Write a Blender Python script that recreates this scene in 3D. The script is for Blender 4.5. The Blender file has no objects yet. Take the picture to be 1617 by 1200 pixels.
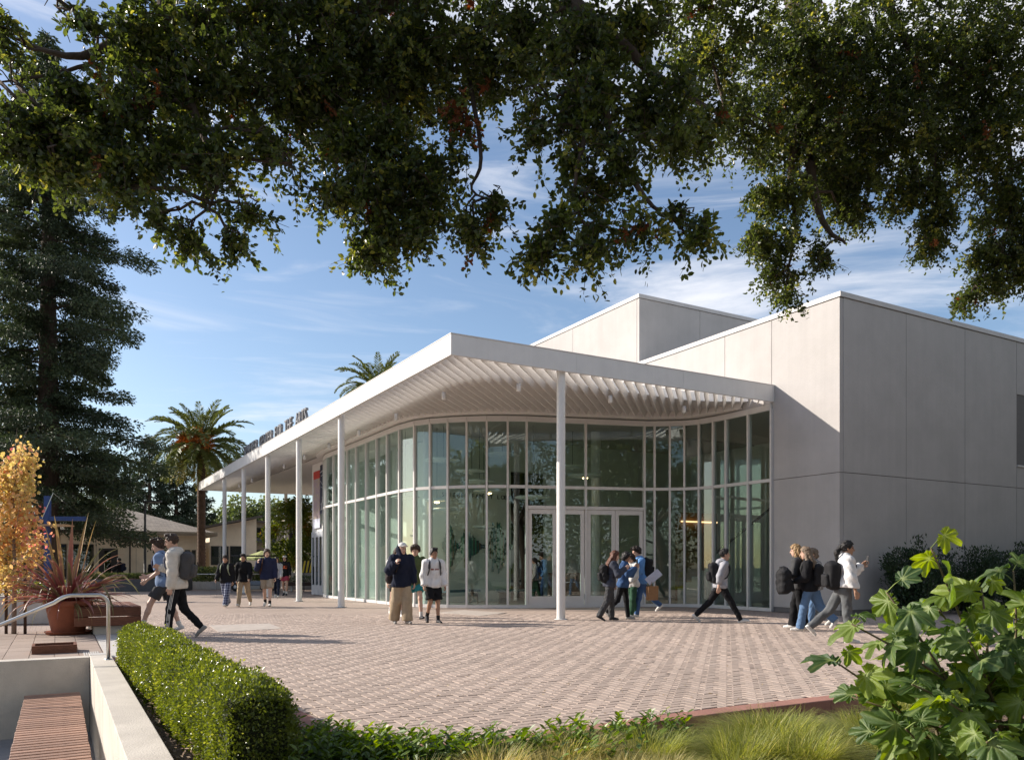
import bpy, bmesh, math, random
import numpy as np
from mathutils import Vector, Matrix
from mathutils.geometry import tessellate_polygon

# ------------------------------------------------------------------ camera, sky, sun, exposure
SC = bpy.context.scene
COL = SC.collection
F_PX, CX, CY, EYE = 1251.7, 808.5, 894.3, 1.28      # focal length in photo pixels, principal column, horizon row, eye height
cam = bpy.data.cameras.new('camera'); cam_o = bpy.data.objects.new('camera', cam); COL.objects.link(cam_o)
cam_o.location = (0, 0, EYE); cam_o.rotation_euler = (math.pi/2, 0, 0)
cam.sensor_fit = 'HORIZONTAL'; cam.sensor_width = 36.0; cam.lens = F_PX/1617*36
cam.shift_y = (CY-600)/1617
cam.clip_start = 0.05; cam.clip_end = 2000
SC.camera = cam_o
TO_SUN = Vector((-1.824, 0.447, 1.0)).normalized()
sun = bpy.data.lights.new('sun', 'SUN'); sun_o = bpy.data.objects.new('sun', sun); COL.objects.link(sun_o)
sun.energy = 5.0; sun.angle = math.radians(0.53); sun.color = (1.0, 0.915, 0.81)
sun_o.rotation_euler = TO_SUN.to_track_quat('Z', 'Y').to_euler()
sun_o.location = TO_SUN*80
SC.view_settings.view_transform = 'Standard'; SC.view_settings.look = 'None'
SC.view_settings.exposure = 0.60; SC.view_settings.gamma = 1.0; SC.view_settings.use_curve_mapping = False
world = bpy.data.worlds.new('World'); SC.world = world; world.use_nodes = True
def build_world():
    nt = world.node_tree; N = nt.nodes; Lk = nt.links; N.clear()
    out = N.new('ShaderNodeOutputWorld'); bg = N.new('ShaderNodeBackground')
    sky = N.new('ShaderNodeTexSky'); sky.sky_type = 'NISHITA'; sky.sun_disc = False
    sky.sun_elevation = math.asin(TO_SUN.z); sky.sun_rotation = math.atan2(TO_SUN.x, TO_SUN.y)
    sky.altitude = 30; sky.air_density = 1.0; sky.dust_density = 1.0; sky.ozone_density = 2.4
    tc = N.new('ShaderNodeTexCoord'); sep = N.new('ShaderNodeSeparateXYZ'); Lk.new(tc.outputs['Generated'], sep.inputs[0])
    zc = N.new('ShaderNodeMath'); zc.operation = 'MAXIMUM'; Lk.new(sep.outputs['Z'], zc.inputs[0]); zc.inputs[1].default_value = 0.03
    za = N.new('ShaderNodeMath'); za.operation = 'ADD'; Lk.new(zc.outputs[0], za.inputs[0]); za.inputs[1].default_value = 0.12
    dx = N.new('ShaderNodeMath'); dx.operation = 'DIVIDE'; Lk.new(sep.outputs['X'], dx.inputs[0]); Lk.new(za.outputs[0], dx.inputs[1])
    dy = N.new('ShaderNodeMath'); dy.operation = 'DIVIDE'; Lk.new(sep.outputs['Y'], dy.inputs[0]); Lk.new(za.outputs[0], dy.inputs[1])
    cb = N.new('ShaderNodeCombineXYZ'); Lk.new(dx.outputs[0], cb.inputs[0]); Lk.new(dy.outputs[0], cb.inputs[1])
    mp = N.new('ShaderNodeMapping'); mp.inputs['Scale'].default_value = (0.75, 1.6, 1); mp.inputs['Location'].default_value = (3.7, 1.2, 0)
    mp.inputs['Rotation'].default_value = (0, 0, math.radians(-12))
    Lk.new(cb.outputs[0], mp.inputs[0])
    n1 = N.new('ShaderNodeTexNoise'); n1.inputs['Scale'].default_value = 0.75; n1.inputs['Detail'].default_value = 9; n1.inputs['Roughness'].default_value = 0.62
    n1.inputs['Distortion'].default_value = 0.5
    Lk.new(mp.outputs[0], n1.inputs['Vector'])
    # more cloud towards the right (east) as the real sky had: a wide gradient in azimuth, valid all around
    gx = N.new('ShaderNodeMapRange'); gx.inputs['From Min'].default_value = -0.5; gx.inputs['From Max'].default_value = 0.6
    gx.inputs['To Min'].default_value = -0.09; gx.inputs['To Max'].default_value = 0.115
    Lk.new(sep.outputs['X'], gx.inputs['Value'])
    ad = N.new('ShaderNodeMath'); ad.operation = 'ADD'; Lk.new(n1.outputs['Fac'], ad.inputs[0]); Lk.new(gx.outputs[0], ad.inputs[1])
    cr = N.new('ShaderNodeMapRange'); cr.interpolation_type = 'SMOOTHSTEP'
    cr.inputs['From Min'].default_value = 0.485; cr.inputs['From Max'].default_value = 0.72; cr.inputs['To Max'].default_value = 0.85
    Lk.new(ad.outputs[0], cr.inputs['Value'])
    # a second, thinner layer: long level wisps low over the horizon
    m2 = N.new('ShaderNodeMapping'); m2.inputs['Scale'].default_value = (1.6, 1.6, 13.0); m2.inputs['Location'].default_value = (2.3, .7, .4); Lk.new(tc.outputs['Generated'], m2.inputs[0])
    n2 = N.new('ShaderNodeTexNoise'); n2.inputs['Scale'].default_value = 1.5; n2.inputs['Detail'].default_value = 8; n2.inputs['Roughness'].default_value = 0.6; n2.inputs['Distortion'].default_value = 0.7; Lk.new(m2.outputs[0], n2.inputs['Vector'])
    c2 = N.new('ShaderNodeMapRange'); c2.interpolation_type = 'SMOOTHSTEP'; c2.inputs['From Min'].default_value = 0.53; c2.inputs['From Max'].default_value = 0.75; c2.inputs['To Max'].default_value = 0.42; Lk.new(n2.outputs['Fac'], c2.inputs['Value'])
    mxm = N.new('ShaderNodeMath'); mxm.operation = 'MAXIMUM'; Lk.new(cr.outputs[0], mxm.inputs[0]); Lk.new(c2.outputs[0], mxm.inputs[1])
    mix = N.new('ShaderNodeMix'); mix.data_type = 'RGBA'
    Lk.new(mxm.outputs[0], mix.inputs['Factor']); Lk.new(sky.outputs[0], mix.inputs['A']); mix.inputs['B'].default_value = (6.6, 6.6, 6.9, 1)
    hz = N.new('ShaderNodeHueSaturation'); hz.inputs['Saturation'].default_value = 0.98; hz.inputs['Value'].default_value = 1.0
    Lk.new(mix.outputs['Result'], hz.inputs['Color'])
    Lk.new(hz.outputs[0], bg.inputs['Color']); bg.inputs['Strength'].default_value = 0.112
    Lk.new(bg.outputs[0], out.inputs[0])
build_world()
cy = SC.cycles
cy.max_bounces = 8; cy.transparent_max_bounces = 12; cy.diffuse_bounces = 4; cy.glossy_bounces = 4
cy.sample_clamp_indirect = 6.0

# ------------------------------------------------------------------ frames of reference
ANG = math.radians(29.82)
RX, RY = math.cos(ANG), math.sin(ANG)
C0 = (-1.346, 17.487)                                # the outer corner of the canopy on the ground
def W(u, v, z=0.0):                                  # building axes -> world
    return Vector((C0[0]+u*RX-v*RY, C0[1]+u*RY+v*RX, z))
def toUV(x, y):
    dx, dy = x-C0[0], y-C0[1]
    return dx*RX+dy*RY, -dx*RY+dy*RX
def at(px, py, z):                                   # a point seen at (px,py) that lies at height z
    Y = (z-EYE)*F_PX/(CY-py); return Vector(((px-CX)/F_PX*Y, Y, z))
def ad(px, py, Y):                                   # a point seen at (px,py) at distance Y
    return Vector(((px-CX)/F_PX*Y, Y, EYE+(CY-py)/F_PX*Y))
rng = np.random.default_rng(7)
random.seed(11)

# ------------------------------------------------------------------ materials
def _nodes(name):
    m = bpy.data.materials.new(name); m.use_nodes = True
    nt = m.node_tree; return m, nt, nt.nodes, nt.links, nt.nodes['Principled BSDF']
def mat(name, col, rough=0.6, var=0.12, scale=6.0, bump=0.0, bscale=60.0, metal=0.0, spec=0.4, col2=None, stretch=(1,1,1), tint=0.0, per_object=0.0, detail=5, streak=0.0):
    m, nt, N, Lk, b = _nodes(name)
    tc = N.new('ShaderNodeTexCoord'); mp = N.new('ShaderNodeMapping'); Lk.new(tc.outputs['Object'], mp.inputs[0]); mp.inputs['Scale'].default_value = stretch
    n = N.new('ShaderNodeTexNoise'); n.inputs['Scale'].default_value = scale; n.inputs['Detail'].default_value = detail; n.inputs['Roughness'].default_value = 0.62
    Lk.new(mp.outputs[0], n.inputs['Vector'])
    c2 = col2 or tuple(min(1, c*(1-var)) for c in col); c1 = col if col2 else tuple(min(1, c*(1+var)) for c in col)
    ra = N.new('ShaderNodeMapRange'); ra.inputs['From Min'].default_value = 0.32; ra.inputs['From Max'].default_value = 0.68
    Lk.new(n.outputs['Fac'], ra.inputs['Value'])
    mx = N.new('ShaderNodeMix'); mx.data_type = 'RGBA'; Lk.new(ra.outputs[0], mx.inputs['Factor'])
    mx.inputs['A'].default_value = (*c1, 1); mx.inputs['B'].default_value = (*c2, 1)
    last = mx.outputs['Result']
    if streak:                                       # rain streaks and soft blotches that belong to the surface
        m3 = N.new('ShaderNodeMapping'); m3.inputs['Scale'].default_value = (2.6, 2.6, .10); Lk.new(tc.outputs['Object'], m3.inputs[0])
        n3 = N.new('ShaderNodeTexNoise'); n3.inputs['Scale'].default_value = 1.6; n3.inputs['Detail'].default_value = 7; n3.inputs['Roughness'].default_value = .7; Lk.new(m3.outputs[0], n3.inputs['Vector'])
        r3 = N.new('ShaderNodeMapRange'); r3.inputs['From Min'].default_value = .3; r3.inputs['From Max'].default_value = .7; r3.inputs['To Min'].default_value = 1-streak; r3.inputs['To Max'].default_value = 1+streak*.4; Lk.new(n3.outputs['Fac'], r3.inputs['Value'])
        h3 = N.new('ShaderNodeHueSaturation'); Lk.new(last, h3.inputs['Color']); Lk.new(r3.outputs[0], h3.inputs['Value']); last = h3.outputs[0]
    if tint or per_object:
        hs = N.new('ShaderNodeHueSaturation'); Lk.new(last, hs.inputs['Color'])
        s = None
        if tint:
            at_ = N.new('ShaderNodeAttribute'); at_.attribute_name = 'tint'
            r1 = N.new('ShaderNodeMapRange'); r1.inputs['To Min'].default_value = 1-tint; r1.inputs['To Max'].default_value = 1+tint; Lk.new(at_.outputs['Fac'], r1.inputs['Value']); s = r1.outputs[0]
        if per_object:
            oi = N.new('ShaderNodeObjectInfo')
            r2 = N.new('ShaderNodeMapRange'); r2.inputs['To Min'].default_value = 1-per_object; r2.inputs['To Max'].default_value = 1+per_object; Lk.new(oi.outputs['Random'], r2.inputs['Value'])
            if s is None: s = r2.outputs[0]
            else:
                mu = N.new('ShaderNodeMath'); mu.operation = 'MULTIPLY'; Lk.new(s, mu.inputs[0]); Lk.new(r2.outputs[0], mu.inputs[1]); s = mu.outputs[0]
        Lk.new(s, hs.inputs['Value']); last = hs.outputs[0]
    Lk.new(last, b.inputs['Base Color'])
    b.inputs['Roughness'].default_value = rough; b.inputs['Metallic'].default_value = metal; b.inputs['Specular IOR Level'].default_value = spec
    if bump:
        n2 = N.new('ShaderNodeTexNoise'); n2.inputs['Scale'].default_value = bscale; n2.inputs['Detail'].default_value = 6; Lk.new(mp.outputs[0], n2.inputs['Vector'])
        bp = N.new('ShaderNodeBump'); bp.inputs['Strength'].default_value = bump; bp.inputs['Distance'].default_value = 0.02
        Lk.new(n2.outputs['Fac'], bp.inputs['Height']); Lk.new(bp.outputs[0], b.inputs['Normal'])
    return m
def leafmat(name, c0, c1, c2=None, rough=0.45, trans=0.35, tcol=None, spec=0.5, per_object=False):
    m, nt, N, Lk, b = _nodes(name)
    a = N.new('ShaderNodeAttribute'); a.attribute_name = 'tint'
    src = a.outputs['Fac']
    if per_object:
        oi = N.new('ShaderNodeObjectInfo'); src = oi.outputs['Random']
    cr = N.new('ShaderNodeValToRGB'); Lk.new(src, cr.inputs[0])
    cr.color_ramp.elements[0].color = (*c0, 1); cr.color_ramp.elements[1].color = (*c1, 1)
    cr.color_ramp.elements[1].position = 0.85 if c2 else 1.0
    if c2:
        e = cr.color_ramp.elements.new(1.0); e.color = (*c2, 1)
    Lk.new(cr.outputs[0], b.inputs['Base Color']); b.inputs['Roughness'].default_value = rough; b.inputs['Specular IOR Level'].default_value = spec
    tr = N.new('ShaderNodeBsdfTranslucent')
    hs = N.new('ShaderNodeHueSaturation'); hs.inputs['Saturation'].default_value = 1.15; hs.inputs['Value'].default_value = 2.4; hs.inputs['Hue'].default_value = 0.485
    Lk.new(cr.outputs[0], hs.inputs['Color'])
    if tcol: tr.inputs['Color'].default_value = (*tcol, 1)
    else: Lk.new(hs.outputs[0], tr.inputs['Color'])
    ms = N.new('ShaderNodeMixShader'); ms.inputs[0].default_value = trans
    Lk.new(b.outputs[0], ms.inputs[1]); Lk.new(tr.outputs[0], ms.inputs[2]); Lk.new(ms.outputs[0], N['Material Output'].inputs[0])
    return m
def glassmat(name, tint=(0.80, 0.90, 0.85), ior=1.6, boost=1.0):
    m, nt, N, Lk, b = _nodes(name); N.remove(b)
    t = N.new('ShaderNodeBsdfTransparent'); t.inputs[0].default_value = (*tint, 1)
    g = N.new('ShaderNodeBsdfGlossy'); g.inputs['Roughness'].default_value = 0.0; g.inputs['Color'].default_value = (0.95, 1.0, 0.98, 1)
    fr = N.new('ShaderNodeFresnel'); geo = N.new('ShaderNodeNewGeometry'); mr = N.new('ShaderNodeMapRange'); mr.inputs['To Min'].default_value = ior; mr.inputs['To Max'].default_value = 1/ior; Lk.new(geo.outputs['Backfacing'], mr.inputs['Value']); Lk.new(mr.outputs[0], fr.inputs['IOR'])
    mu = N.new('ShaderNodeMath'); mu.operation = 'MULTIPLY'; mu.use_clamp = True; Lk.new(fr.outputs[0], mu.inputs[0]); mu.inputs[1].default_value = boost
    ms = N.new('ShaderNodeMixShader'); Lk.new(mu.outputs[0], ms.inputs[0]); Lk.new(t.outputs[0], ms.inputs[1]); Lk.new(g.outputs[0], ms.inputs[2])
    Lk.new(ms.outputs[0], N['Material Output'].inputs[0]); return m
def emitmat(name, col, s):
    m, nt, N, Lk, b = _nodes(name); b.inputs['Base Color'].default_value = (*col, 1)
    b.inputs['Emission Color'].default_value = (*col, 1); b.inputs['Emission Strength'].default_value = s; return m

# ------------------------------------------------------------------ objects
def tag(o, label=None, cat=None, group=None, kind=None):
    if label: o['label'] = label
    if cat: o['category'] = cat
    if group: o['group'] = group
    if kind: o['kind'] = kind
    return o
def root(name, label, cat, loc=(0, 0, 0), rz=0.0, group=None):
    o = bpy.data.objects.new(name, None); COL.objects.link(o); o.empty_display_size = 0.2
    o.location = loc; o.rotation_euler = (0, 0, rz); return tag(o, label, cat, group)
def link(name, me, parent=None, m=None, loc=None, rot=None, scale=None):
    o = bpy.data.objects.new(name, me); COL.objects.link(o)
    if m is not None and not me.materials: me.materials.append(m)
    if parent is not None: o.parent = parent
    if loc is not None: o.location = loc
    if rot is not None: o.rotation_euler = rot
    if scale is not None: o.scale = scale
    return o
def copy_tree(o, parent=None):
    c = o.copy(); COL.objects.link(c)
    if parent is not None: c.parent = parent
    for ch in [k for k in COL.objects if k.parent == o]: copy_tree(ch, c)
    return c
def mesh_np(name, V, faces, tint=None, smooth=False):
    """V (n,3); faces: list of int arrays (m,k); tint: per-face floats in the order of the arrays"""
    me = bpy.data.meshes.new(name)
    V = np.ascontiguousarray(V, dtype=np.float32)
    me.vertices.add(len(V)); me.vertices.foreach_set('co', V.ravel())
    idx = np.concatenate([np.asarray(f, dtype=np.int32).ravel() for f in faces])
    tot = np.concatenate([np.full(len(f), f.shape[1], dtype=np.int32) for f in faces])
    st = np.concatenate([[0], np.cumsum(tot)[:-1]]).astype(np.int32)
    me.loops.add(len(idx)); me.loops.foreach_set('vertex_index', idx)
    me.polygons.add(len(tot)); me.polygons.foreach_set('loop_start', st)
    try: me.polygons.foreach_set('loop_total', tot)
    except Exception: pass
    me.polygons.foreach_set('use_smooth', np.full(len(tot), bool(smooth)))
    if tint is not None:
        a = me.attributes.new('tint', 'FLOAT', 'FACE'); a.data.foreach_set('value', np.asarray(tint, dtype=np.float32))
    me.update(calc_edges=True); return me

class MB:
    """collects simple solids into one mesh"""
    def __init__(s): s.V = []; s.F = []; s.S = []
    def add(s, vs, fs, smooth=False):
        b = len(s.V); s.V += [tuple(v) for v in vs]; s.F += [tuple(b+i for i in f) for f in fs]; s.S += [smooth]*len(fs); return s
    def box(s, x0, x1, y0, y1, z0, z1, bev=0.0):
        if bev:
            return s.bevbox(x0, x1, y0, y1, z0, z1, bev)
        v = [(x0,y0,z0),(x1,y0,z0),(x1,y1,z0),(x0,y1,z0),(x0,y0,z1),(x1,y0,z1),(x1,y1,z1),(x0,y1,z1)]
        return s.add(v, [(3,2,1,0),(4,5,6,7),(0,1,5,4),(1,2,6,5),(2,3,7,6),(3,0,4,7)])
    def bevbox(s, x0, x1, y0, y1, z0, z1, b):
        bm = bmesh.new(); bmesh.ops.create_cube(bm, size=1)
        bmesh.ops.scale(bm, vec=(x1-x0, y1-y0, z1-z0), verts=bm.verts); bmesh.ops.translate(bm, vec=((x0+x1)/2, (y0+y1)/2, (z0+z1)/2), verts=bm.verts)
        bmesh.ops.bevel(bm, geom=bm.edges[:], offset=b, segments=2, affect='EDGES', profile=0.5)
        bm.verts.index_update(); s.add([v.co[:] for v in bm.verts], [[v.index for v in f.verts] for f in bm.faces]); bm.free(); return s
    def obox(s, c, ax, ay, az):                       # oriented box: centre and three half axes
        c, ax, ay, az = map(Vector, (c, ax, ay, az)); v = []
        for sz in (-1, 1):
            for sx, sy in ((-1,-1),(1,-1),(1,1),(-1,1)): v.append(c+ax*sx+ay*sy+az*sz)
        return s.add(v, [(3,2,1,0),(4,5,6,7),(0,1,5,4),(1,2,6,5),(2,3,7,6),(3,0,4,7)])
    def beam(s, a, b, w, h, up=(0,0,1)):              # a box along a segment
        a, b = Vector(a), Vector(b); d = (b-a); l = d.length; d /= l; up = Vector(up)
        x = d.cross(up)
        if x.length < 1e-4: x = d.cross(Vector((1,0,0)))
        x.normalize(); y = x.cross(d)
        return s.obox((a+b)/2, d*l/2, x*w/2, y*h/2)
    def tube(s, pts, r, n=8, cap=True, smooth=True):
        pts = [Vector(p) for p in pts]; k = len(pts); rs = r if hasattr(r, '__len__') else [r]*k
        vs = []; prev = None
        for i, p in enumerate(pts):
            d = (pts[min(i+1, k-1)]-pts[max(i-1, 0)]).normalized()
            ref = prev if prev is not None else (Vector((1,0,0)) if abs(d.z) > 0.9 else Vector((0,0,1)))
            x = d.cross(ref)
            if x.length < 1e-4: x = d.cross(Vector((0,1,0)))
            x.normalize(); y = x.cross(d); prev = -y if False else ref
            for j in range(n):
                a = 2*math.pi*j/n; vs.append(p+x*(math.cos(a)*rs[i])+y*(math.sin(a)*rs[i]))
        fs = [(i*n+j, (i+1)*n+j, (i+1)*n+(j+1)%n, i*n+(j+1)%n) for i in range(k-1) for j in range(n)]
        s.add(vs, fs, smooth)
        if cap:
            b = len(s.V)-len(vs)
            s.F += [tuple(b+j for j in range(n)), tuple(b+(k-1)*n+j for j in reversed(range(n)))]; s.S += [False, False]
        return s
    def lathe(s, prof, n=24, c=(0,0,0), smooth=True):
        k = len(prof); vs = []
        for r, z in prof:
            for j in range(n):
                a = 2*math.pi*j/n; vs.append((c[0]+r*math.cos(a), c[1]+r*math.sin(a), c[2]+z))
        fs = [(i*n+j, i*n+(j+1)%n, (i+1)*n+(j+1)%n, (i+1)*n+j) for i in range(k-1) for j in range(n)]
        return s.add(vs, fs, smooth)
    def poly(s, pts, z0, z1=None):                    # flat polygon (and prism when z1 is given)
        pts = [(p[0], p[1]) for p in pts]; n = len(pts)
        ar = sum(pts[i][0]*pts[(i+1) % n][1]-pts[(i+1) % n][0]*pts[i][1] for i in range(n))
        if ar < 0: pts = pts[::-1]
        tris = tessellate_polygon([[Vector((x, y, 0)) for x, y in pts]])
        def up(t):
            a, b, c = (pts[i] for i in t)
            return t if (b[0]-a[0])*(c[1]-a[1])-(b[1]-a[1])*(c[0]-a[0]) > 0 else t[::-1]
        tris = [up(t) for t in tris]
        s.add([(x, y, z0) for x, y in pts], tris if z1 is None else [t[::-1] for t in tris])
        if z1 is not None:
            s.add([(x, y, z1) for x, y in pts], tris)
            s.add([(x, y, z0) for x, y in pts]+[(x, y, z1) for x, y in pts], [(i, (i+1) % n, n+(i+1) % n, n+i) for i in range(n)])
        return s
    def mesh(s, name):
        me = bpy.data.meshes.new(name); me.from_pydata([tuple(v) for v in s.V], [], s.F)
        me.polygons.foreach_set('use_smooth', s.S); me.update(); return me
    def build(s, name, m, parent=None, **k):
        return link(name, s.mesh(name), parent, m, **k)

# leaves: one template copied by numpy
T_HEX = (np.array([(0,0,0),(.28,-.42,.10),(.68,-.40,.10),(1,0,-.06),(.68,.40,.10),(.28,.42,.10)]), [np.array([(0,3,2,1)]), np.array([(0,5,4,3)])])
T_DIA = (np.array([(0,0,0),(.5,-.5,.12),(1,0,0),(.5,.5,.12)]), [np.array([(0,2,1)]), np.array([(0,3,2)])])
def norm(a): return a/np.maximum(np.linalg.norm(a, axis=-1, keepdims=True), 1e-9)
def leaf_mesh(name, P, D, Nn, ln, wd, T=T_DIA, tint=None):
    P = np.asarray(P, float); n = len(P); D = norm(np.asarray(D, float)); S = norm(np.cross(D, Nn)); U = np.cross(S, D)
    ln = np.broadcast_to(ln, (n,)).reshape(n, 1, 1); wd = np.broadcast_to(wd, (n,)).reshape(n, 1, 1)
    t = T[0]
    V = P[:, None, :]+D[:, None, :]*t[None, :, 0:1]*ln+S[:, None, :]*t[None, :, 1:2]*wd+U[:, None, :]*t[None, :, 2:3]*wd
    k = len(t); base = (np.arange(n)*k)[:, None, None]
    F = np.concatenate([(base+f[None]).reshape(-1, f.shape[1]) for f in T[1]])
    if tint is None: tint = rng.random(n)
    return mesh_np(name, V.reshape(-1, 3), [F], np.concatenate([tint]*len(T[1])))
def rdir(n): return norm(rng.normal(size=(n, 3)))

# letters are made first, while the scene is still small
def text_mesh(s, size, ext, bevel=0):
    cu = bpy.data.curves.new('lettering', 'FONT'); cu.body = s; cu.size = size; cu.extrude = ext; cu.align_x = 'LEFT'; cu.resolution_u = 2
    o = bpy.data.objects.new('lettering', cu); COL.objects.link(o)
    dg = bpy.context.evaluated_depsgraph_get(); me = bpy.data.meshes.new_from_object(o.evaluated_get(dg)); bpy.data.objects.remove(o); return me

LET = {}
for _c in sorted(set('SPIEKER FAMILY LOBBY')-{' '}): LET[(_c, 0)] = text_mesh(_c, .21, .01)
for _c in sorted(set('SPIEKER CENTER FOR THE ARTS')-{' '}): LET[(_c, 1)] = text_mesh(_c, .60, .05)
# ------------------------------------------------------------------ shared materials
white_paint = mat('white_paint', (0.70, 0.69, 0.675), 0.45, 0.04, 2.0, streak=.05)
coping_m = mat('coping_metal', (0.52, 0.50, 0.485), 0.5, 0.05, 2)
white_metal = mat('white_metal', (0.70, 0.69, 0.67), 0.4, 0.03, 3, spec=0.5)
louvre_paint = mat('louvre_paint', (0.74, 0.71, 0.67), 0.5, 0.03, 3)
stucco = mat('stucco', (0.455, 0.43, 0.413), 0.85, 0.065, 0.9, bump=0.3, bscale=45, spec=0.15, streak=.05)
joint_dark = mat('joint_dark', (0.16, 0.15, 0.145), 0.9, 0.05)
alu = mat('mullion_paint', (0.62, 0.60, 0.58), 0.42, 0.03, 3)
concrete = mat('concrete', (0.55, 0.50, 0.435), 0.85, 0.12, 2.2, bump=0.25, bscale=70, spec=0.2)
conc_light = mat('light_concrete', (0.50, 0.475, 0.44), 0.85, 0.12, 3, bump=0.2, bscale=90, spec=0.2)
steel = mat('brushed_steel', (0.62, 0.60, 0.56), 0.28, 0.06, 20, metal=1.0)
dark_metal = mat('dark_metal', (0.03, 0.03, 0.032), 0.5, 0.1)
glass = glassmat('lobby_glass', (0.81, 0.873, 0.853), 1.7, 1.0)
dark_glass = glassmat('window_glass', (0.35, 0.42, 0.42), 1.7, 1.3)
soil = mat('mulch_soil', (0.14, 0.095, 0.064), 0.95, 0.4, 25, bump=0.8, bscale=60)
bark = mat('bark', (0.075, 0.055, 0.042), 0.95, 0.35, 9, bump=0.8, bscale=30, stretch=(1,1,.25))
wood = mat('bench_wood', (0.31, 0.185, 0.13), 0.6, 0.25, 14, bump=0.3, bscale=40, stretch=(.35, 5, 5), per_object=0.22)
wood_red = mat('red_wood_box', (0.17, 0.065, 0.035), 0.6, 0.25, 8, bump=0.3, bscale=30, stretch=(1, 1, 6), per_object=0.15)

# ------------------------------------------------------------------ ground
EDGE = [(-6.2, 11.6), (-5.2, 10.9), (-4.2, 9.85), (-3.3, 8.75), (-2.65, 7.95), (-2.09, 7.33), (-1.61, 6.62), (-1.2, 5.95), (-0.75, 5.72), (-0.25, 5.85),
        (0.4, 6.28), (1.02, 6.68), (2.32, 7.43), (3.49, 8.06), (5.2, 8.95), (7.5, 10.0), (10.5, 11.1), (15, 12.4), (24, 14.5)]
def smooth_curve(P, k=6):
    P = [Vector((p[0], p[1], 0)) for p in P]; out = []
    for i in range(len(P)-1):
        a, b, c, d = P[max(i-1, 0)], P[i], P[i+1], P[min(i+2, len(P)-1)]
        for j in range(k):
            t = j/k; out.append(0.5*((2*b)+(c-a)*t+(2*a-5*b+4*c-d)*t*t+(3*b-a-3*c+d)*t**3))
    out.append(P[-1]); return out
edge_s = smooth_curve(EDGE)
BACK_V = -3.35                                      # plane of the pit's back wall
wl = lambda u, v: (W(u, v).x, W(u, v).y)
pw = W(-40, BACK_V); pe = W(-6.84, BACK_V)
plaza_poly = [(p.x, p.y) for p in edge_s]+[(60, 22), (60, 75), (-75, 75), (pw.x-35, pw.y-20), (pw.x, pw.y), (pe.x, pe.y)]
def brick_sheet():
    m, nt, N, Lk, b = _nodes('far_brick_paving')
    tc = N.new('ShaderNodeTexCoord'); mp = N.new('ShaderNodeMapping'); mp.inputs['Rotation'].default_value = (0, 0, -ANG); Lk.new(tc.outputs['Object'], mp.inputs[0])
    br = N.new('ShaderNodeTexBrick'); br.inputs['Scale'].default_value = 1.0; br.inputs['Brick Width'].default_value = 0.2; br.inputs['Row Height'].default_value = 0.1
    br.inputs['Mortar Size'].default_value = 0.006; br.inputs['Color1'].default_value = (0.36, 0.285, 0.24, 1); br.inputs['Color2'].default_value = (0.42, 0.335, 0.285, 1); br.inputs['Mortar'].default_value = (0.22, 0.165, 0.13, 1)
    Lk.new(mp.outputs[0], br.inputs['Vector'])
    n = N.new('ShaderNodeTexNoise'); n.inputs['Scale'].default_value = 0.35; n.inputs['Detail'].default_value = 6; Lk.new(tc.outputs['Object'], n.inputs['Vector'])
    ra = N.new('ShaderNodeMapRange'); ra.inputs['From Min'].default_value = .3; ra.inputs['From Max'].default_value = .7; ra.inputs['To Min'].default_value = .88; ra.inputs['To Max'].default_value = 1.1; Lk.new(n.outputs['Fac'], ra.inputs['Value'])
    hs = N.new('ShaderNodeHueSaturation'); Lk.new(br.outputs['Color'], hs.inputs['Color']); Lk.new(ra.outputs[0], hs.inputs['Value'])
    Lk.new(hs.outputs[0], b.inputs['Base Color']); b.inputs['Roughness'].default_value = .85; b.inputs['Specular IOR Level'].default_value = .2
    return m
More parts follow.
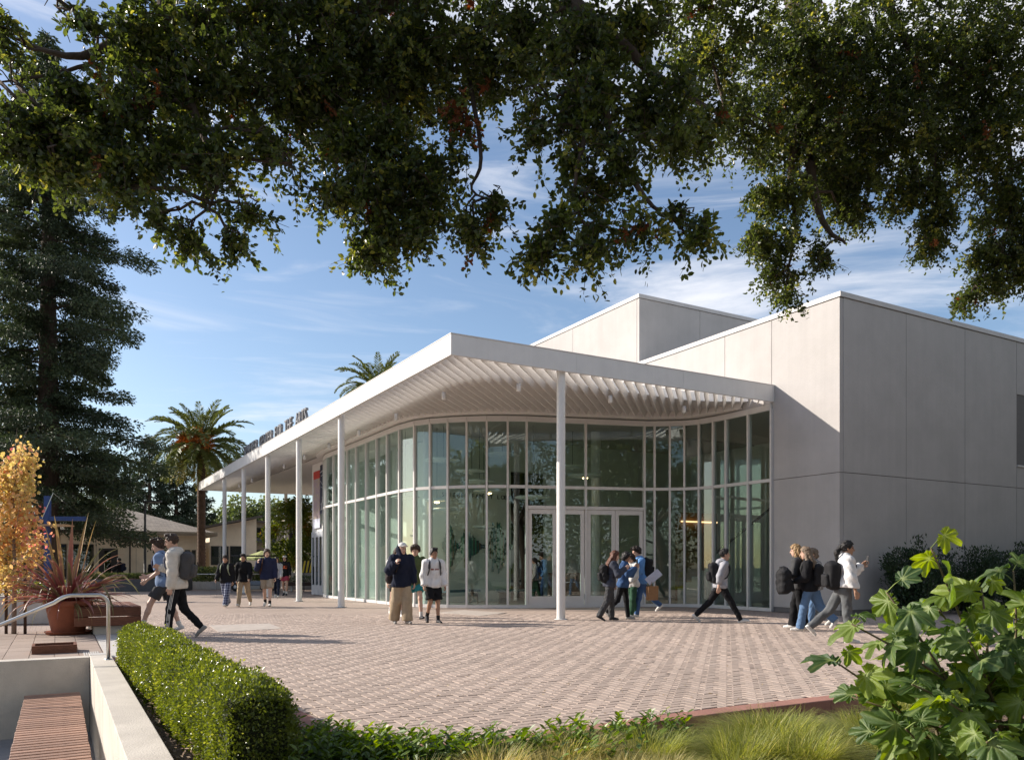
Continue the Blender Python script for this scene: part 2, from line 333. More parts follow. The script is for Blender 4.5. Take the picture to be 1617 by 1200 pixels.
def brick_mat(name, c, r=0.85):
    m, nt, N, Lk, b = _nodes(name)
    tc = N.new('ShaderNodeTexCoord'); geo = N.new('ShaderNodeNewGeometry')
    a = N.new('ShaderNodeAttribute'); a.attribute_name = 'tint'; oi = N.new('ShaderNodeObjectInfo')
    ad_ = N.new('ShaderNodeMath'); Lk.new(a.outputs['Fac'], ad_.inputs[0]); Lk.new(oi.outputs['Random'], ad_.inputs[1])
    fr = N.new('ShaderNodeMath'); fr.operation = 'FRACT'; Lk.new(ad_.outputs[0], fr.inputs[0])
    cr = N.new('ShaderNodeValToRGB'); Lk.new(fr.outputs[0], cr.inputs[0])
    cr.color_ramp.elements[0].color = tuple(x*.92 for x in c)+(1,); cr.color_ramp.elements[1].color = tuple(x*1.07 for x in c)+(1,)
    e = cr.color_ramp.elements.new(0.5); e.color = (c[0], c[1]*.98, c[2]*.97, 1)
    n = N.new('ShaderNodeTexNoise'); n.inputs['Scale'].default_value = 0.4; n.inputs['Detail'].default_value = 7; n.inputs['Roughness'].default_value = .65; Lk.new(geo.outputs['Position'], n.inputs['Vector'])
    ra = N.new('ShaderNodeMapRange'); ra.inputs['From Min'].default_value = .3; ra.inputs['From Max'].default_value = .7; ra.inputs['To Min'].default_value = .86; ra.inputs['To Max'].default_value = 1.1; Lk.new(n.outputs['Fac'], ra.inputs['Value'])
    n2 = N.new('ShaderNodeTexNoise'); n2.inputs['Scale'].default_value = 55; n2.inputs['Detail'].default_value = 4; Lk.new(geo.outputs['Position'], n2.inputs['Vector'])
    ra2 = N.new('ShaderNodeMapRange'); ra2.inputs['From Min'].default_value = .25; ra2.inputs['From Max'].default_value = .75; ra2.inputs['To Min'].default_value = .85; ra2.inputs['To Max'].default_value = 1.12; Lk.new(n2.outputs['Fac'], ra2.inputs['Value'])
    mu = N.new('ShaderNodeMath'); mu.operation = 'MULTIPLY'; Lk.new(ra.outputs[0], mu.inputs[0]); Lk.new(ra2.outputs[0], mu.inputs[1])
    hs = N.new('ShaderNodeHueSaturation'); Lk.new(cr.outputs[0], hs.inputs['Color']); Lk.new(mu.outputs[0], hs.inputs['Value'])
    Lk.new(hs.outputs[0], b.inputs['Base Color']); b.inputs['Roughness'].default_value = r; b.inputs['Specular IOR Level'].default_value = .2
    bp = N.new('ShaderNodeBump'); bp.inputs['Strength'].default_value = .25; bp.inputs['Distance'].default_value = .004; Lk.new(n2.outputs['Fac'], bp.inputs['Height']); Lk.new(bp.outputs[0], b.inputs['Normal'])
    return m
paving = brick_mat('paving_brick', (0.40, 0.322, 0.275))
plaza = MB().poly(plaza_poly, -0.012).build('plaza', brick_sheet()); tag(plaza, kind='structure', label='brick paved plaza in front of the glass building')
bed_poly = [(p.x, p.y-0.0) for p in edge_s]+[(24, -14), wl(-6.95, -32), wl(-6.95, BACK_V)]
# planting bed: a gently uneven sheet so that the soil is not flat
bed = MB().poly(bed_poly, -0.13).build('planting_bed', soil); tag(bed, kind='structure', label='planting bed of soil and bark mulch in front of the plaza')
pit = MB().poly([wl(-40, BACK_V), wl(-6.95, BACK_V), wl(-6.95, -34), wl(-40, -34)], -0.97).build('sunken_floor', mat('pit_floor', (0.30, 0.29, 0.28), .85, .12, 3)); tag(pit, kind='structure', label='sunken concrete floor below the long wooden bench')
gm = mat('ground', (0.12, 0.11, 0.075), .95, .3, .4)
q = wl(-40, BACK_V); q2 = wl(-40, -34); q3 = wl(-6.95, -34)
hole = [(24, 14.5), (60, 22), (60, 75), (-75, 75), (pw.x-35, pw.y-20), (pw.x, pw.y), q2, q3, (24, -14)]
outer = [(-700, -400), (900, -400), (900, 900), (-700, 900)]
gp = [Vector((x, y, -.03)) for x, y in outer+hole]
tri = tessellate_polygon([gp[:4], gp[4:]])
g = MB(); g.add(gp, [t if ((gp[t[1]]-gp[t[0]]).cross(gp[t[2]]-gp[t[0]])).z > 0 else t[::-1] for t in tri])
ground = g.build('ground', gm); tag(ground, kind='structure', label='open ground around the plaza')

bank = MB().poly([wl(-6.625, BACK_V+.02), wl(-6.05, BACK_V+.02), wl(-6.0, -13), wl(-6.625, -13)], -.14, -.035).build('soil_bank', soil); tag(bank, kind='structure', label='bank of bark mulch between the concrete wall and the box hedge')
# herringbone bricks: real pieces near the camera
def inside_np(px, py, poly):
    c = np.zeros(len(px), bool); n = len(poly)
    for i in range(n):
        x1, y1 = poly[i]; x2, y2 = poly[(i+1) % n]
        k = ((y1 > py) != (y2 > py)); 
        with np.errstate(divide='ignore', invalid='ignore'): xi = (x2-x1)*(py-y1)/(y2-y1)+x1
        c ^= k & (px < xi)
    return c
w = 0.1
ii, jj = np.meshgrid(np.arange(-60, 130), np.arange(-135, 75), indexing='ij'); ii = ii.ravel(); jj = jj.ravel()
md = (ii-jj) % 4
H = md == 0; Vv = md == 3
bi = np.concatenate([ii[H], ii[Vv]]); bj = np.concatenate([jj[H], jj[Vv]]); isH = np.concatenate([np.ones(H.sum(), bool), np.zeros(Vv.sum(), bool)])
su = np.where(isH, 2*w, w); sv = np.where(isH, w, 2*w)
uc = bi*w+su/2; vc = bj*w+sv/2
wx = C0[0]+uc*RX-vc*RY; wy = C0[1]+uc*RY+vc*RX
keep = inside_np(wx, wy, plaza_poly) & (wy < 21.5) & (wy > 4) & (np.abs(wx) < wy*0.68+.6)
glassline = (uc > 2.3) & (vc > 5.2-(uc-5)*.3)
keep &= ~glassline & ~((uc > 10.0) & (vc > -2.2))
# keep clear of the concrete walk and the pavers by the pot
keep &= ~((uc < -6.1) & (vc < 3.6))
uc, vc, su, sv, wx, wy = (a[keep] for a in (uc, vc, su, sv, wx, wy))
nb = len(uc); gap = 0.0028; bev = 0.006
z1 = rng.normal(0, 0.0013, nb)
tu = rng.normal(0, .004, nb); tv = rng.normal(0, .004, nb)
def brick_geo(uc, vc, su, sv, z1, tu, tv):
    a = su/2-gap; b = sv/2-gap; n = len(uc); V = np.zeros((n, 8, 3))
    for k, (sx, sy) in enumerate(((-1,-1),(1,-1),(1,1),(-1,1))):
        lu = sx*a; lv = sy*b; V[:, k, 0] = uc+lu; V[:, k, 1] = vc+lv; V[:, k, 2] = z1-0.010
        lu = sx*(a-bev); lv = sy*(b-bev); V[:, 4+k, 0] = uc+lu; V[:, 4+k, 1] = vc+lv; V[:, 4+k, 2] = z1+lu*tu+lv*tv
    return V
FB = np.array([(4,5,6,7),(0,1,5,4),(1,2,6,5),(2,3,7,6),(3,0,4,7)])
order = np.argsort(wy); nearest = order[:300]; rest = order[300:]
V = brick_geo(uc[rest], vc[rest], su[rest], sv[rest], z1[rest], tu[rest], tv[rest])
n = len(rest); Fq = (np.arange(n)[:, None, None]*8+FB[None]).reshape(-1, 4)
me = mesh_np('brick_paving', V.reshape(-1, 3), [Fq], np.repeat(rng.random(n), 5))
Vj = np.zeros((nb, 4, 3))
for k, (sx, sy) in enumerate(((-1,-1),(1,-1),(1,1),(-1,1))): Vj[:, k, 0] = uc+sx*su/2; Vj[:, k, 1] = vc+sy*sv/2; Vj[:, k, 2] = -.0085
j_o = link('joint_sand', mesh_np('joint_sand', Vj.reshape(-1, 3), [np.arange(nb*4).reshape(-1, 4)]), plaza, mat('joint_sand', (.17, .13, .105), .95, .2, 8), (C0[0], C0[1], 0), (0, 0, ANG)); tag(j_o, kind='stuff')
bp_o = link('brick_paving', me, plaza, paving, (C0[0], C0[1], 0), (0, 0, ANG)); tag(bp_o, kind='stuff')
bm_h = []
for k in range(6):
    v = brick_geo(np.zeros(1), np.zeros(1), np.array([.2]), np.array([.1]), np.zeros(1), rng.normal(0, .006, 1), rng.normal(0, .006, 1))
    bm_h.append(mesh_np('brick', v.reshape(-1, 3), [FB], np.zeros(5))); bm_h[-1].materials.append(paving)
for i in nearest:
    o = link('brick', bm_h[random.randrange(6)], plaza); p = W(uc[i], vc[i]); o.location = (p.x, p.y, z1[i]); o.rotation_euler = (0, 0, ANG+(0 if su[i] > .15 else math.pi/2))

# red edging along the plaza
edging_m = brick_mat('red_edging_stone', (0.34, 0.175, 0.14))
acc = [0]
for a, b in zip(edge_s, edge_s[1:]): acc.append(acc[-1]+(b-a).length)
def along(s):
    s = max(0, min(acc[-1]-1e-4, s))
    for i in range(len(acc)-1):
        if acc[i+1] >= s:
            t = (s-acc[i])/(acc[i+1]-acc[i]); p = edge_s[i].lerp(edge_s[i+1], t); d = (edge_s[i+1]-edge_s[i]).normalized(); return p, d
s = 0; wd_e = .2
while s < min(acc[-1], 30):
    L_ = .40; mb = MB(); seg = []
    for q in (s+.003, s+L_/2, s+L_-.003):
        p, d = along(q); nrm = Vector((d.y, -d.x, 0)); seg.append((p+nrm*0.004-nrm*0.004, p+nrm*wd_e))
    zt = random.uniform(.0, .004); vs = []
    for a, b in seg: vs += [(a.x, a.y, -.15), (b.x, b.y, -.15), (b.x, b.y, zt-.006), (b.x-(b-a).normalized().x*.008, b.y-(b-a).normalized().y*.008, zt), (a.x, a.y, zt)]
    fs = []
    for k in range(2):
        o5 = k*5
        for j in range(5): fs.append((o5+j, o5+5+j, o5+5+(j+1) % 5, o5+(j+1) % 5))
    fs += [(4,3,2,1,0), (10,11,12,13,14)]
    mb.add(vs, [f[::-1] for f in fs]); mb.build('edging_stone', edging_m, plaza); s += L_

# lighter paving patches and the pavers around the pot
slab_m = mat('paving_slab', (0.43, 0.375, 0.33), .85, .12, 5, bump=.15, bscale=60)
for pts in ([(330, 987), (425, 984), (445, 992), (345, 998)], [(730, 963), (800, 967), (760, 972), (690, 967)]):
    q = [at(x, y, 0.003) for x, y in pts]
    MB().poly([(p.x, p.y) for p in q], -0.02, 0.006).build('paving_slab', slab_m, plaza)
paver_m = brick_mat('concrete_paver', (0.34, 0.27, 0.225)); paver_mesh = {}
for i in range(-16, 0):
    for j in range(0, 9):
        u0 = -6.95+i*.31; v0 = BACK_V+.32+j*.62+(i % 2)*.0
        if v0 > 3.0: continue
        key = (i+j) % 3
        if key not in paver_mesh:
            paver_mesh[key] = MB().box(.004, .306, .004, .616, -.02, .004+key*.0012).mesh('paver'); paver_mesh[key].materials.append(paver_m)
        c = W(u0+.15, v0+.3)
        link('paver', paver_mesh[key], plaza, loc=W(u0, v0), rot=(0, 0, ANG))
walk = []
for i in range(2):
    for j in range(5):
        u0 = -6.93+i*.42; v0 = BACK_V+j*1.4
        MB().box(.004, .416, .004, 1.396, -.03, .005).build('walk_slab', conc_light, plaza, loc=W(u0, v0), rot=(0, 0, ANG))
gt = MB()
for k in range(7): gt.box(k*.03, k*.03+.018, 0, .55, 0, .006)
gt.build('tactile_strip', conc_light, plaza, loc=W(-7.2, BACK_V+.35, .007), rot=(0, 0, ANG))

# ------------------------------------------------------------------ pit walls, bench, handrail
wr = root('retaining_wall', 'low board marked concrete retaining wall turning a corner beside the sunken wooden bench', 'wall', W(-6.9, BACK_V), ANG)
MB().box(-.245, .02, -17, -.0, -1.0, .045, .006).build('long_wall', concrete, wr)
MB().box(-20, -.25, -.24, -.0, -1.0, .045, .006).build('back_wall', concrete, wr)
MB().box(-.246, .021, .002, .26, -.4, .05, .006).build('end_block', conc_light, wr)
br_ = root('slatted_bench', 'long slatted hardwood bench running along the sunken concrete wall', 'bench', W(-7.9, BACK_V-.42, -.97), ANG)
sm_ = MB().box(0, .63, 0, .086, 0, .045, .005).mesh('slat'); sm_.materials.append(wood)
for k in range(64):
    o = link('slat', sm_, br_, loc=(random.uniform(-.004, .004), -.10-k*.124, .535+random.uniform(-.001, .001)))
MB().box(.06, .12, -8, -.02, .46, .534).box(.50, .56, -8, -.02, .46, .534).build('rail', dark_metal, br_)
for k in range(4):
    MB().box(.08, .54, -.5-k*2.2, -.38-k*2.2, 0, .459).build('leg', concrete, br_)
hr = root('handrail', 'bent brushed steel handrail beside the planter pot', 'handrail', at(171, 1041, .045))
def railpath():
    b = Vector((0, 0, 0)); top = .86; u = Vector((-RX, -RY, 0)); P = [b, b+Vector((0, 0, top-.13))]
    for k in range(1, 7):
        a = k/6*math.pi/2; P.append(b+Vector((0, 0, top-.13))+u*(.13*(1-math.cos(a)))+Vector((0, 0, .13*math.sin(a))))
    P.append(b+u*.42+Vector((0, 0, top)))
    for k in range(1, 5): P.append(b+u*(.42+.05*k)+Vector((0, 0, top-.0055*k*k)))
    e = P[-1]; P.append(e+u*1.7+Vector((0, 0, -.78))); P.append(e+u*2.9+Vector((0, 0, -1.33))); return P
MB().tube(railpath(), .024, 12).build('rail', steel, hr)
MB().lathe([(.05, 0), (.05, .012), (.026, .016)], 16).build('base_plate', steel, hr)
# ------------------------------------------------------------------ the arts building
ZB, ZT, WU, SV, ZR, ZG = 5.953, 6.4165, 10.15, -2.184, 8.44, 3.74
B = root('arts_center', 'white arts center with flat louvred canopy and curved glass lobby', 'building', (C0[0], C0[1], 0), ANG)
GL = [(2.55, 17.9), (2.28, 17.25), (2.12, 16.4), (2.11, 15.3), (2.13, 14.6), (2.15, 13.7), (2.16, 12.68), (2.17, 11.6), (2.17, 10.5), (2.17, 9.5), (2.19, 8.45), (2.33, 7.53), (2.62, 6.99), (3.0, 6.52), (3.44, 6.09), (3.93, 5.70), (4.48, 5.38), (5.01, 5.14),
      (6.83, 4.58), (8.69, 3.99), (8.98, 3.83), (9.38, 3.56), (9.73, 3.26), (9.99, 2.86), (10.09, 2.33), (10.13, 1.83), (10.15, .95), (10.15, .08)]
DOORS = {17, 18}                                     # segments 17-18 and 18-19 hold the two pairs of doors
ZGT = 5.78
# wall panels with recessed joints
def panel(parent, axis, c, a0, a1, z0, z1, t=.14, name='wall_panel', m=stucco):
    g = .009
    if axis == 'u': MB().box(c, c+t, a0+g, a1-g, z0+g, z1-g).build(name, m, parent)      # faces -u
    else: MB().box(a0+g, a1-g, c, c+t, z0+g, z1-g).build(name, m, parent)              # faces -v
def wall_core(name, u0, u1, v0, v1, z1):
    MB().box(u0, u1, v0, v1, 0, z1).build(name, joint_dark, B)
MB().box(WU+.02, 34, SV+.02, SV+.30, 0, ZR-.131).box(WU+.02, WU+.3, SV+.301, .1, 0, ZR-.131).box(WU+.02, WU+.3, .101, 6.04, 5.87, ZR-.131).box(16, 34, SV+.301, 6.04, 0, ZR-.131).box(WU+.301, 15.99, SV+.301, 6.04, 6.06, ZR-.131).build('wall_core', joint_dark, B)
# left face of the main block
for a0, a1 in ((SV+.009, .1),):
    panel(B, 'u', WU, a0, a1, 0.13, ZG); panel(B, 'u', WU, a0, a1, ZG, ZR-.14)
for a0, a1 in ((.1, 1.93), (1.93, 6.04)): panel(B, 'u', WU, a0, a1, 5.86, ZR-.14)
us = [WU, 12.92, 15.72, 18.49, 21.3, 24.1, 26.9, 29.7, 32.5]
for a0, a1 in zip(us, us[1:]):
    a0_ = a0+(.0 if a0 > WU else .14)
    panel(B, 'v', SV, a0_ if a0 > WU else WU+.128, a1, .13, ZG)
    if a0 == 18.49:
        panel(B, 'v', SV, a0, a1, ZG, 4.42); panel(B, 'v', SV, a0, a1, 6.66, ZR-.14)
    else: panel(B, 'v', SV, a0 if a0 > WU else WU+.128, a1, ZG, ZR-.14)
MB().box(WU+.03, WU+.15, SV+.031, .1, 0, .12).box(WU+.15, 33, SV+.03, SV+.15, 0, .12).build('base_course', concrete, B)
cop = MB(); cop.box(WU-.03, 33, SV-.03, SV+.25, ZR-.13, ZR).box(WU-.03, WU+.25, SV+.252, 6.03, ZR-.13, ZR).build('coping', coping_m, B)
MB().box(WU+.25, 33, SV+.25, 6.03, ZR-.13, ZR-.09).build('roof', conc_light, B)
wf = MB().box(18.52, 21.27, SV+.03, SV+.09, 4.45, 4.52).box(18.52, 21.27, SV+.03, SV+.09, 6.56, 6.63).box(18.52, 18.59, SV+.03, SV+.09, 4.52, 6.56).box(21.2, 21.27, SV+.03, SV+.09, 4.52, 6.56).build('window', alu, B)
MB().box(18.59, 21.2, SV+.05, SV+.06, 4.52, 6.56).build('pane', dark_glass, wf)
MB().box(18.5, 21.29, SV-.04, SV+.03, 4.40, 4.45).build('sill', alu, wf)
# fly tower
TZ = 10.83; TV = 6.05
MB().box(WU+.02, 26, TV+.02, 30, 6.06, TZ-.13).box(16, 26, TV+.02, 30, 0, 6.059).box(WU+.02, 15.99, 9.82, 30, 0, 6.059).build('tower_core', joint_dark, B)
for a0, a1 in ((TV+.12, 10.17), (10.17, 14.3), (14.3, 18.4), (18.4, 22.5), (22.5, 26.6), (26.6, 30)): panel(B, 'u', WU, a0, a1, 5.9, TZ-.14)
for a0, a1 in ((WU, 13.0), (13.0, 16), (16, 19), (19, 22), (22, 26)): panel(B, 'v', TV, a0, a1, 5.9, TZ-.14, t=.12)
MB().box(WU-.03, 26, TV-.03, TV+.25, TZ-.13, TZ).box(WU-.03, WU+.25, TV+.251, 30, TZ-.13, TZ).box(WU+.25, 26, TV+.25, 30, TZ-.13, TZ-.08).build('tower_coping', coping_m, B)

# canopy
CE = 36.0; CU1 = WU
cn = MB().box(.012, .10, .012, CE-.012, ZB+.01, ZT-.008).box(.101, CU1-.002, .012, .10, ZB+.01, ZT-.008).box(.101, 14, CE-.1, CE-.012, ZB+.01, ZT-.008).build('canopy', white_paint, B)
vs_ = [0, 4.3, 9.2, 14.1, 19.0, 23.9, 28.8, CE]
for a, b in zip(vs_, vs_[1:]): MB().box(0, .0119, a+(.003 if a else 0), b-.003, ZB, ZT).build('fascia_panel', white_paint, cn)
for a, b in ((.0121, 3.35), (3.35, 6.75), (6.75, CU1-.002)): MB().box(a+.002, b-.002, 0, .0119, ZB, ZT).build('fascia_panel', white_paint, cn)
MB().box(-.012, .14, -.012, CE, ZT+.001, ZT+.02).box(.141, CU1-.002, -.012, .14, ZT+.001, ZT+.02).build('drip_flashing', alu, cn)
def glass_v(u):                                      # outline of the lobby: v of the glass at u
    if u < 2.17: return 99
    for (u0, v0), (u1, v1) in zip(GL[10:], GL[11:]):
        if u0 <= u <= u1: return v0+(v1-v0)*(u-u0)/max(1e-6, u1-u0)
    return .5
# flat soffit strip along the head of the glass; the louvres stop against it
OFFS = []
for i, (u, v) in enumerate(GL[:-3]):
    p = Vector((*GL[max(i-1, 0)], 0)); q = Vector((*GL[min(i+1, len(GL)-1)], 0)); d = (q-p).normalized(); n_ = Vector((d.y, -d.x, 0)); OFFS.append((u+n_.x*.36, v+n_.y*.36))
OFFS.append((10.09, 1.2))
SOFF = [(2.25, 35.8), (1.78, 35.8)]+OFFS+[(10.14, 1.2)]+[(u+.05, v+.05) for u, v in GL[:-2]][::-1]
MB().poly(SOFF, ZB-.002, ZB+.02).build('soffit', louvre_paint, cn)
IN_ = [(10.14, 35.8), (1.78, 35.8)]+OFFS+[(10.14, 1.2)]
def soffit_in(u, v):
    c = False
    for (x1, y1), (x2, y2) in zip(IN_, IN_[1:]+IN_[:1]):
        if (y1 > v) != (y2 > v) and u < (x2-x1)*(v-y1)/(y2-y1)+x1: c = not c
    return c
MB().poly([(2.7, 35.8), (2.251, 35.8), (2.3, 18), (2.7, 18)], ZB-.001, ZB+.02).poly([(2.701, 35.8), (2.701, 20.4), (10.1, 20.4), (10.1, 35.8)], ZB-.001, ZB+.02).build('rear_soffit', louvre_paint, cn)
for k in range(-106, 31):
    c = k*.34+.05                                    # c = u - v
    u0, v0 = (.13, .13-c) if c < 0 else (.13+c, .13)
    if v0 > CE-.2: continue
    t = 0
    while True:
        t += .03; u, v = u0+t, v0+t
        if u > CU1-.06 or v > CE-.13: break
        if soffit_in(u, v): break
    t -= .03
    if t < .25: continue
    p = Vector((u0, v0, 0)); q = p+Vector((t, t, 0))
    mb = MB(); d = Vector((1, 1, 0)).normalized(); nrm = Vector((1, -1, 0)).normalized()
    mid = (p+q)/2; tilt = Vector((nrm.x*.040, nrm.y*.040, .082))
    mb.obox((mid.x, mid.y, ZB+.09), d*((q-p).length/2), nrm*.011, tilt)
    mb.build('louvre', louvre_paint, cn)
slab = [(1.45, 35.9), (1.45, 3.0), (1.55, 2.45), (1.85, 1.95), (2.4, 1.72), (8.3, 1.70), (9.2, 1.45), (10.12, .95), (10.12, 35.9)]
cl = MB()
for a, b in zip(OFFS[:-1], OFFS[1:]): cl.beam((*a, ZB+.10), (*b, ZB+.10), .02, .19)
cl.build('soffit_edge', louvre_paint, cn)
MB().poly(slab, ZB+.18, ZT-.03).build('roof_slab', white_paint, cn)
MB().box(.101, .20, .101, CE-.11, ZB+.30, ZT-.06).build('edge_gutter', white_paint, cn)
dl = MB().lathe([(.001, -.20), (.055, -.20), (.06, -.19), (.06, 0), (.001, 0)], 14).mesh('downlight'); dl.materials.append(white_metal)
for u, v in [(2.75, 1.75), (5.65, 1.72), (8.4, 1.8)]+[(1.5, 3.6+3.47*k) for k in range(9)]:
    link('downlight', dl, cn, loc=(u, v, ZB+.02))
# columns
cm = MB().lathe([(.105, 0), (.105, ZB+.2)], 24).mesh('column'); cm.materials.append(white_metal)
for u, v in [(.2, 8.42), (.2, 13.45), (.2, 18.45), (.2, 23.45), (.2, 28.5), (3.03, .2), (5.2, 35.6)]:
    c = link('column', cm, B, loc=(u, v, 0))
    MB().lathe([(.165, 0), (.165, .014), (.13, .018), (.1, .02)], 24).build('base_ring', alu, c); MB().lathe([(.18, 0.0065), (.164, .0075)], 24).build('sealant', joint_dark, c)
# curtain wall: panes, mullions and transoms
cw = MB()
for (u0, v0), (u1, v1) in zip(GL, GL[1:]): cw.beam((u0, v0, .05), (u1, v1, .05), .13, .10)
cwo = cw.build('curtain_wall', alu, B)
def seg_obj(name, a, b, z0, z1, th, m, inset=0.0, parent=None):
    a, b = Vector((*a, 0)), Vector((*b, 0)); d = (b-a).normalized(); a = a+d*inset; b = b-d*inset
    n_ = Vector((-d.y, d.x, 0)); mid = (a+b)/2
    return MB().obox((mid.x, mid.y, (z0+z1)/2), (b-a)/2, n_*th/2, (0, 0, (z1-z0)/2)).build(name, m, parent or cwo)
for i, ((u0, v0), (u1, v1)) in enumerate(zip(GL, GL[1:])):
    a, b = (u0, v0), (u1, v1)
    seg_obj('transom', a, b, ZG-.045, ZG+.045, .12, alu, .036)
    seg_obj('head', a, b, ZGT-.04, ZGT+.12, .13, alu, .002)
    seg_obj('pane', a, b, ZG+.046, ZGT-.041, .012, glass, .03)
    if i in DOORS:
        zd = 3.06
        seg_obj('door_header', a, b, zd, zd+.10, .12, alu, .036); seg_obj('pane', a, b, zd+.101, ZG-.046, .012, glass, .03)
        A, Bv = Vector((*a, 0)), Vector((*b, 0)); L2 = (Bv-A).length; d = (Bv-A).normalized(); n_ = Vector((d.y, -d.x, 0))
        rz = math.atan2(d.y, d.x); lw = (L2-.11)/2
        for k in range(2):
            o0 = A+d*(.05+k*(lw+.01))
            dm = MB().box(0, .115, -.025, .025, .02, zd-.01).box(lw-.115, lw, -.025, .025, .02, zd-.01).box(.115, lw-.115, -.025, .025, .02, .36).box(.115, lw-.115, -.025, .025, zd-.15, zd-.01)
            do = dm.build('door', alu, B, loc=(o0.x, o0.y, 0), rot=(0, 0, rz))
            MB().box(.115, lw-.115, -.006, .006, .36, zd-.15).build('pane', glass, do)
            x = lw-.06 if k == 0 else .06
            MB().tube([(x, -.025, .98), (x, -.075, .98), (x, -.075, 1.32), (x, -.025, 1.32)], .012, 8).build('handle', steel, do)
    else:
        seg_obj('pane', a, b, .101, ZG-.046, .012, glass, .03)
for i, (u, v) in enumerate(GL):
    p = Vector((*GL[max(i-1, 0)], 0)); q = Vector((*GL[min(i+1, len(GL)-1)], 0)); d = (q-p).normalized(); n_ = Vector((-d.y, d.x, 0))
    MB().obox((u, v, ZGT/2), d*.031, n_*.075, (0, 0, ZGT/2-.001)).build('mullion', alu, cwo)
# a notice taped inside the glass right of the doors
no_ = root('door_notice', 'small white and red notice taped inside the glass right of the doors', 'notice', W(8.86, 4.0, 1.05), ANG-.52)
MB().box(0, .26, 0, .004, 0, .36).build('sheet', mat('notice_paper', (.6, .6, .58), .7), no_); MB().box(.03, .23, -.003, -.0005, .25, .33).build('heading', mat('notice_red', (.4, .03, .03), .7), no_)
for k in range(3): MB().box(.03+.07*k, .085+.07*k, -.003, -.0005, .05, .20).build('picture', mat('notice_dark_%d' % k, (.05+.1*k, .06, .08), .7), no_)
# wall behind the far end of the glass with its row of doors; banners hang on it
MB().box(2.62, 2.9, 17.95, 20.3, 0, ZB-.02).build('side_wall', white_paint, B)
for k in range(4):
    v0 = 17.98+k*.57
    do = MB().box(2.56, 2.615, v0, v0+.09, .02, 2.85).box(2.56, 2.615, v0+.45, v0+.55, .02, 2.85).box(2.56, 2.615, v0+.09, v0+.45, .02, .45).box(2.56, 2.615, v0+.09, v0+.45, 2.6, 2.85).build('door', mat('grey_door', (.42, .44, .47), .5, .04) if k == 0 else bpy.data.materials['grey_door'], B)
    MB().box(2.585, 2.59, v0+.09, v0+.45, .45, 2.6).build('pane', dark_glass, do)
MB().poly([(2.901, 17.95), (2.901, 20.3), (6.5, 20.3), (10, 26), (10, 16)], 0, ZB-.1).build('rear_block', stucco, B)

# interior of the lobby
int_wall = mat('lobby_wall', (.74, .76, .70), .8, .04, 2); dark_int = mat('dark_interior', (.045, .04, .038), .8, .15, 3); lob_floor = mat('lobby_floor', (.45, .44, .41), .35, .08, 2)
inner = [(p[0]+.09, p[1]+.09) for p in GL[1:-8]]
MB().poly([(2.4, 17), (2.4, 9), (2.6, 7.6), (3.3, 6.5), (5.1, 5.3), (8.8, 4.1), (9.9, 3.4), (10.1, 2.4), (10.2, .2), (15.9, .2), (15.9, 9.6), (10.14, 9.6), (10.0, 17)], .008, .02).build('lobby_floor', lob_floor, B)
MB().box(3.6, 7.0, 9.6, 9.8, .02, 5.95).box(8.55, 15.9, 9.6, 9.8, .02, 5.95).box(15.8, 15.95, .2, 9.59, .02, 5.95).box(10.46, 15.79, .12, .25, .02, 5.95).box(7.0, 8.55, 9.6, 9.8, 4.8, 5.95).build('lobby_back_wall', int_wall, B)
MB().poly([(2.7, 16.9), (4.9, 9.81), (5.1, 9.81), (2.9, 17.0)], .02, 5.95).build('gallery_wall', int_wall, B)
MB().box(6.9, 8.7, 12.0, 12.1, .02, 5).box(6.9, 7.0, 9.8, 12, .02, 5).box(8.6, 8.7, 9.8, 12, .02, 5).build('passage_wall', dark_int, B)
MB().poly([(2.45, 17), (2.45, 8.4), (3.3, 6.7), (5.1, 5.4), (8.8, 4.3), (10.1, 3.4), (10.2, .2), (15.9, .2), (15.9, 9.7), (10.1, 9.7), (10.1, 17)], 5.96, 6.05).build('lobby_ceiling', mat('lobby_ceiling', (.46, .44, .40), .8, .05), B)
for u, v in [(8.7, 6.6), (3.4, 9.0), (3.3, 13)]:
    MB().lathe([(.17, .02), (.17, 5.95)], 20).build('lobby_column', white_paint, B, loc=(u, v, 0))
# stair at the right of the lobby
def sz(px, py, v):
    k = (px-CX)/F_PX; b_ = W(0, v); u = (k*b_.y-b_.x)/(RX-k*RY); return u, EYE+(CY-py)/F_PX*W(u, v).y
(su0, sz0), (su1, sz1) = sz(1160, 850, 3.0), sz(1215, 805, 3.0); sl = (sz1-sz0)/(su1-su0); ub0, ub1 = su0-1.2, min(15.6, su1+1.6); zf = lambda u: sz0+sl*(u-su0)
MB().add([(ub0, 3.0, .02), (ub1, 3.0, .02), (ub1, 3.0, zf(ub1)), (ub0, 3.0, zf(ub0)), (ub0, 3.06, .02), (ub1, 3.06, .02), (ub1, 3.06, zf(ub1)), (ub0, 3.06, zf(ub0))], [(0,1,2,3), (7,6,5,4), (0,4,5,1), (3,2,6,7), (0,3,7,4), (1,5,6,2)]).build('stair_panel', leafmat('stair_panel', (.62, .68, .66), (.62, .68, .66), rough=.2, trans=.6, tcol=(.72, .80, .77)), B)
MB().beam((ub0, 2.99, zf(ub0)+.03), (ub1, 2.99, zf(ub1)+.03), .06, .06).build('stair_rail', dark_metal, B)
st = MB(); ns = 14
for k in range(ns):
    uu = ub0+(ub1-ub0)*k/ns; st.box(uu, uu+(ub1-ub0)/ns-.002, 3.07, 4.4, .02, max(.1, zf(uu)-.9))
st.build('stair', conc_light, B)
(cu0, cz0), (cu1, _z) = sz(1078, 823, 6.6), sz(1133, 823, 6.6)
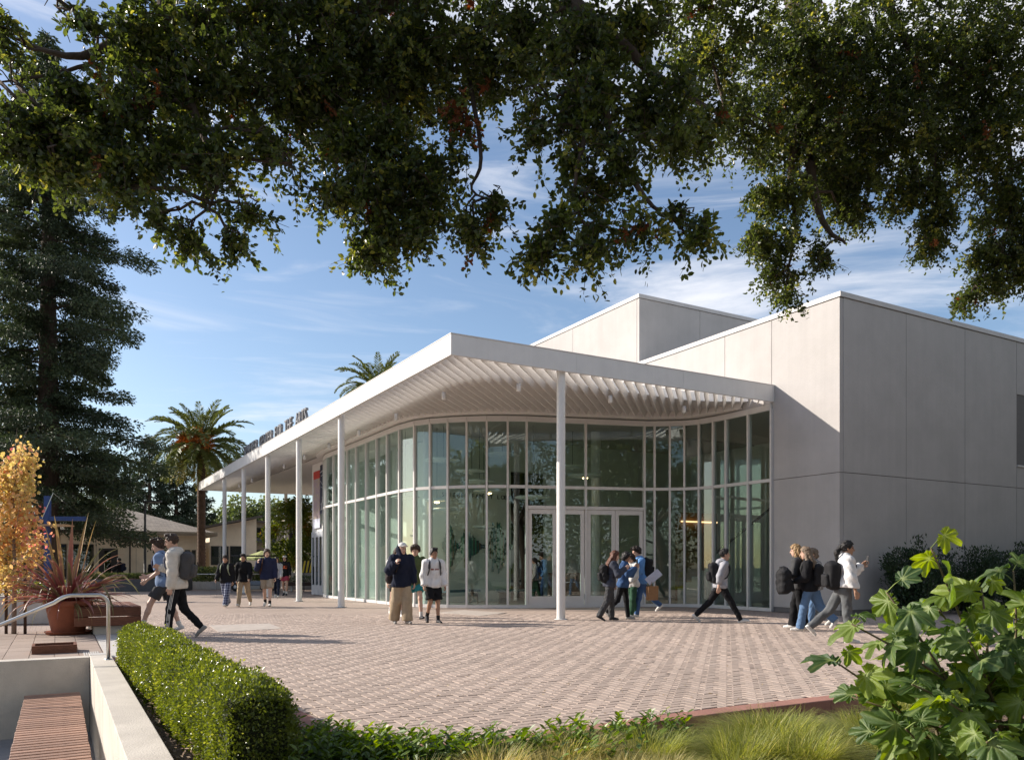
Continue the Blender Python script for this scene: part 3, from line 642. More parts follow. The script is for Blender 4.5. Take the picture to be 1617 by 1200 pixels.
MB().box(cu0, cu1, 6.6, 6.7, cz0-.02, cz0+.03).build('cove_lamp', emitmat('cove_lamp', (1.0, .62, .30), 1.6), B)
MB().box(cu0-.1, cu1+.1, 6.71, 6.9, .02, cz0+.35).build('reception_wall', mat('reception_wood', (.22, .11, .05), .5, .2, 4), B)
rc = MB().box(8.0, 9.3, 7.9, 8.6, .02, 1.05).build('reception_counter', wood, B)
# text on the lobby wall
ink = mat('wall_lettering', (.04, .045, .045), .6, .05)
gt_ = root('wall_text', 'dark lettering high on the pale lobby wall behind the glass', 'lettering', W(4.2, 9.59, 3.75), ANG)
s = 'SPIEKER FAMILY LOBBY'
for k, ch in enumerate(s):
    if ch == ' ': continue
    o = link('letter', LET[(ch, 0)], gt_, ink, loc=(k*.148, 0, 0), rot=(math.pi/2, 0, 0))
# sound wave artwork made of upright strips
art = root('wave_artwork', 'wall artwork of upright teal, green and brown strips shaped like a sound wave', 'artwork', W(4.2, 9.55, 0), ANG)
pal = [mat('strip_'+n, c, .5, .08) for n, c in (('teal', (.03, .14, .15)), ('green', (.09, .30, .19)), ('brown', (.13, .07, .045)), ('navy', (.03, .05, .10)), ('pale_green', (.25, .45, .35)), ('olive', (.13, .13, .05)))]
sm = [MB().box(-.014, .014, -.05, 0, -.5, .5).mesh('strip') for _ in pal]
for me_, m_ in zip(sm, pal): me_.materials.append(m_)
for k in range(104):
    x = k*.0277; t = k/103
    e = .10+1.0*math.exp(-((t-.80)/.075)**2)+.75*math.exp(-((t-.70)/.035)**2)+.8*math.exp(-((t-.33)/.06)**2)+.85*math.exp(-((t-.10)/.06)**2)+.3*math.exp(-((t-.45)/.05)**2)
    h = 2*e*random.uniform(.55, 1.0)*.95
    link('strip', sm[random.choice((0, 0, 1, 2, 3, 4, 5)) if random.random() < .6 else (k//6) % 6], art, loc=(x, 0, 2.0+random.uniform(-.12, .12)*e), scale=(1, 1, h))
# disc pendants
disc_m = mat('disc_white', (.74, .76, .72), .5, .03); lampm = emitmat('warm_lamp', (1.0, .66, .32), 14.0)
plist = [(793, 718, 27.6, .62), (745, 745, 26.6, .55), (757, 761, 26.8, .55), (700, 727, 26.2, .6), (904, 738, 27.5, .48), (924, 752, 26.6, .56), (772, 776, 27.2, .55), (842, 786, 26.3, .62), (690, 790, 26.7, .42), (705, 805, 27.0, .5), (755, 833, 28.3, .4), (640, 786, 27.5, .5)]
PEN = ['highest white disc pendant, right of the corner mullions', 'white disc pendant below the highest pair, unlit', 'larger white disc just above the transom, left of the wall lettering', 'high white disc pendant at the left of the rounded corner', 'small white disc pendant left of the front column above the doors',
 'white disc pendant with a lit warm bulb right of the front column', 'white disc pendant with a lit warm bulb over the wall lettering', 'wide white disc pendant just above the left pair of doors', 'white disc pendant with a lit warm bulb at the left of the curved glass', 'white disc pendant under the lit one at the left of the curved glass', 'lowest pale disc pendant in front of the wave artwork', 'white disc pendant farthest left in the curved glass']
for k, (px, py, Y, r) in enumerate(plist):
    p = ad(px, py, Y); u, v = toUV(p.x, p.y)
    if v > 9.0 and u > 3.4: v = 8.9
    lit = k in (5, 6, 8)
    d = root('pendant_disc', PEN[k], 'pendant light', W(u, v, p.z), ANG, 'disc pendants in the lobby')
    MB().lathe([(.001, .06), (r*.9, .05), (r, .02), (r*.97, -.01), (.12, -.05), (.001, -.05)], 28).build('disc', disc_m, d)
    MB().tube([(0, 0, .05), (0, 0, 5.96-p.z)], .008, 6).build('cable', dark_metal, d)
    MB().lathe([(.001, -.10), (.07, -.085), (.09, -.052), (.001, -.051)], 14).build('bulb', lampm if lit else disc_m, d)
# benches in the lobby
for u, v in [(6.1, 7.6), (4.2, 8.2)]:
    t = root('lobby_bench', 'low dark bench inside the lobby, '+('nearer the doors' if u > 5 else 'nearer the curved corner'), 'bench', W(u, v, .02), ANG+.3, 'benches inside the lobby')
    MB().box(-.8, .8, -.22, .22, .40, .48, .01).build('seat', mat('bench_blue', (.03, .10, .13), .6), t)
    for x in (-.7, .66): MB().box(x, x+.04, -.2, .2, 0, .399).build('leg', dark_metal, t)
# roof sign: upright letters along the canopy edge
sign_m = mat('sign_metal', (.22, .22, .23), .45, .1, metal=.6)
sg = MB().box(.165, .195, 12.0, 23.3, ZT+.03, ZT+.05).build('roof_sign', sign_m, B)
txt = 'SPIEKER CENTER FOR THE ARTS'; adv = 11.0/len(txt)
for k, ch in enumerate(txt):
    if ch == ' ': continue
    me_ = LET[(ch, 1)]
    xs = [v.co.x for v in me_.vertices]; wd_ = max(xs)-min(xs)
    o = link('letter', me_, sg, sign_m, loc=(.18, 23.15-k*adv-.02, ZT+.06), rot=(math.pi/2, 0, -math.pi/2), scale=(1.05, 1.15, 1))

# two banners on the side wall and one on the rear column
def bannermat(name, c, ink_c, sc, dist, thr):
    m, nt, N, Lk, b = _nodes(name)
    tc = N.new('ShaderNodeTexCoord'); n = N.new('ShaderNodeTexNoise'); n.inputs['Scale'].default_value = sc; n.inputs['Detail'].default_value = 3; n.inputs['Distortion'].default_value = dist; Lk.new(tc.outputs['Object'], n.inputs['Vector'])
    r = N.new('ShaderNodeMapRange'); r.inputs['From Min'].default_value = thr; r.inputs['From Max'].default_value = thr+.04; Lk.new(n.outputs['Fac'], r.inputs['Value'])
    mx = N.new('ShaderNodeMix'); mx.data_type = 'RGBA'; Lk.new(r.outputs[0], mx.inputs['Factor']); mx.inputs['A'].default_value = (*c, 1); mx.inputs['B'].default_value = (*ink_c, 1)
    Lk.new(mx.outputs['Result'], b.inputs['Base Color']); b.inputs['Roughness'].default_value = .7; return m
bn = root('wall_banner', 'tall banner with a red header, mottled figures and a pale foot, on the side wall', 'banner', W(2.54, 18.85, 3.0), ANG, 'banners on the side wall')
MB().box(0, .015, 0, 1.0, .42, 2.2).build('print', bannermat('figure_print', (.30, .22, .25), (.36, .30, .22), 4, 1.5, .5), bn)
MB().box(-.002, .016, 0, 1.0, 2.2, 2.55).build('header', mat('red_print', (.42, .035, .025), .7, .1), bn)
MB().box(-.002, .016, 0, 1.0, 0, .42).build('foot', mat('pale_print', (.52, .53, .62), .7, .08), bn)
b2 = root('wall_banner', 'tall dark navy banner with white brush lettering, on the side wall nearest the curved glass', 'banner', W(2.54, 17.98, 3.15), ANG, 'banners on the side wall')
MB().box(0, .015, 0, .82, .45, 2.6).build('print', mat('navy_print', (.02, .025, .05), .7, .1), b2)
MB().box(0, .015, 0, .82, 0, .44).build('foot', mat('green_print', (.02, .03, .025), .7, .2), b2)
mk = MB()
for a, b, w_ in [((.1, 1.9), (.45, 1.7), .05), ((.15, 1.65), (.5, 1.55), .04), ((.2, .6), (.62, 1.5), .045), ((.3, 1.15), (.75, 1.25), .04), ((.12, .85), (.55, 1.0), .035), ((.2, .62), (.7, .72), .045), ((.1, 2.25), (.7, 2.35), .10), ((.2, 2.1), (.6, 2.16), .05)]:
    mk.beam((-.004, .82-a[0], a[1]), (-.004, .82-b[0], b[1]), w_, .004, up=(0, 0, 1))
mk.build('lettering', mat('banner_white', (.6, .62, .66), .7), b2)
b3 = root('pole_banner', 'narrow dark banner with a pale figure hanging from the rear canopy column', 'banner', W(5.36, 35.4, 2.5), ANG)
MB().box(0, .85, 0, .03, 0, 2.5).build('print', mat('dark_print', (.025, .027, .035), .7), b3)
fig = MB()
for a, b, w_ in [((.35, .2), (.42, 1.0), .22), ((.3, .9), (.5, 1.7), .28), ((.15, 1.0), (.35, 1.6), .10), ((.6, 1.1), (.5, 1.6), .10), ((.42, 1.75), (.44, 2.05), .2), ((.55, .15), (.5, 1.0), .16)]:
    fig.beam((a[0], -.004, a[1]), (b[0], -.004, b[1]), w_, .006, up=(0, 1, 0))
fig.build('figure', mat('pale_figure', (.30, .31, .34), .7, .4, 8), b3)
MB().box(-.2, .9, .0, .03, 2.502, 2.53).box(-.2, .9, 0, .03, -.03, -.002).build('arm', dark_metal, b3)
# ------------------------------------------------------------------ planting near the camera
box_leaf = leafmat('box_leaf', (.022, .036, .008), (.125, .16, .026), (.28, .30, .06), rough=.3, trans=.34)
def scatter_on_tris(P, n):                          # n points on triangles P (k,3,3) by area, with normals
    a = np.linalg.norm(np.cross(P[:, 1]-P[:, 0], P[:, 2]-P[:, 0]), axis=1); i = rng.choice(len(P), n, p=a/a.sum())
    r1 = np.sqrt(rng.random(n))[:, None]; r2 = rng.random(n)[:, None]; t = P[i]
    q = (1-r1)*t[:, 0]+r1*(1-r2)*t[:, 1]+r1*r2*t[:, 2]
    return q, norm(np.cross(t[:, 1]-t[:, 0], t[:, 2]-t[:, 0]))
def value_noise(P, s, seed=0):
    r = np.random.default_rng(seed); ph = r.random((7, 3))*9; fr = norm(r.normal(size=(7, 3)))*s*r.uniform(.6, 1.6, (7, 1))
    return sum(np.sin(P@fr[k]*6.28+ph[k, 0]) for k in range(7))/3.2
# clipped box hedge following the planting bed
HC = smooth_curve([(-4.96, 10.55), (-4.2, 9.3), (-3.3, 7.82), (-2.4, 6.34), (-1.85, 5.43), (-1.56, 4.95)], 10)
def hedge():
    hw, z0, z1 = .235, -.13, .49; sec = []
    prof = [(-hw*.93, z0), (-hw, .12), (-hw*.98, z1-.10), (-hw*.85, z1-.02), (0, z1+.02), (hw*.85, z1-.02), (hw*.98, z1-.10), (hw, .12), (hw*.93, z0)]
    for i, p in enumerate(HC):
        d = (HC[min(i+1, len(HC)-1)]-HC[max(i-1, 0)]).normalized(); n_ = Vector((d.y, -d.x, 0)); k = 1.0
        k = (.55, .85, .95)[len(HC)-1-i] if len(HC)-1-i < 3 else 1.0; sec.append([(p+n_*x*k+Vector((0, 0, -.13+(z+.13)*(.55+.45*k) if k < 1 else z))) for x, z in prof])
    tr = []
    for a, b in zip(sec, sec[1:]):
        for j in range(len(prof)-1): tr += [(a[j], a[j+1], b[j+1]), (a[j], b[j+1], b[j])]
    for s_ in (sec[0], sec[-1]):
        for j in range(1, len(prof)-1): tr.append((s_[0], s_[j], s_[j+1]) if s_ is sec[-1] else (s_[0], s_[j+1], s_[j]))
    T = np.array([[v[:] for v in t] for t in tr]); h = root('box_hedge', 'clipped green box hedge curving along the concrete wall', 'hedge', HC[len(HC)//2])
    c = np.array(h.location); n = 105000
    q, nn = scatter_on_tris(T, n)
    ce = np.array([p[:] for p in HC[4:-5]]); near = ce[np.argmin(((q[:, None, :2]-ce[None, :, :2])**2).sum(-1), axis=1)]
    out = q-near; out[:, 2] = q[:, 2]-.2; out = norm(out)
    sgn = np.sign((nn*out).sum(1, keepdims=True)); nn = nn*sgn
    bumpn = value_noise(q, 1.6, 3)*.03+value_noise(q, 4.5, 4)*.022
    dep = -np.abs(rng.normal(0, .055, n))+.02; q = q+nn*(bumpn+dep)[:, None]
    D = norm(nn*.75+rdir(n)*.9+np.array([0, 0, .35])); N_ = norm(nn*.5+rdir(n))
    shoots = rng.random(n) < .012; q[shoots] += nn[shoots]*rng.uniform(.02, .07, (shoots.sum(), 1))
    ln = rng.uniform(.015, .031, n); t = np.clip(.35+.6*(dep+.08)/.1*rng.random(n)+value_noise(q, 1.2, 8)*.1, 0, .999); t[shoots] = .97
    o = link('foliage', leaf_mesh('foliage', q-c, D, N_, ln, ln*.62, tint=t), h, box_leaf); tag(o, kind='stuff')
    core = MB(); s2 = [[((p-Vector(c))+(Vector(q_)-p)*1.0) for q_ in []] for p in HC]
    cv = []
    HCc = HC[2:-3]
    for i, p in enumerate(HCc):
        for v in sec[i+2]:
            m_ = Vector((p.x, p.y, .2)); cv.append(tuple(m_+(v-m_)*.80-Vector(c)))
    k = len(prof); core.add(cv, [(i*k+j, i*k+j+1, (i+1)*k+j+1, (i+1)*k+j) for i in range(len(HCc)-1) for j in range(k-1)]+[tuple(range(k)), tuple((len(HCc)-1)*k+j for j in reversed(range(k)))])
    core.build('twigs', mat('hedge_twigs', (.018, .022, .008), .95, .4, 12), h)
hedge()
# bark mulch chips on the bed
def mulch():
    n = 42000
    P = np.stack([rng.uniform(-5.6, 6, n), rng.uniform(3.2, 11, n), np.full(n, -.125)], 1); k = inside_np(P[:, 0], P[:, 1], bed_poly); P = P[k]; n = len(P)
    P[:, 2] += rng.random(n)*.02; uu = (P[:, 0]-C0[0])*RX+(P[:, 1]-C0[1])*RY; P[:, 2] = np.where((uu < -5.95), P[:, 2]+.095, P[:, 2]); D = rdir(n); D[:, 2] *= .25; N_ = rdir(n)*.6+np.array([0, 0, 1.0])
    o = link('mulch', leaf_mesh('mulch', P, D, N_, rng.uniform(.02, .06, n), rng.uniform(.008, .02, n)), None, leafmat('mulch_chip', (.08, .048, .03), (.29, .19, .12), (.46, .35, .23), rough=.9, trans=0.0)); tag(o, kind='stuff', label='loose bark mulch on the planting bed')
mulch()
# evergreen ground cover at the foot of the picture
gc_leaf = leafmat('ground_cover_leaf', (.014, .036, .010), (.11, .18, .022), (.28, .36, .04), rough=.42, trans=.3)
def stems_with_leaves(P, hgt, n_leaf, ll, lw, spread=.6, seed=1, up=1.0):
    """upright stems at points P: returns leaf arrays"""
    n = len(P); A = []; Dd = []; t_ = []
    lean = rng.normal(0, spread*.45, (n, 2)); hs = hgt*rng.uniform(.5, 1.1, n)
    for k in range(n_leaf):
        f = (k+.6+rng.random(n)*.5)/n_leaf; z = f*hs
        p = P+np.stack([lean[:, 0]*z, lean[:, 1]*z, z*up], 1)
        a = k*2.4+rng.random(n)*1.5; d = np.stack([np.cos(a), np.sin(a), .25+.9*f*rng.random(n)], 1)
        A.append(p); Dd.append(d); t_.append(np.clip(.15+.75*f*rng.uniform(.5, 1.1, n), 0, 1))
    return np.concatenate(A), np.concatenate(Dd), np.concatenate(t_), lean, hs
def ground_cover():
    P = []
    for (a, b, hw, n) in [((-1.75, 5.9), (-.7, 5.35), .30, 170), ((-1.35, 5.3), (.6, 5.45), .34, 430), ((.3, 5.7), (1.05, 6.05), .22, 60), ((.9, 5.9), (1.3, 6.2), .15, 26)]:
        t = rng.random(n); x = a[0]+(b[0]-a[0])*t+rng.normal(0, hw*.5, n); y = a[1]+(b[1]-a[1])*t+rng.normal(0, hw*.5, n); P.append(np.stack([x, y, np.full(n, -.12)], 1))
    P = np.concatenate(P); k = inside_np(P[:, 0], P[:, 1]+.16, bed_poly); P = P[k]
    q, D, t, lean, hs = stems_with_leaves(P, .27, 11, .05, .03)
    n = len(q); ln = rng.uniform(.04, .078, n); N_ = rdir(n)*.5+np.array([0, 0, 1.0])
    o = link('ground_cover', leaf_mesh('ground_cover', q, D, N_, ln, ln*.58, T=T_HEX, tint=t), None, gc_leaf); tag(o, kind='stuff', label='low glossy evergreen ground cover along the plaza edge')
    mb = MB()
    for p, l, h in zip(P, lean, hs): mb.tube([p, p+np.array([l[0]*h, l[1]*h, h])], .0022, 3, cap=False)
    mb.build('ground_cover_stems', mat('green_stem', (.08, .10, .03), .8), None); tag(COL.objects['ground_cover_stems'], kind='stuff', label='thin stems of the ground cover')
ground_cover()
# tufts of ornamental grass
grass_green = leafmat('grass_green', (.10, .125, .022), (.31, .33, .08), (.50, .44, .19), rough=.5, trans=.4)
grass_straw = leafmat('grass_straw', (.17, .18, .04), (.50, .43, .17), (.60, .52, .27), rough=.6, trans=.35)
def grass_tuft(label, x, y, r, h, n, m, z=-.13, wind=(0.12, -.1)):
    g_ = root('grass_tuft', label, 'ornamental grass', (x, y, z), 0, 'grass tufts along the bed')
    a = rng.random(n)*6.283; rr = np.sqrt(rng.random(n))*r*.38; b = np.stack([np.cos(a)*rr, np.sin(a)*rr, np.zeros(n)], 1)
    a2 = a+rng.normal(0, .8, n); L_ = h*rng.uniform(.6, 1.45, n); outw = rng.uniform(.25, 1.25, n)*r
    K = 5; V = np.zeros((n, (K+1)*2, 3)); w0 = rng.uniform(.0028, .0055, n)
    for k in range(K+1):
        f = k/K; ox = np.cos(a2)*outw*f**1.6+wind[0]*f*f*h; oy = np.sin(a2)*outw*f**1.6+wind[1]*f*f*h; oz = L_*(f*1.25-.62*f**2.4*(outw/r))
        c = b+np.stack([ox, oy, oz], 1); s_ = np.stack([-np.sin(a2), np.cos(a2), np.zeros(n)], 1)*(w0*(1-f*.92))[:, None]
        V[:, 2*k] = c-s_; V[:, 2*k+1] = c+s_
    V[:, :, 2] = np.maximum(V[:, :, 2], .005)
    F = np.array([(2*k, 2*k+1, 2*k+3, 2*k+2) for k in range(K)]); base = (np.arange(n)*(K+1)*2)[:, None, None]
    t = np.repeat(rng.random(n), K)
    link('blades', mesh_np('blades', V.reshape(-1, 3), [(base+F[None]).reshape(-1, 4)], t), g_, m)
    return g_
grass_tuft('tall lime green fine leaved grass tuft nearest the red edging', 1.98, 6.0, .60, .23, 3800, grass_green)
grass_tuft('lime green grass tuft at the foot of the fig bush', 2.65, 5.85, .5, .2, 2200, grass_green)
grass_tuft('yellow green grass tuft low at the bottom edge left of the fig', 1.55, 5.35, .42, .24, 2000, grass_green)
grass_tuft('straw coloured grass tuft in the middle of the bed', .42, 5.35, .44, .22, 2900, grass_straw)
grass_tuft('dry straw grass tuft right of the ground cover', -.1, 4.95, .36, .22, 1800, grass_straw)
grass_tuft('mixed green and straw grass tuft between the straw tuft and the lime tuft', .98, 5.55, .42, .2, 2600, grass_green)
grass_tuft('short straw tuft at the very bottom of the bed', .95, 4.95, .36, .18, 1500, grass_straw)
grass_tuft('green tuft half hidden under the fig leaves', 3.2, 6.5, .4, .32, 1400, grass_green)

for x, y, r_, h_, n_, m_, lab in [(1.35, 6.05, .35, .12, 1500, grass_green, 'low lime grass tuft against the red edging, left of the tallest tuft'), (2.35, 6.55, .38, .13, 1500, grass_green, 'low lime grass tuft against the red edging, right of the tallest tuft'), (1.95, 5.3, .45, .26, 2200, grass_green, 'lime grass tuft in front of the tallest tuft'), (2.9, 6.5, .42, .18, 1500, grass_green, 'lime grass tuft behind the left shoots of the fig'), (.65, 4.75, .4, .2, 1500, grass_straw, 'flattened straw tuft at the bottom edge, beside the short one'), (1.4, 4.8, .4, .2, 1600, grass_green, 'flattened green tuft at the bottom edge beside the short straw tuft'), (-.5, 4.6, .36, .2, 1300, grass_straw, 'straw tuft at the bottom edge under the ground cover'), (1.65, 5.7, .4, .17, 1800, grass_green, 'broad lime tuft left of the tallest tuft, half merged with it'), (.25, 4.85, .36, .2, 1400, grass_straw, 'straw tuft below the middle straw tuft')]:
    grass_tuft(lab, x, y, r_, h_, n_, m_)
# fig bush: large lobed leaves, every one an object
fig_m = None
def fig_mat():
    m, nt, N, Lk, b = _nodes('fig_leaf')
    oi = N.new('ShaderNodeObjectInfo'); cr = N.new('ShaderNodeValToRGB'); Lk.new(oi.outputs['Random'], cr.inputs[0])
    cr.color_ramp.elements[0].color = (.040, .080, .026, 1); cr.color_ramp.elements[1].color = (.20, .26, .042, 1); _e = cr.color_ramp.elements.new(.6); _e.color = (.100, .155, .033, 1)
    a = N.new('ShaderNodeAttribute'); a.attribute_name = 'vein'
    mx = N.new('ShaderNodeMix'); mx.data_type = 'RGBA'; Lk.new(a.outputs['Fac'], mx.inputs['Factor']); Lk.new(cr.outputs[0], mx.inputs['A']); mx.inputs['B'].default_value = (.30, .36, .14, 1)
    n = N.new('ShaderNodeTexNoise'); n.inputs['Scale'].default_value = 14; n.inputs['Detail'].default_value = 5; tc = N.new('ShaderNodeTexCoord'); Lk.new(tc.outputs['Object'], n.inputs['Vector'])
    hs = N.new('ShaderNodeHueSaturation'); r = N.new('ShaderNodeMapRange'); r.inputs['To Min'].default_value = .75; r.inputs['To Max'].default_value = 1.25; Lk.new(n.outputs['Fac'], r.inputs['Value']); Lk.new(r.outputs[0], hs.inputs['Value']); Lk.new(mx.outputs['Result'], hs.inputs['Color'])
    Lk.new(hs.outputs[0], b.inputs['Base Color']); b.inputs['Roughness'].default_value = .5; b.inputs['Specular IOR Level'].default_value = .45
    bp = N.new('ShaderNodeBump'); bp.inputs['Strength'].default_value = .35; bp.inputs['Distance'].default_value = .006; Lk.new(n.outputs['Fac'], bp.inputs['Height']); Lk.new(bp.outputs[0], b.inputs['Normal'])
    tr = N.new('ShaderNodeBsdfTranslucent'); h2 = N.new('ShaderNodeHueSaturation'); h2.inputs['Saturation'].default_value = 1.25; h2.inputs['Value'].default_value = 2.6; h2.inputs['Hue'].default_value = .485; Lk.new(hs.outputs[0], h2.inputs['Color']); Lk.new(h2.outputs[0], tr.inputs['Color'])
    ms = N.new('ShaderNodeMixShader'); ms.inputs[0].default_value = .40; Lk.new(b.outputs[0], ms.inputs[1]); Lk.new(tr.outputs[0], ms.inputs[2]); Lk.new(ms.outputs[0], N['Material Output'].inputs[0]); return m
fig_m = fig_mat()
def fig_leaf_mesh(seed):
    r = random.Random(seed); lobes = [(90, 1.0, .23), (44, .90, .20), (136, .90, .20)]+([(2, .62, .17), (178, .62, .17)] if seed % 3 else [])
    lobes = [(a+r.uniform(-7, 7), l*r.uniform(.82, 1.08), w*r.uniform(.85, 1.2)) for a, l, w in lobes]
    K = 72; ring = []
    def hit(th, a, l, w):                            # far crossing of a ray with a rounded lobe (an ellipse along its axis)
        d = math.radians(th-a); A_, C_ = .44*l, .56*l; cd, sd = math.cos(d), math.sin(d)
        qa = (cd/A_)**2+(sd/w)**2; qb = -2*cd*C_/A_**2; qc = (C_/A_)**2-1; D_ = qb*qb-4*qa*qc
        return (-qb+math.sqrt(D_))/(2*qa) if D_ > 0 and cd > 0 else 0
    for k in range(K):
        th = -75+330*k/(K-1); rad = max([hit(th, *l) for l in lobes]+[.40 if -40 < th < 220 else .30])
        rad *= 1+.03*math.sin(th*.5+seed*3)+.015*math.sin(th*1.7+seed); ring.append((th, rad))
    V = [(0, 0, 0)]; vein = [1.0]; F = []
    for q in (.35, .7, 1.0):
        for th, rad in ring:
            x = math.cos(math.radians(th))*rad*q; y = math.sin(math.radians(th))*rad*q
            dv = min(abs((th-a+180) % 360-180) for a, l, w in lobes)
            z = -.28*(x*x+y*y)*.9+.06*min(1, dv/22)*q+.05*math.sin(3*x+seed)+.04*math.sin(th*.12*2+seed)*q
            V.append((x, y, z)); vein.append(max(0, 1-dv/3.4)*(.95-.5*q))
    for k in range(K-1): F.append((0, 1+k, 2+k))
    for q in range(2):
        for k in range(K-1): a = 1+q*K+k; F.append((a, a+K, a+K+1, a+1))
    V = [(x, y, z) for x, y, z in V]
    me = bpy.data.meshes.new('leaf'); me.from_pydata(V, [], F); me.polygons.foreach_set('use_smooth', [True]*len(F))
    at_ = me.attributes.new('vein', 'FLOAT', 'POINT'); at_.data.foreach_set('value', vein); me.materials.append(fig_m); return me
fig_ms = [fig_leaf_mesh(s_) for s_ in range(6)]
fig_stem = mat('fig_stem', (.13, .10, .055), .8, .25, 12); fig_pet = mat('fig_petiole', (.20, .26, .06), .6, .15)
def fig_bush():
    b = root('fig_bush', 'fig bush with big lobed green leaves at the right front', 'shrub', (3.0, 4.75, -.13)); c = Vector(b.location); r = random.Random(5)
    tips = []
    # tips: (px,py,distance) -- where the shoots of the bush end
    T_ = [(1470, 865, 4.6), (1400, 935, 4.5), (1345, 985, 4.6), (1320, 1045, 4.7), (1345, 1100, 4.9), (1400, 1020, 4.7), (1480, 960, 4.9), (1550, 930, 4.6), (1600, 900, 4.9), (1640, 960, 4.6), (1530, 1010, 4.4), (1440, 1080, 4.4), (1590, 1050, 4.5), (1500, 1110, 4.2), (1620, 1110, 4.3), (1430, 1150, 4.3), (1560, 1170, 4.0), (1700, 1000, 4.7), (1720, 900, 5.0), (1650, 1180, 4.1), (1380, 1160, 4.7), (1760, 1080, 4.6), (1700, 860, 5.4), (1450, 1010, 5.2), (1560, 1080, 5.0), (1500, 1190, 4.5), (1610, 1000, 5.2), (1660, 1060, 4.9)]
    for px, py, Y in T_:
        tip = ad(px, py, Y); base = c+Vector((r.uniform(-.35, .5), r.uniform(-.25, .35), 0))
        mid = base.lerp(tip, .5)+Vector((r.uniform(-.1, .1), r.uniform(-.1, .1), .12)); P = []
        for k in range(9):
            t = k/8; P.append((base*(1-t)**2+mid*2*t*(1-t)+tip*t*t)-c)
        MB().tube(P, [.013-.008*k/8 for k in range(9)], 7).build('stem', fig_stem, b)
        d = (P[-1]-P[-3]).normalized()
        for k in range(r.randint(8, 10)):
            f = 1-.075*k*r.uniform(.7, 1.1); i = min(7, int(f*8)); p0 = P[i].lerp(P[i+1], f*8-i) if f < 1 else P[-1]
            az = k*2.4+r.uniform(-.5, .5); out = Vector((math.cos(az), math.sin(az), .15+.35*(k < 2))).normalized(); out = (out+d*.35).normalized()
            pl = r.uniform(.05, .11); p1 = p0+out*pl
            MB().tube([p0, p0.lerp(p1, .5)+Vector((0, 0, .006)), p1], [.0035, .003, .0022], 5).build('petiole', fig_pet, b)
            s_ = r.uniform(.125, .215)*(.62 if k == 0 else 1)
            yv = (out+Vector((0, 0, r.uniform(-1.5, .1)))).normalized()
            zv = Vector((r.uniform(-1.2, .9), r.uniform(-1.3, .4), .7)); zv = (zv-yv*zv.dot(yv)).normalized(); xv = yv.cross(zv)
            M_ = Matrix((xv, yv, zv)).transposed().to_4x4(); M_.translation = p1
            o = link('leaf', fig_ms[r.randrange(6)], b); o.matrix_local = M_ @ Matrix.Diagonal((s_*r.uniform(.85, 1), s_, s_*r.uniform(.8, 1.6), 1))
fig_bush()

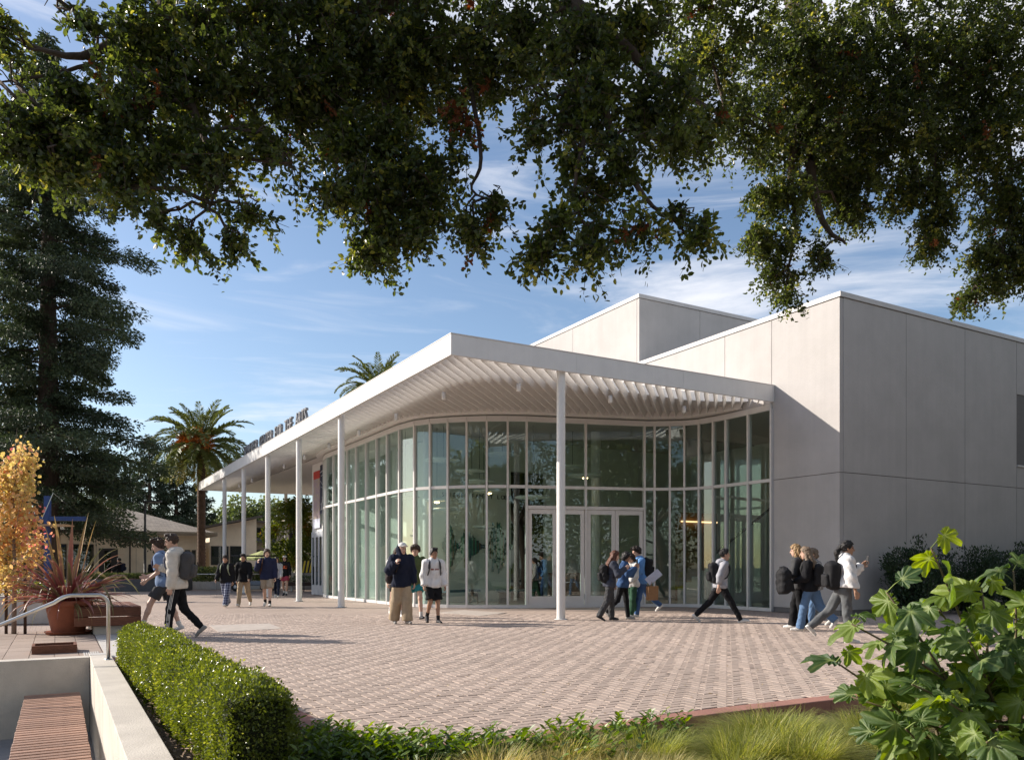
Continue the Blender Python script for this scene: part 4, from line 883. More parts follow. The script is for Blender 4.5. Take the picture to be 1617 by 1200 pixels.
# terracotta pot with a flax plant
terra = mat('terracotta', (.26, .085, .045), .75, .2, 3, bump=.15, bscale=25)
PP = at(108, 1001, 0); 
pot = root('terracotta_pot', 'large terracotta pot on a saucer holding a red flax plant', 'pot', PP+Vector((0, 0, .006)))
MB().lathe([(.001, .03), (.27, .03), (.285, .06), (.38, .52), (.385, .53), (.405, .53), (.415, .545), (.415, .62), (.40, .635), (.37, .63), (.355, .54), (.001, .54)], 40).build('vessel', terra, pot)
MB().lathe([(.001, 0), (.36, 0), (.40, .05), (.41, .055), (.40, .06), (.36, .03), (.001, .028)], 40).build('saucer', terra, pot)
MB().lathe([(.001, .585), (.36, .575)], 24).build('potting_soil', soil, pot)
def flax():
    fx = root('flax_plant', 'red and bronze striped flax plant spilling from the terracotta pot', 'plant', PP+Vector((0, 0, .58))); r = random.Random(3)
    ms = []
    for nm, a, b_, e in [('a', (.30, .035, .05), (.42, .11, .12), (.34, .20, .12)), ('b', (.20, .03, .04), (.34, .07, .085), (.28, .12, .10)), ('c', (.30, .10, .09), (.42, .26, .10), (.36, .25, .07)), ('d', (.15, .10, .07), (.30, .24, .12), (.2, .2, .07))]:
        m, nt, N, Lk, bb = _nodes('flax_leaf_'+nm)
        at_ = N.new('ShaderNodeAttribute'); at_.attribute_name = 'across'; al = N.new('ShaderNodeAttribute'); al.attribute_name = 'along'
        cr = N.new('ShaderNodeValToRGB'); Lk.new(at_.outputs['Fac'], cr.inputs[0]); cr.color_ramp.elements[0].color = (*a, 1); cr.color_ramp.elements[1].color = (*b_, 1); cr.color_ramp.elements[0].position = .25; cr.color_ramp.elements[1].position = .8
        mx = N.new('ShaderNodeMix'); mx.data_type = 'RGBA'; Lk.new(al.outputs['Fac'], mx.inputs['Factor']); Lk.new(cr.outputs[0], mx.inputs['A']); mx.inputs['B'].default_value = (*e, 1)
        Lk.new(mx.outputs['Result'], bb.inputs['Base Color']); bb.inputs['Roughness'].default_value = .38
        tr = N.new('ShaderNodeBsdfTranslucent'); Lk.new(mx.outputs['Result'], tr.inputs['Color']); s_ = N.new('ShaderNodeMixShader'); s_.inputs[0].default_value = .25; Lk.new(bb.outputs[0], s_.inputs[1]); Lk.new(tr.outputs[0], s_.inputs[2]); Lk.new(s_.outputs[0], N['Material Output'].inputs[0]); ms.append(m)
    def leaf(az, el, L_, wd, droop, mi, twist=0.0, kink=None):
        K = 14; p = Vector((math.cos(az)*r.uniform(.02, .16), math.sin(az)*r.uniform(.02, .16), 0)); e = el; V = []; ac = []; al = []
        hz = Vector((math.cos(az), math.sin(az), 0)); side0 = Vector((-math.sin(az), math.cos(az), 0))
        for k in range(K+1):
            f = k/K; w_ = wd*(.55+.9*f if f < .5 else 1.0*(1-((f-.5)/.5)**1.7)+.0); w_ = max(w_, .002)
            d = hz*math.cos(e)+Vector((0, 0, math.sin(e))); up = -hz*math.sin(e)+Vector((0, 0, math.cos(e))); tw = twist*f
            sd = side0*math.cos(tw)+up*math.sin(tw); nn = up*math.cos(tw)-side0*math.sin(tw)
            V += [p-sd*w_+nn*w_*.35, p, p+sd*w_+nn*w_*.35]; ac += [1, 0, 1]; al += [f**1.5]*3
            p = p+d*(L_/K); e -= droop*(f*f*2.2+.25)/K
            if kink and k == int(kink*K): e -= r.uniform(1.0, 1.7)
        F = [(3*k+j, 3*k+j+1, 3*k+j+4, 3*k+j+3) for k in range(K) for j in range(2)]
        me = bpy.data.meshes.new('leaf'); me.from_pydata([v[:] for v in V], [], F); me.polygons.foreach_set('use_smooth', [True]*len(F))
        a1 = me.attributes.new('across', 'FLOAT', 'POINT'); a1.data.foreach_set('value', ac); a2 = me.attributes.new('along', 'FLOAT', 'POINT'); a2.data.foreach_set('value', al)
        link('leaf', me, fx, ms[mi])
    for az, L_, wd in [(2.6, 1.72, .045), (1.2, 1.78, .05), (.3, 1.62, .045), (3.0, 1.5, .045), (5.4, 1.62, .045)]: leaf(az, 1.38, L_, wd, .10, 2 if r.random() < .7 else 0)
    for k in range(165):
        az = r.uniform(0, 6.283); el = r.choice((r.uniform(.15, .7), r.uniform(.5, 1.3))); leaf(az, el, r.uniform(.65, 1.45), r.uniform(.018, .036), r.uniform(.4, 2.0), r.choice((0, 0, 0, 1, 1, 2, 3)), r.uniform(-.9, .9))
    for k in range(26):
        az = r.uniform(0, 6.283); leaf(az, r.uniform(.4, 1.0), r.uniform(.9, 1.5), r.uniform(.018, .028), r.uniform(.5, 1.2), r.choice((2, 2, 3, 0)), r.uniform(-1.5, 1.5), kink=r.uniform(.4, .7))
    for k in range(14):
        az = r.uniform(0, 6.283); leaf(az, r.uniform(.0, .3), r.uniform(.8, 1.2), r.uniform(.016, .026), r.uniform(1.6, 2.6), r.choice((2, 3, 3, 1)), r.uniform(-1, 1))
flax()

# dark evergreen shrubs against the shaded wall
shrub_leaf = leafmat('shrub_leaf', (.012, .026, .012), (.035, .07, .025), (.06, .10, .035), rough=.4, trans=.2)
def shrub(label, u, v, rx, ry, h, n, m=shrub_leaf, cat='shrub', nm='evergreen_shrub', group=None, ll=.085, z=0.0, loc=None, shoots=26):
    o = root(nm, label, cat, loc if loc is not None else W(u, v, z), 0, group); P = []; D = []
    K = max(6, int(shoots)); mb = MB()
    per = n//K
    for k in range(K):
        a = random.uniform(0, 6.283); q = math.sqrt(random.random()); bx, by = math.cos(a)*q*rx*.25, math.sin(a)*q*ry*.25
        hh = h*random.uniform(.62, 1.08)*(1-.35*q); tx, ty = math.cos(a)*q*rx, math.sin(a)*q*ry
        mb.tube([(bx, by, 0), (bx*.4+tx*.6, by*.4+ty*.6, hh*.5), (tx, ty, hh*.97)], [.012, .009, .003], 5)
        t = rng.random(per)**.75; x = bx+(tx-bx)*np.minimum(1, t*1.15); y = by+(ty-by)*np.minimum(1, t*1.15); sp = .16*rx*(1-.55*t)+.02
        P.append(np.stack([x+rng.normal(0, 1, per)*sp, y+rng.normal(0, 1, per)*sp*ry/rx, t*hh], 1))
    P = np.concatenate(P); P[:, 2] = np.maximum(P[:, 2], .05); n = len(P); D = norm(P*np.array([1, 1, .3])+rdir(n)*.7+np.array([0, 0, .5])); N_ = rdir(n)+np.array([0, 0, .6])
    ln = rng.uniform(.6, 1.2, n)*ll; link('crown', leaf_mesh('crown', P, D, N_, ln, ln*.42), o, m); mb.build('stems', bark, o); return o
shrub('dark evergreen shrub at the shaded wall right behind the woman with the phone', 12.0, -3.15, .95, .65, 2.1, 12000, group='shrubs against the shaded wall')
shrub('dark evergreen shrub with two tall shoots, second from the building corner', 14.3, -3.2, 1.1, .7, 2.25, 12000, group='shrubs against the shaded wall')
shrub('dark evergreen shrub below the high window', 16.8, -3.2, 1.15, .7, 2.35, 12000, group='shrubs against the shaded wall')
shrub('dark evergreen shrub at the right edge of the picture', 19.3, -3.3, 1.2, .75, 2.7, 12000, group='shrubs against the shaded wall')
# ------------------------------------------------------------------ the oak overhead
oak_leaf = leafmat('oak_leaf', (.016, .027, .009), (.088, .118, .026), (.26, .26, .055), rough=.34, trans=.42)
brown_leaf = leafmat('dry_leaf', (.10, .035, .015), (.24, .09, .03), rough=.7, trans=.3)
LOBES = [  # px, py, rx, ry, distance: masses of foliage seen from below
 (90, 12, 70, 24, 5.2), (15, 40, 34, 22, 5.1), (30, 85, 44, 20, 5.1), (8, 175, 40, 34, 5.0), (35, 240, 50, 26, 5.0), (150, 60, 46, 30, 5.1), (20, 135, 38, 16, 5.0), (115, 158, 62, 44, 5.1), (60, 205, 65, 36, 5.0), (135, 235, 95, 55, 5.1), (90, 262, 50, 26, 5.0), (225, 60, 70, 70, 5.3),
 (215, 180, 105, 80, 5.2), (215, 268, 75, 38, 5.1), (180, 300, 40, 22, 5.0), (255, 335, 45, 42, 5.1), (310, 130, 110, 95, 5.5), (310, 250, 90, 70, 5.3), (320, 325, 62, 38, 5.2), (300, 372, 22, 16, 5.2), (372, 385, 16, 20, 5.2), (392, 335, 36, 22, 5.2),
 (335, 30, 140, 75, 5.6), (410, 140, 105, 95, 5.6), (430, 225, 72, 52, 5.4), (462, 258, 32, 24, 5.3), (500, 60, 120, 90, 5.9), (490, 150, 90, 75, 5.8), (540, 225, 45, 34, 5.7), (600, 120, 130, 95, 6.0), (590, 225, 90, 60, 5.8),
 (600, 292, 88, 52, 5.7), (530, 315, 42, 18, 5.6), (600, 352, 42, 40, 5.7), (600, 395, 18, 20, 5.7), (572, 402, 16, 8, 5.7), (680, 270, 80, 62, 5.8), (665, 335, 55, 34, 5.8), (655, 372, 14, 14, 5.7), (735, 345, 30, 22, 5.7), (780, 325, 32, 22, 5.7), (745, 368, 14, 12, 5.7),
 (700, 90, 120, 95, 6.1), (730, 195, 52, 60, 5.9), (790, 80, 80, 75, 5.8), (850, 60, 80, 70, 5.6), (842, 165, 32, 24, 5.2), (845, 205, 20, 22, 5.1), (920, 70, 80, 60, 5.3), (930, 170, 78, 75, 5.2), (905, 240, 46, 34, 5.1), (965, 260, 76, 58, 5.2), (930, 318, 56, 34, 5.1), (880, 345, 34, 20, 5.0), (848, 398, 13, 12, 5.0), (870, 385, 22, 12, 5.0), (925, 400, 30, 14, 5.0), (945, 372, 40, 22, 5.1), (1000, 352, 46, 30, 5.1),
 (1062, 345, 40, 28, 5.1), (1100, 362, 18, 16, 5.0), (1100, 385, 10, 8, 5.0), (1040, 165, 80, 75, 5.4), (1060, 225, 48, 34, 5.3), (1000, 45, 60, 40, 5.5), (1110, 195, 52, 52, 6.0),
 (1125, 70, 100, 90, 7.2), (1170, 190, 85, 58, 7.6), (1260, 90, 130, 100, 8.0), (1400, 90, 140, 110, 8.4), (1550, 90, 140, 120, 8.6), (1260, 220, 90, 70, 8.2), (1385, 215, 120, 85, 8.5), (1540, 225, 130, 95, 8.7), (1235, 310, 58, 42, 8.2), (1195, 312, 28, 13, 8.1),
 (1225, 375, 52, 42, 8.2), (1192, 372, 24, 16, 8.1), (1240, 430, 48, 32, 8.2), (1238, 472, 24, 22, 8.2), (1300, 395, 26, 40, 8.0), (1330, 290, 70, 44, 8.5), (1340, 335, 40, 26, 8.5), (1440, 305, 60, 38, 8.6), (1470, 350, 46, 44, 8.6), (1460, 392, 24, 14, 8.6), (1590, 320, 72, 60, 8.7), (1570, 395, 52, 40, 8.6), (1560, 445, 42, 28, 8.6), (1528, 470, 22, 18, 8.5), (1610, 440, 40, 34, 8.6), (1640, 380, 60, 60, 8.7)]
def oak():
    o = root('oak_tree', 'evergreen oak whose leafy limbs hang over the top of the picture', 'tree', (6.2, -2.2, -.13)); c = np.array(o.location)
    P = []; S = []; TH = []
    for px, py, rx, ry, Y in LOBES:
        p = ad(px, py, Y); a = max(.05, rx/F_PX*Y*.90-.05); b = max(.04, ry/F_PX*Y*.90-.05); dpt = max(.25, min(.9, (a+b)*.75))
        n = int(1250*(a*b*dpt)**.62) + 12
        q = rdir(n)*(rng.random((n, 1))**.42); P.append(np.array(p)+q*np.array([a, dpt, b])); S.append(np.full(n, .043 if Y < 6.6 else .041)); TH.append(np.full(n, -.42 if py < 110 else (-.45 if (px > 1120 and py < 260) else (-.26 if (py < 175 or px > 1120) else -.05))))
    # the crown continues above and behind the frame
    for x, y, z, a, b, d, n in [(-2.0, 5.7, 6.2, 1.7, 1.2, .6, 750), (-3.4, 6.0, 7.0, 1.3, 1.2, .6, 500), (-.6, 5.8, 6.2, 2.0, 1.4, .7, 700), (1.4, 5.6, 6.3, 1.9, 1.4, .7, 650), (4, 7.5, 8.3, 2.2, 1.8, .9, 600), (7.5, 8.2, 8.6, 2.6, 1.9, 1.0, 650),
                                (2.5, 2.5, 6.8, 2.6, 2.0, .8, 600), (6, 2, 7.4, 3.0, 2.4, 1.0, 700), (8.5, -2, 7.2, 3.0, 3.0, 1.2, 500), (4.2, -4, 6.9, 3.0, 2.5, 1.0, 500), (10.5, 4, 7.5, 2.5, 3.0, 1.2, 500)]:
        q = rdir(n)*(rng.random((n, 1))**.42); P.append(np.array([x, y, z])+q*np.array([a, b, d])); S.append(np.full(n, .05)); TH.append(np.full(n, -.5))
    P = np.concatenate(P); S = np.concatenate(S); TH = np.concatenate(TH)
    keep = .6*value_noise(P, .55, 21)+.8*value_noise(P, 1.7, 22)+.6*value_noise(P, 3.1, 23) > TH; P = P[keep]; S = S[keep]; n = len(P)
    # twigs: each carries about thirty leaves along a drooping line
    td = norm(rdir(n)*np.array([1, 1, .55])+np.array([0, 0, -.35])); tl = rng.uniform(.10, .22, n)*np.where(S > .04, 1.5, 1)
    nl = 30; f = (np.arange(nl)+.5)/nl
    f = f[None, :]+rng.normal(0, .03, (n, nl))
    pos = P[:, None, :]+td[:, None, :]*(tl[:, None]*(f-.3))[..., None]; pos[..., 2] -= (tl[:, None]*.35*f*f)
    pos += rng.normal(0, .012, pos.shape); D = norm(td[:, None, :]*.55+rng.normal(size=pos.shape)*.75)
    N_ = rng.normal(size=pos.shape)*.8+np.array([0, 0, .6]); ln = S[:, None]*rng.uniform(.65, 1.25, (n, nl)); tw = np.clip(rng.normal(.5, .22, n)[:, None]+rng.normal(0, .16, (n, nl)), 0, 1)
    dry = (rng.random(n) < .006); hot = np.array(ad(765, 180, 5.7)); dry |= (((P-hot)/np.array([.22, .6, .45]))**2).sum(1) < rng.random(n)*1.0
    def emit(sel, nm, m):
        k = link(nm, leaf_mesh(nm, pos[sel].reshape(-1, 3)-c, D[sel].reshape(-1, 3), N_[sel].reshape(-1, 3), ln[sel].ravel(), ln[sel].ravel()*.62, T=T_HEX, tint=tw[sel].ravel()), o, m); tag(k, kind='stuff')
    emit(~dry, 'foliage', oak_leaf); emit(dry, 'dry_foliage', brown_leaf)
    # twig wood
    k = n; e = P+td*tl[:, None]*.75; e[:, 2] -= tl*.2; s_ = P-td*tl[:, None]*.35
    sd = norm(np.cross(td, rdir(k)))*.0034; V = np.stack([s_-sd, s_+sd, e+sd*.4, e-sd*.4], 1)-c
    t_o = link('twigs', mesh_np('twigs', V.reshape(-1, 3), [np.arange(k*4).reshape(-1, 4)]), o, bark); tag(t_o, kind='stuff')
    # limbs
    mb = MB(); mb.tube([(0, 0, 0), (-.1, .1, 1.4), (-.4, .6, 2.8), (-.9, 1.2, 4.0)], [.46, .36, .31, .27], 14); mb.build('trunk', bark, o)
    T0 = Vector((-.9, 1.2, 4.0))
    LP = []
    def limb(pts, r0, r1, nm='limb'):
        P_ = [Vector(p) for p in pts]; Q = []
        for i in range(len(P_)-1):
            a, b_, c_, d_ = P_[max(i-1, 0)], P_[i], P_[i+1], P_[min(i+2, len(P_)-1)]
            for j in range(5):
                t = j/5; Q.append(.5*((2*b_)+(c_-a)*t+(2*a-5*b_+4*c_-d_)*t*t+(3*b_-a-3*c_+d_)*t**3)+Vector((random.uniform(-1, 1), random.uniform(-1, 1), random.uniform(-1, 1)))*r1*.8)
        Q.append(P_[-1]); LP.extend(Q[len(Q)//5:]); MB().tube(Q, [r0+(r1-r0)*k/(len(Q)-1) for k in range(len(Q))], 9).build(nm, bark, o)
    L3 = lambda px, py, Y: ad(px, py, Y)-Vector(c)
    limb([T0, (-2.6, 3.2, 6.0), L3(700, -60, 6.0), L3(450, 20, 5.7), L3(262, 30, 5.4), L3(130, 90, 5.2), L3(20, 60, 5.1)], .12, .006)
    limb([L3(262, -30, 5.5), L3(258, 60, 5.45), L3(285, 120, 5.4), L3(320, 210, 5.3), L3(345, 270, 5.25), L3(330, 330, 5.2)], .05, .007)
    limb([L3(285, 20, 5.5), L3(235, 85, 5.4), L3(130, 90, 5.2), L3(40, 75, 5.1)], .03, .008); limb([L3(150, 100, 5.2), L3(70, 120, 5.1), L3(0, 130, 5.0)], .015, .005)
    limb([L3(700, -60, 6.0), L3(640, 60, 6.0), L3(610, 180, 5.9), L3(620, 290, 5.75), L3(600, 380, 5.7)], .07, .007)
    limb([L3(830, -80, 5.8), L3(930, 30, 5.4), L3(1000, 85, 5.4), L3(1050, 130, 5.6), L3(1150, 190, 7.0)], .06, .012)
    limb([L3(930, 20, 5.4), L3(950, 150, 5.2), L3(980, 250, 5.2), L3(1010, 300, 5.1), L3(1035, 330, 5.1), L3(1060, 350, 5.1)], .035, .006)
    limb([L3(940, 160, 5.2), L3(915, 250, 5.1), L3(900, 330, 5.1), L3(862, 388, 5.0)], .02, .004); limb([L3(740, 120, 6), L3(760, 250, 5.8), L3(745, 300, 5.7), L3(800, 325, 5.7)], .02, .004)
    limb([T0, (-.6, 4.5, 7.0), L3(1300, -140, 8.0), L3(1290, 120, 8.1), L3(1280, 260, 8.2), L3(1300, 350, 8.1), L3(1335, 385, 8.0)], .13, .012)
    limb([L3(1290, 100, 8.1), L3(1250, 260, 8.2), L3(1255, 350, 8.2), L3(1240, 460, 8.2)], .05, .006); limb([L3(1300, -140, 8.0), L3(1430, 60, 8.4), L3(1470, 220, 8.6), L3(1480, 350, 8.6)], .06, .008); limb([L3(1430, 60, 8.4), L3(1560, 150, 8.6), L3(1600, 300, 8.7), L3(1570, 440, 8.6)], .04, .008)
    limb([T0, (1.5, 1, 6), (4, 1.5, 7)], .22, .05); limb([T0, (-2, -1, 6), (-3, -3, 7)], .2, .05); limb([T0, (.5, -2, 6), (2, -4, 6.8)], .2, .05)
    # boughs: every mass of leaves hangs from the nearest limb and forks inside
    for px, py, rx, ry, Y in LOBES:
        e = L3(px, py, Y); a = rx/F_PX*Y*.8; b = ry/F_PX*Y*.8; s_ = min(LP, key=lambda q: (q-e).length+max(0, e.z-q.z)*.6)
        def bough(p, q, r0, r1):
            m1 = p.lerp(q, .35)+Vector((random.uniform(-.06, .06), random.uniform(-.06, .06), .05)); m2 = p.lerp(q, .7)+Vector((random.uniform(-.05, .05), random.uniform(-.05, .05), .03))
            MB().tube([p, m1, m2, q], [r0, r0*.8+r1*.2, r0*.4+r1*.6, r1], 6).build('bough', bark, o); return m2
        k_ = min(.022, .008+.012*(s_-e).length); f0 = bough(s_, e, k_, k_*.5)
        for j in range(4):
            q = e+Vector((random.uniform(-1, 1)*a, random.uniform(-.25, .25), random.uniform(-1, .7)*b)); bough(e if j % 2 else f0, q, k_*.5, .0025)
oak()

# ------------------------------------------------------------------ trees in the distance
def blob_tree(name, label, loc, h, r, n, m, ll, trunk_r=.2, z0=.25, squash=1.0, nb=16, group=None, cat='tree', gaps=-.35):
    o = root(name, label, cat, loc, 0, group); P = []; mb = MB(); mb.tube([(0, 0, -.2), (.05*r, .02*r, h*.3), (0, .05*r, h*.7)], [trunk_r, trunk_r*.75, trunk_r*.3], 9)
    for k in range(nb):
        f = (k+.5)/nb; z = h*(z0+(1-z0)*(.12+.80*f)); a = k*2.399+random.random(); rr = r*squash*math.sin(math.pi*(.18+.74*f))*random.uniform(.35, .8)
        cx, cy_ = math.cos(a)*rr, math.sin(a)*rr; s_ = r*random.uniform(.30, .48)
        mb.tube([(0, 0, h*.3*(.5+f)), (cx*.5, cy_*.5, z*.85), (cx, cy_, z)], [trunk_r*.3, trunk_r*.2, trunk_r*.06], 5)
        q = rdir(n//nb)*(rng.random((n//nb, 1))**.4); P.append(np.array([cx, cy_, z])+q*np.array([s_, s_, s_*.8]))
    P = np.concatenate(P); P = P[value_noise(P, 1.1/ r, 5)+.6*value_noise(P, 3.2/r, 6) > gaps]; k = len(P); D = rdir(k); D[:, 2] -= .2
    ln = ll*rng.uniform(.6, 1.3, k); t = np.clip(.5+.35*value_noise(P, .8/r, 9)+rng.normal(0, .15, k), 0, 1)
    link('crown', leaf_mesh('crown', P, D, rdir(k)+np.array([0, 0, .5]), ln, ln*.7, tint=t), o, m); mb.build('trunk', bark, o); return o
redwood_leaf = leafmat('redwood_needles', (.016, .028, .013), (.055, .080, .030), (.115, .125, .045), rough=.6, trans=.12)
def conifer(name, label, loc, h, prof, nb, per, ll, m, tr, group=None, droop=.25, seedv=2, zmin=.05):
    r = random.Random(seedv); o = root(name, label, 'tree', loc, 0, group); mb = MB(); mb.tube([(0, 0, -.2), (.05, 0, h*.35), (0, 0, h*.75), (0, 0, h)], [tr, tr*.78, tr*.35, .03], 12); mb.build('trunk', bark, o)
    P = []; Dv = []; bb = MB()
    for k in range(nb):
        f = zmin+(1-zmin)*((k+.5)/nb)**.92; a = k*2.399+r.uniform(-.4, .4); L_ = prof(f, a)*r.uniform(.52, 1.14)
        if L_ < .2: continue
        z0 = f*h; pts = []; d = Vector((math.cos(a), math.sin(a), 0))
        for j in range(6):
            t = j/5; pts.append(d*(L_*t)+Vector((0, 0, z0+L_*(.18*t-droop*t*t*1.5+.10*t**4))))
        bb.tube(pts, [.055*L_/4*(1-.8*j/5)+.012 for j in range(6)], 5, cap=False)
        # tufts of spray along the branch
        nt = max(3, int(3.2*L_)); pk = max(1, int(per*L_/4/nt*1.15))
        for j in range(nt):
            t = .22+.82*(j+r.random())/nt; tt = min(1, t); i = min(4, int(tt*5)); c_ = pts[i].lerp(pts[i+1], tt*5-i) if i < 5 else pts[-1]
            sp = L_*.085+.26; side = Vector((-d.y, d.x, 0))*r.uniform(-1, 1)*L_*.17*(.4+t); c_ = c_+side+Vector((0, 0, r.uniform(-.35, .2)*sp))
            q = rdir(pk)*(rng.random((pk, 1))**.45)*np.array([sp*1.1, sp*1.1, sp*.62]); P.append(np.array(c_)+q); Dv.append(norm(q+np.array([d.x, d.y, -.5])*sp*.9))
    P = np.concatenate(P); Dv = np.concatenate(Dv); n = len(P); D = norm(Dv+rdir(n)*.7); ln = ll*rng.uniform(.6, 1.3, n)
    t = np.clip(.42+.30*value_noise(P, .28, 31)+rng.normal(0, .16, n), 0, 1)
    link('crown', leaf_mesh('crown', P, D, rdir(n)+np.array([0, 0, .7]), ln, ln*.42, tint=t), o, m); bb.build('branches', bark, o); print(name, n); return o
RW = ad(75, 925, 42); RW.z = 0
def rwprof(f, a):
    pts = [(0, 3.6), (.08, 4.7), (.16, 5.2), (.26, 5.2), (.33, 4.2), (.40, 4.4), (.50, 5.1), (.58, 4.2), (.64, 3.9), (.72, 3.0), (.80, 2.5), (.9, 1.6), (1, .3)]
    for (f0, l0), (f1, l1) in zip(pts, pts[1:]):
        if f <= f1: return (l0+(l1-l0)*(f-f0)/(f1-f0))*(1+.16*math.sin(3*a+f*20))
    return .3
conifer('redwood_tree', 'huge dark redwood towering at the left over the low shingled roof', RW, 29.5, rwprof, 165, 1500, .19, redwood_leaf, .62, zmin=.10)
far_con = leafmat('dark_conifer_needles', (.012, .022, .012), (.036, .058, .024), (.07, .095, .038), rough=.6, trans=.12)
for px, py, Y, h, r_, lab in [(236, 905, 76, 13.8, 3.2, 'dark conifer behind the shingled roof nearest the redwood'), (278, 905, 78, 13.6, 3.4, 'dark conifer behind the shingled roof just left of the palm trunk'), (205, 905, 80, 11.5, 3.0, 'dark conifer partly hidden by the redwood boughs'), (315, 905, 84, 10.0, 2.8, 'lower dark conifer directly behind the palm trunk'), (160, 905, 82, 14.5, 3.4, 'dark conifer behind the redwood, over the roof ridge'), (20, 905, 70, 14.0, 3.6, 'dark conifer at the far left behind the autumn maple'), (100, 905, 74, 12.0, 3.4, 'dark conifer between the redwood trunk and the roof')]:
    p = ad(px, py, Y); p.z = 0
    conifer('conifer_tree', lab, p, h, lambda f, a, r_=r_: r_*(1-f)**.65*(1+.2*math.sin(2*a+9*f))+.2, 70, 560, .27, far_con, .3, 'conifers behind the low buildings', .2, int(px), .1)
oak_far = leafmat('far_oak_leaf', (.05, .075, .022), (.14, .17, .05), (.20, .21, .07), rough=.6, trans=.25)
for px, Y, h, r_, lab in [(378, 92, 8.6, 5.2, 'pale green spreading tree beyond the tan building roof, left'), (425, 95, 8.8, 5.0, 'pale green spreading tree beyond the tan building roof, middle'), (465, 100, 7.6, 4.5, 'yellowish spreading tree beyond the tan building, right'), (340, 98, 6.4, 3.0, 'small bluish tree between palm and pale spreading trees')]:
    p = ad(px, 905, Y); p.z = 0
    blob_tree('spreading_tree', lab, p, h, r_, 7000, oak_far, .42, .3, .35, group='pale trees beyond the tan building')
for px, Y, h, r_ in [(440, 96, 9.8, 2.2)]:
    p = ad(px, 905, Y); p.z = 0
    conifer('conifer_tree', 'small dark conifer top among the pale spreading trees', p, h, lambda f, a: 2.2*(1-f)+.2, 30, 160, .35, far_con, .2, 'conifers behind the low buildings', .1, 77)
aut = leafmat('turning_leaf', (.05, .085, .015), (.17, .20, .03), (.32, .19, .05), rough=.5, trans=.35)
p = ad(467, 930, 44.5); p.z = 0
blob_tree('young_tree', 'rounded tree turning yellow beside the glass building and rear column', p, 5.3, 1.75, 12000, aut, .15, .09, .12, nb=22, gaps=-.7)
def maple():
    m = leafmat('maple_leaf', (.37, .32, .11), (.52, .35, .18), (.48, .19, .15), rough=.55, trans=.4)
    loc = at(22, 1001, 0); o = root('maple_tree', 'young staked maple with yellow and orange autumn leaves', 'tree', loc); r = random.Random(9); P = []; mb = MB(); br = MB()
    mb.tube([(0, 0, 0), (.01, .0, .9), (-.01, .01, 2.0), (.02, 0, 3.55)], [.045, .038, .026, .006], 8); mb.build('trunk', mat('maple_bark', (.22, .17, .14), .9, .2, 20), o)
    for k in range(44):
        f = .12+.86*k/44; a = r.uniform(0, 6.283); z0 = .35+2.9*f; L_ = r.uniform(.55, 1.2)*(1.02-.58*f)
        d = Vector((math.cos(a), math.sin(a), 0)); e = Vector((0, 0, z0))+d*L_*.62+Vector((0, 0, L_*.8)); m_ = Vector((0, 0, z0))+d*L_*.4+Vector((0, 0, L_*.3))
        br.tube([(0, 0, z0), m_, e], [.010, .007, .002], 5, cap=False)
        n = 80
        for q in range(n):
            t = r.random()**.6; c_ = (Vector((0, 0, z0)).lerp(m_, t*2) if t < .5 else m_.lerp(e, t*2-1)); P.append(c_+Vector((r.gauss(0, .085), r.gauss(0, .085), r.gauss(0, .08))))
    for sx in (.03, .16): br.tube([(0, 0, 3.0), (sx*.6, 0, 3.5), (sx*1.6, .02, 3.9)], [.006, .004, .002], 5, cap=False)
    br.build('branches', bpy.data.materials['maple_bark'], o)
    P = np.array([p_[:] for p_ in P]); n = len(P); D = rdir(n); D[:, 2] -= .5; t = np.clip(rng.normal(.35, .28, n)+.25*value_noise(P, .6, 3)+.35*(P[:, 0] > .2)*(P[:, 2] < 2), 0, 1)
    ln = rng.uniform(.05, .10, n); k = link('crown', leaf_mesh('crown', P, D, rdir(n)+np.array([-.3, -.3, .3]), ln, ln*.95, T=T_HEX, tint=t), o, m)
    for dx, h in ((-.16, 1.5), (.20, 1.35)):
        s_ = tag(MB().tube([(0, 0, 0), (0, 0, h)], .028, 8).build('tree_stake', dark_wood, None, loc=loc+Vector((dx, .02, 0))), 'dark wooden tree stake, %s of the pair beside the young maple' % ('left' if dx < 0 else 'right'), 'stake', 'stakes of the young maple')
    st_ = MB().box(-.16, .20, -.005, .005, .92, .98).build('strap', dark_metal, o)
dark_wood = mat('stake_wood', (.06, .035, .024), .8, .25, 10)
maple()

# palms
palm_leaf = leafmat('palm_leaflet', (.055, .075, .022), (.14, .16, .04), (.30, .25, .07), rough=.45, trans=.2)
palm_dead = leafmat('palm_fruit', (.42, .12, .02), (.60, .22, .04), rough=.6, trans=.1)
palm_trunk = mat('palm_trunk', (.10, .062, .042), .95, .35, 5, bump=1.0, bscale=14)
def frond_mesh(el, L_, curl, tb):
    n = 30; p = np.zeros(3); e = el; A = []; Dd = []; ln = []; pts = []
    for k in range(n):
        f = k/n; d = np.array([math.cos(e), 0, math.sin(e)]); upv = np.array([-math.sin(e), 0, math.cos(e)]); p = p+d*L_/n; e -= curl*(.35+1.5*f)/n; pts.append(p.copy())
        if f > .10:
            for s_ in (-1, 1):
                for rep in range(2):
                    A.append(p+d*rng.normal(0, .02)); Dd.append(d*.75+np.array([0, s_, 0])*rng.uniform(.65, .95)+upv*rng.uniform(-.15, .30)); ln.append(L_*.17*math.sin(math.pi*min(1, .12+.86*f))**.6*rng.uniform(.85, 1.1))
    A = np.array(A); Dd = np.array(Dd); ln = np.array(ln); N_ = np.tile([0.3, 0, 1.0], (len(A), 1))+rng.normal(0, .4, (len(A), 3))
    V1 = leaf_mesh('frond', A, Dd, N_, ln, np.full(len(A), .085*L_/3), tint=np.clip(rng.normal(tb, .12, len(A)), 0, 1)); return V1, pts
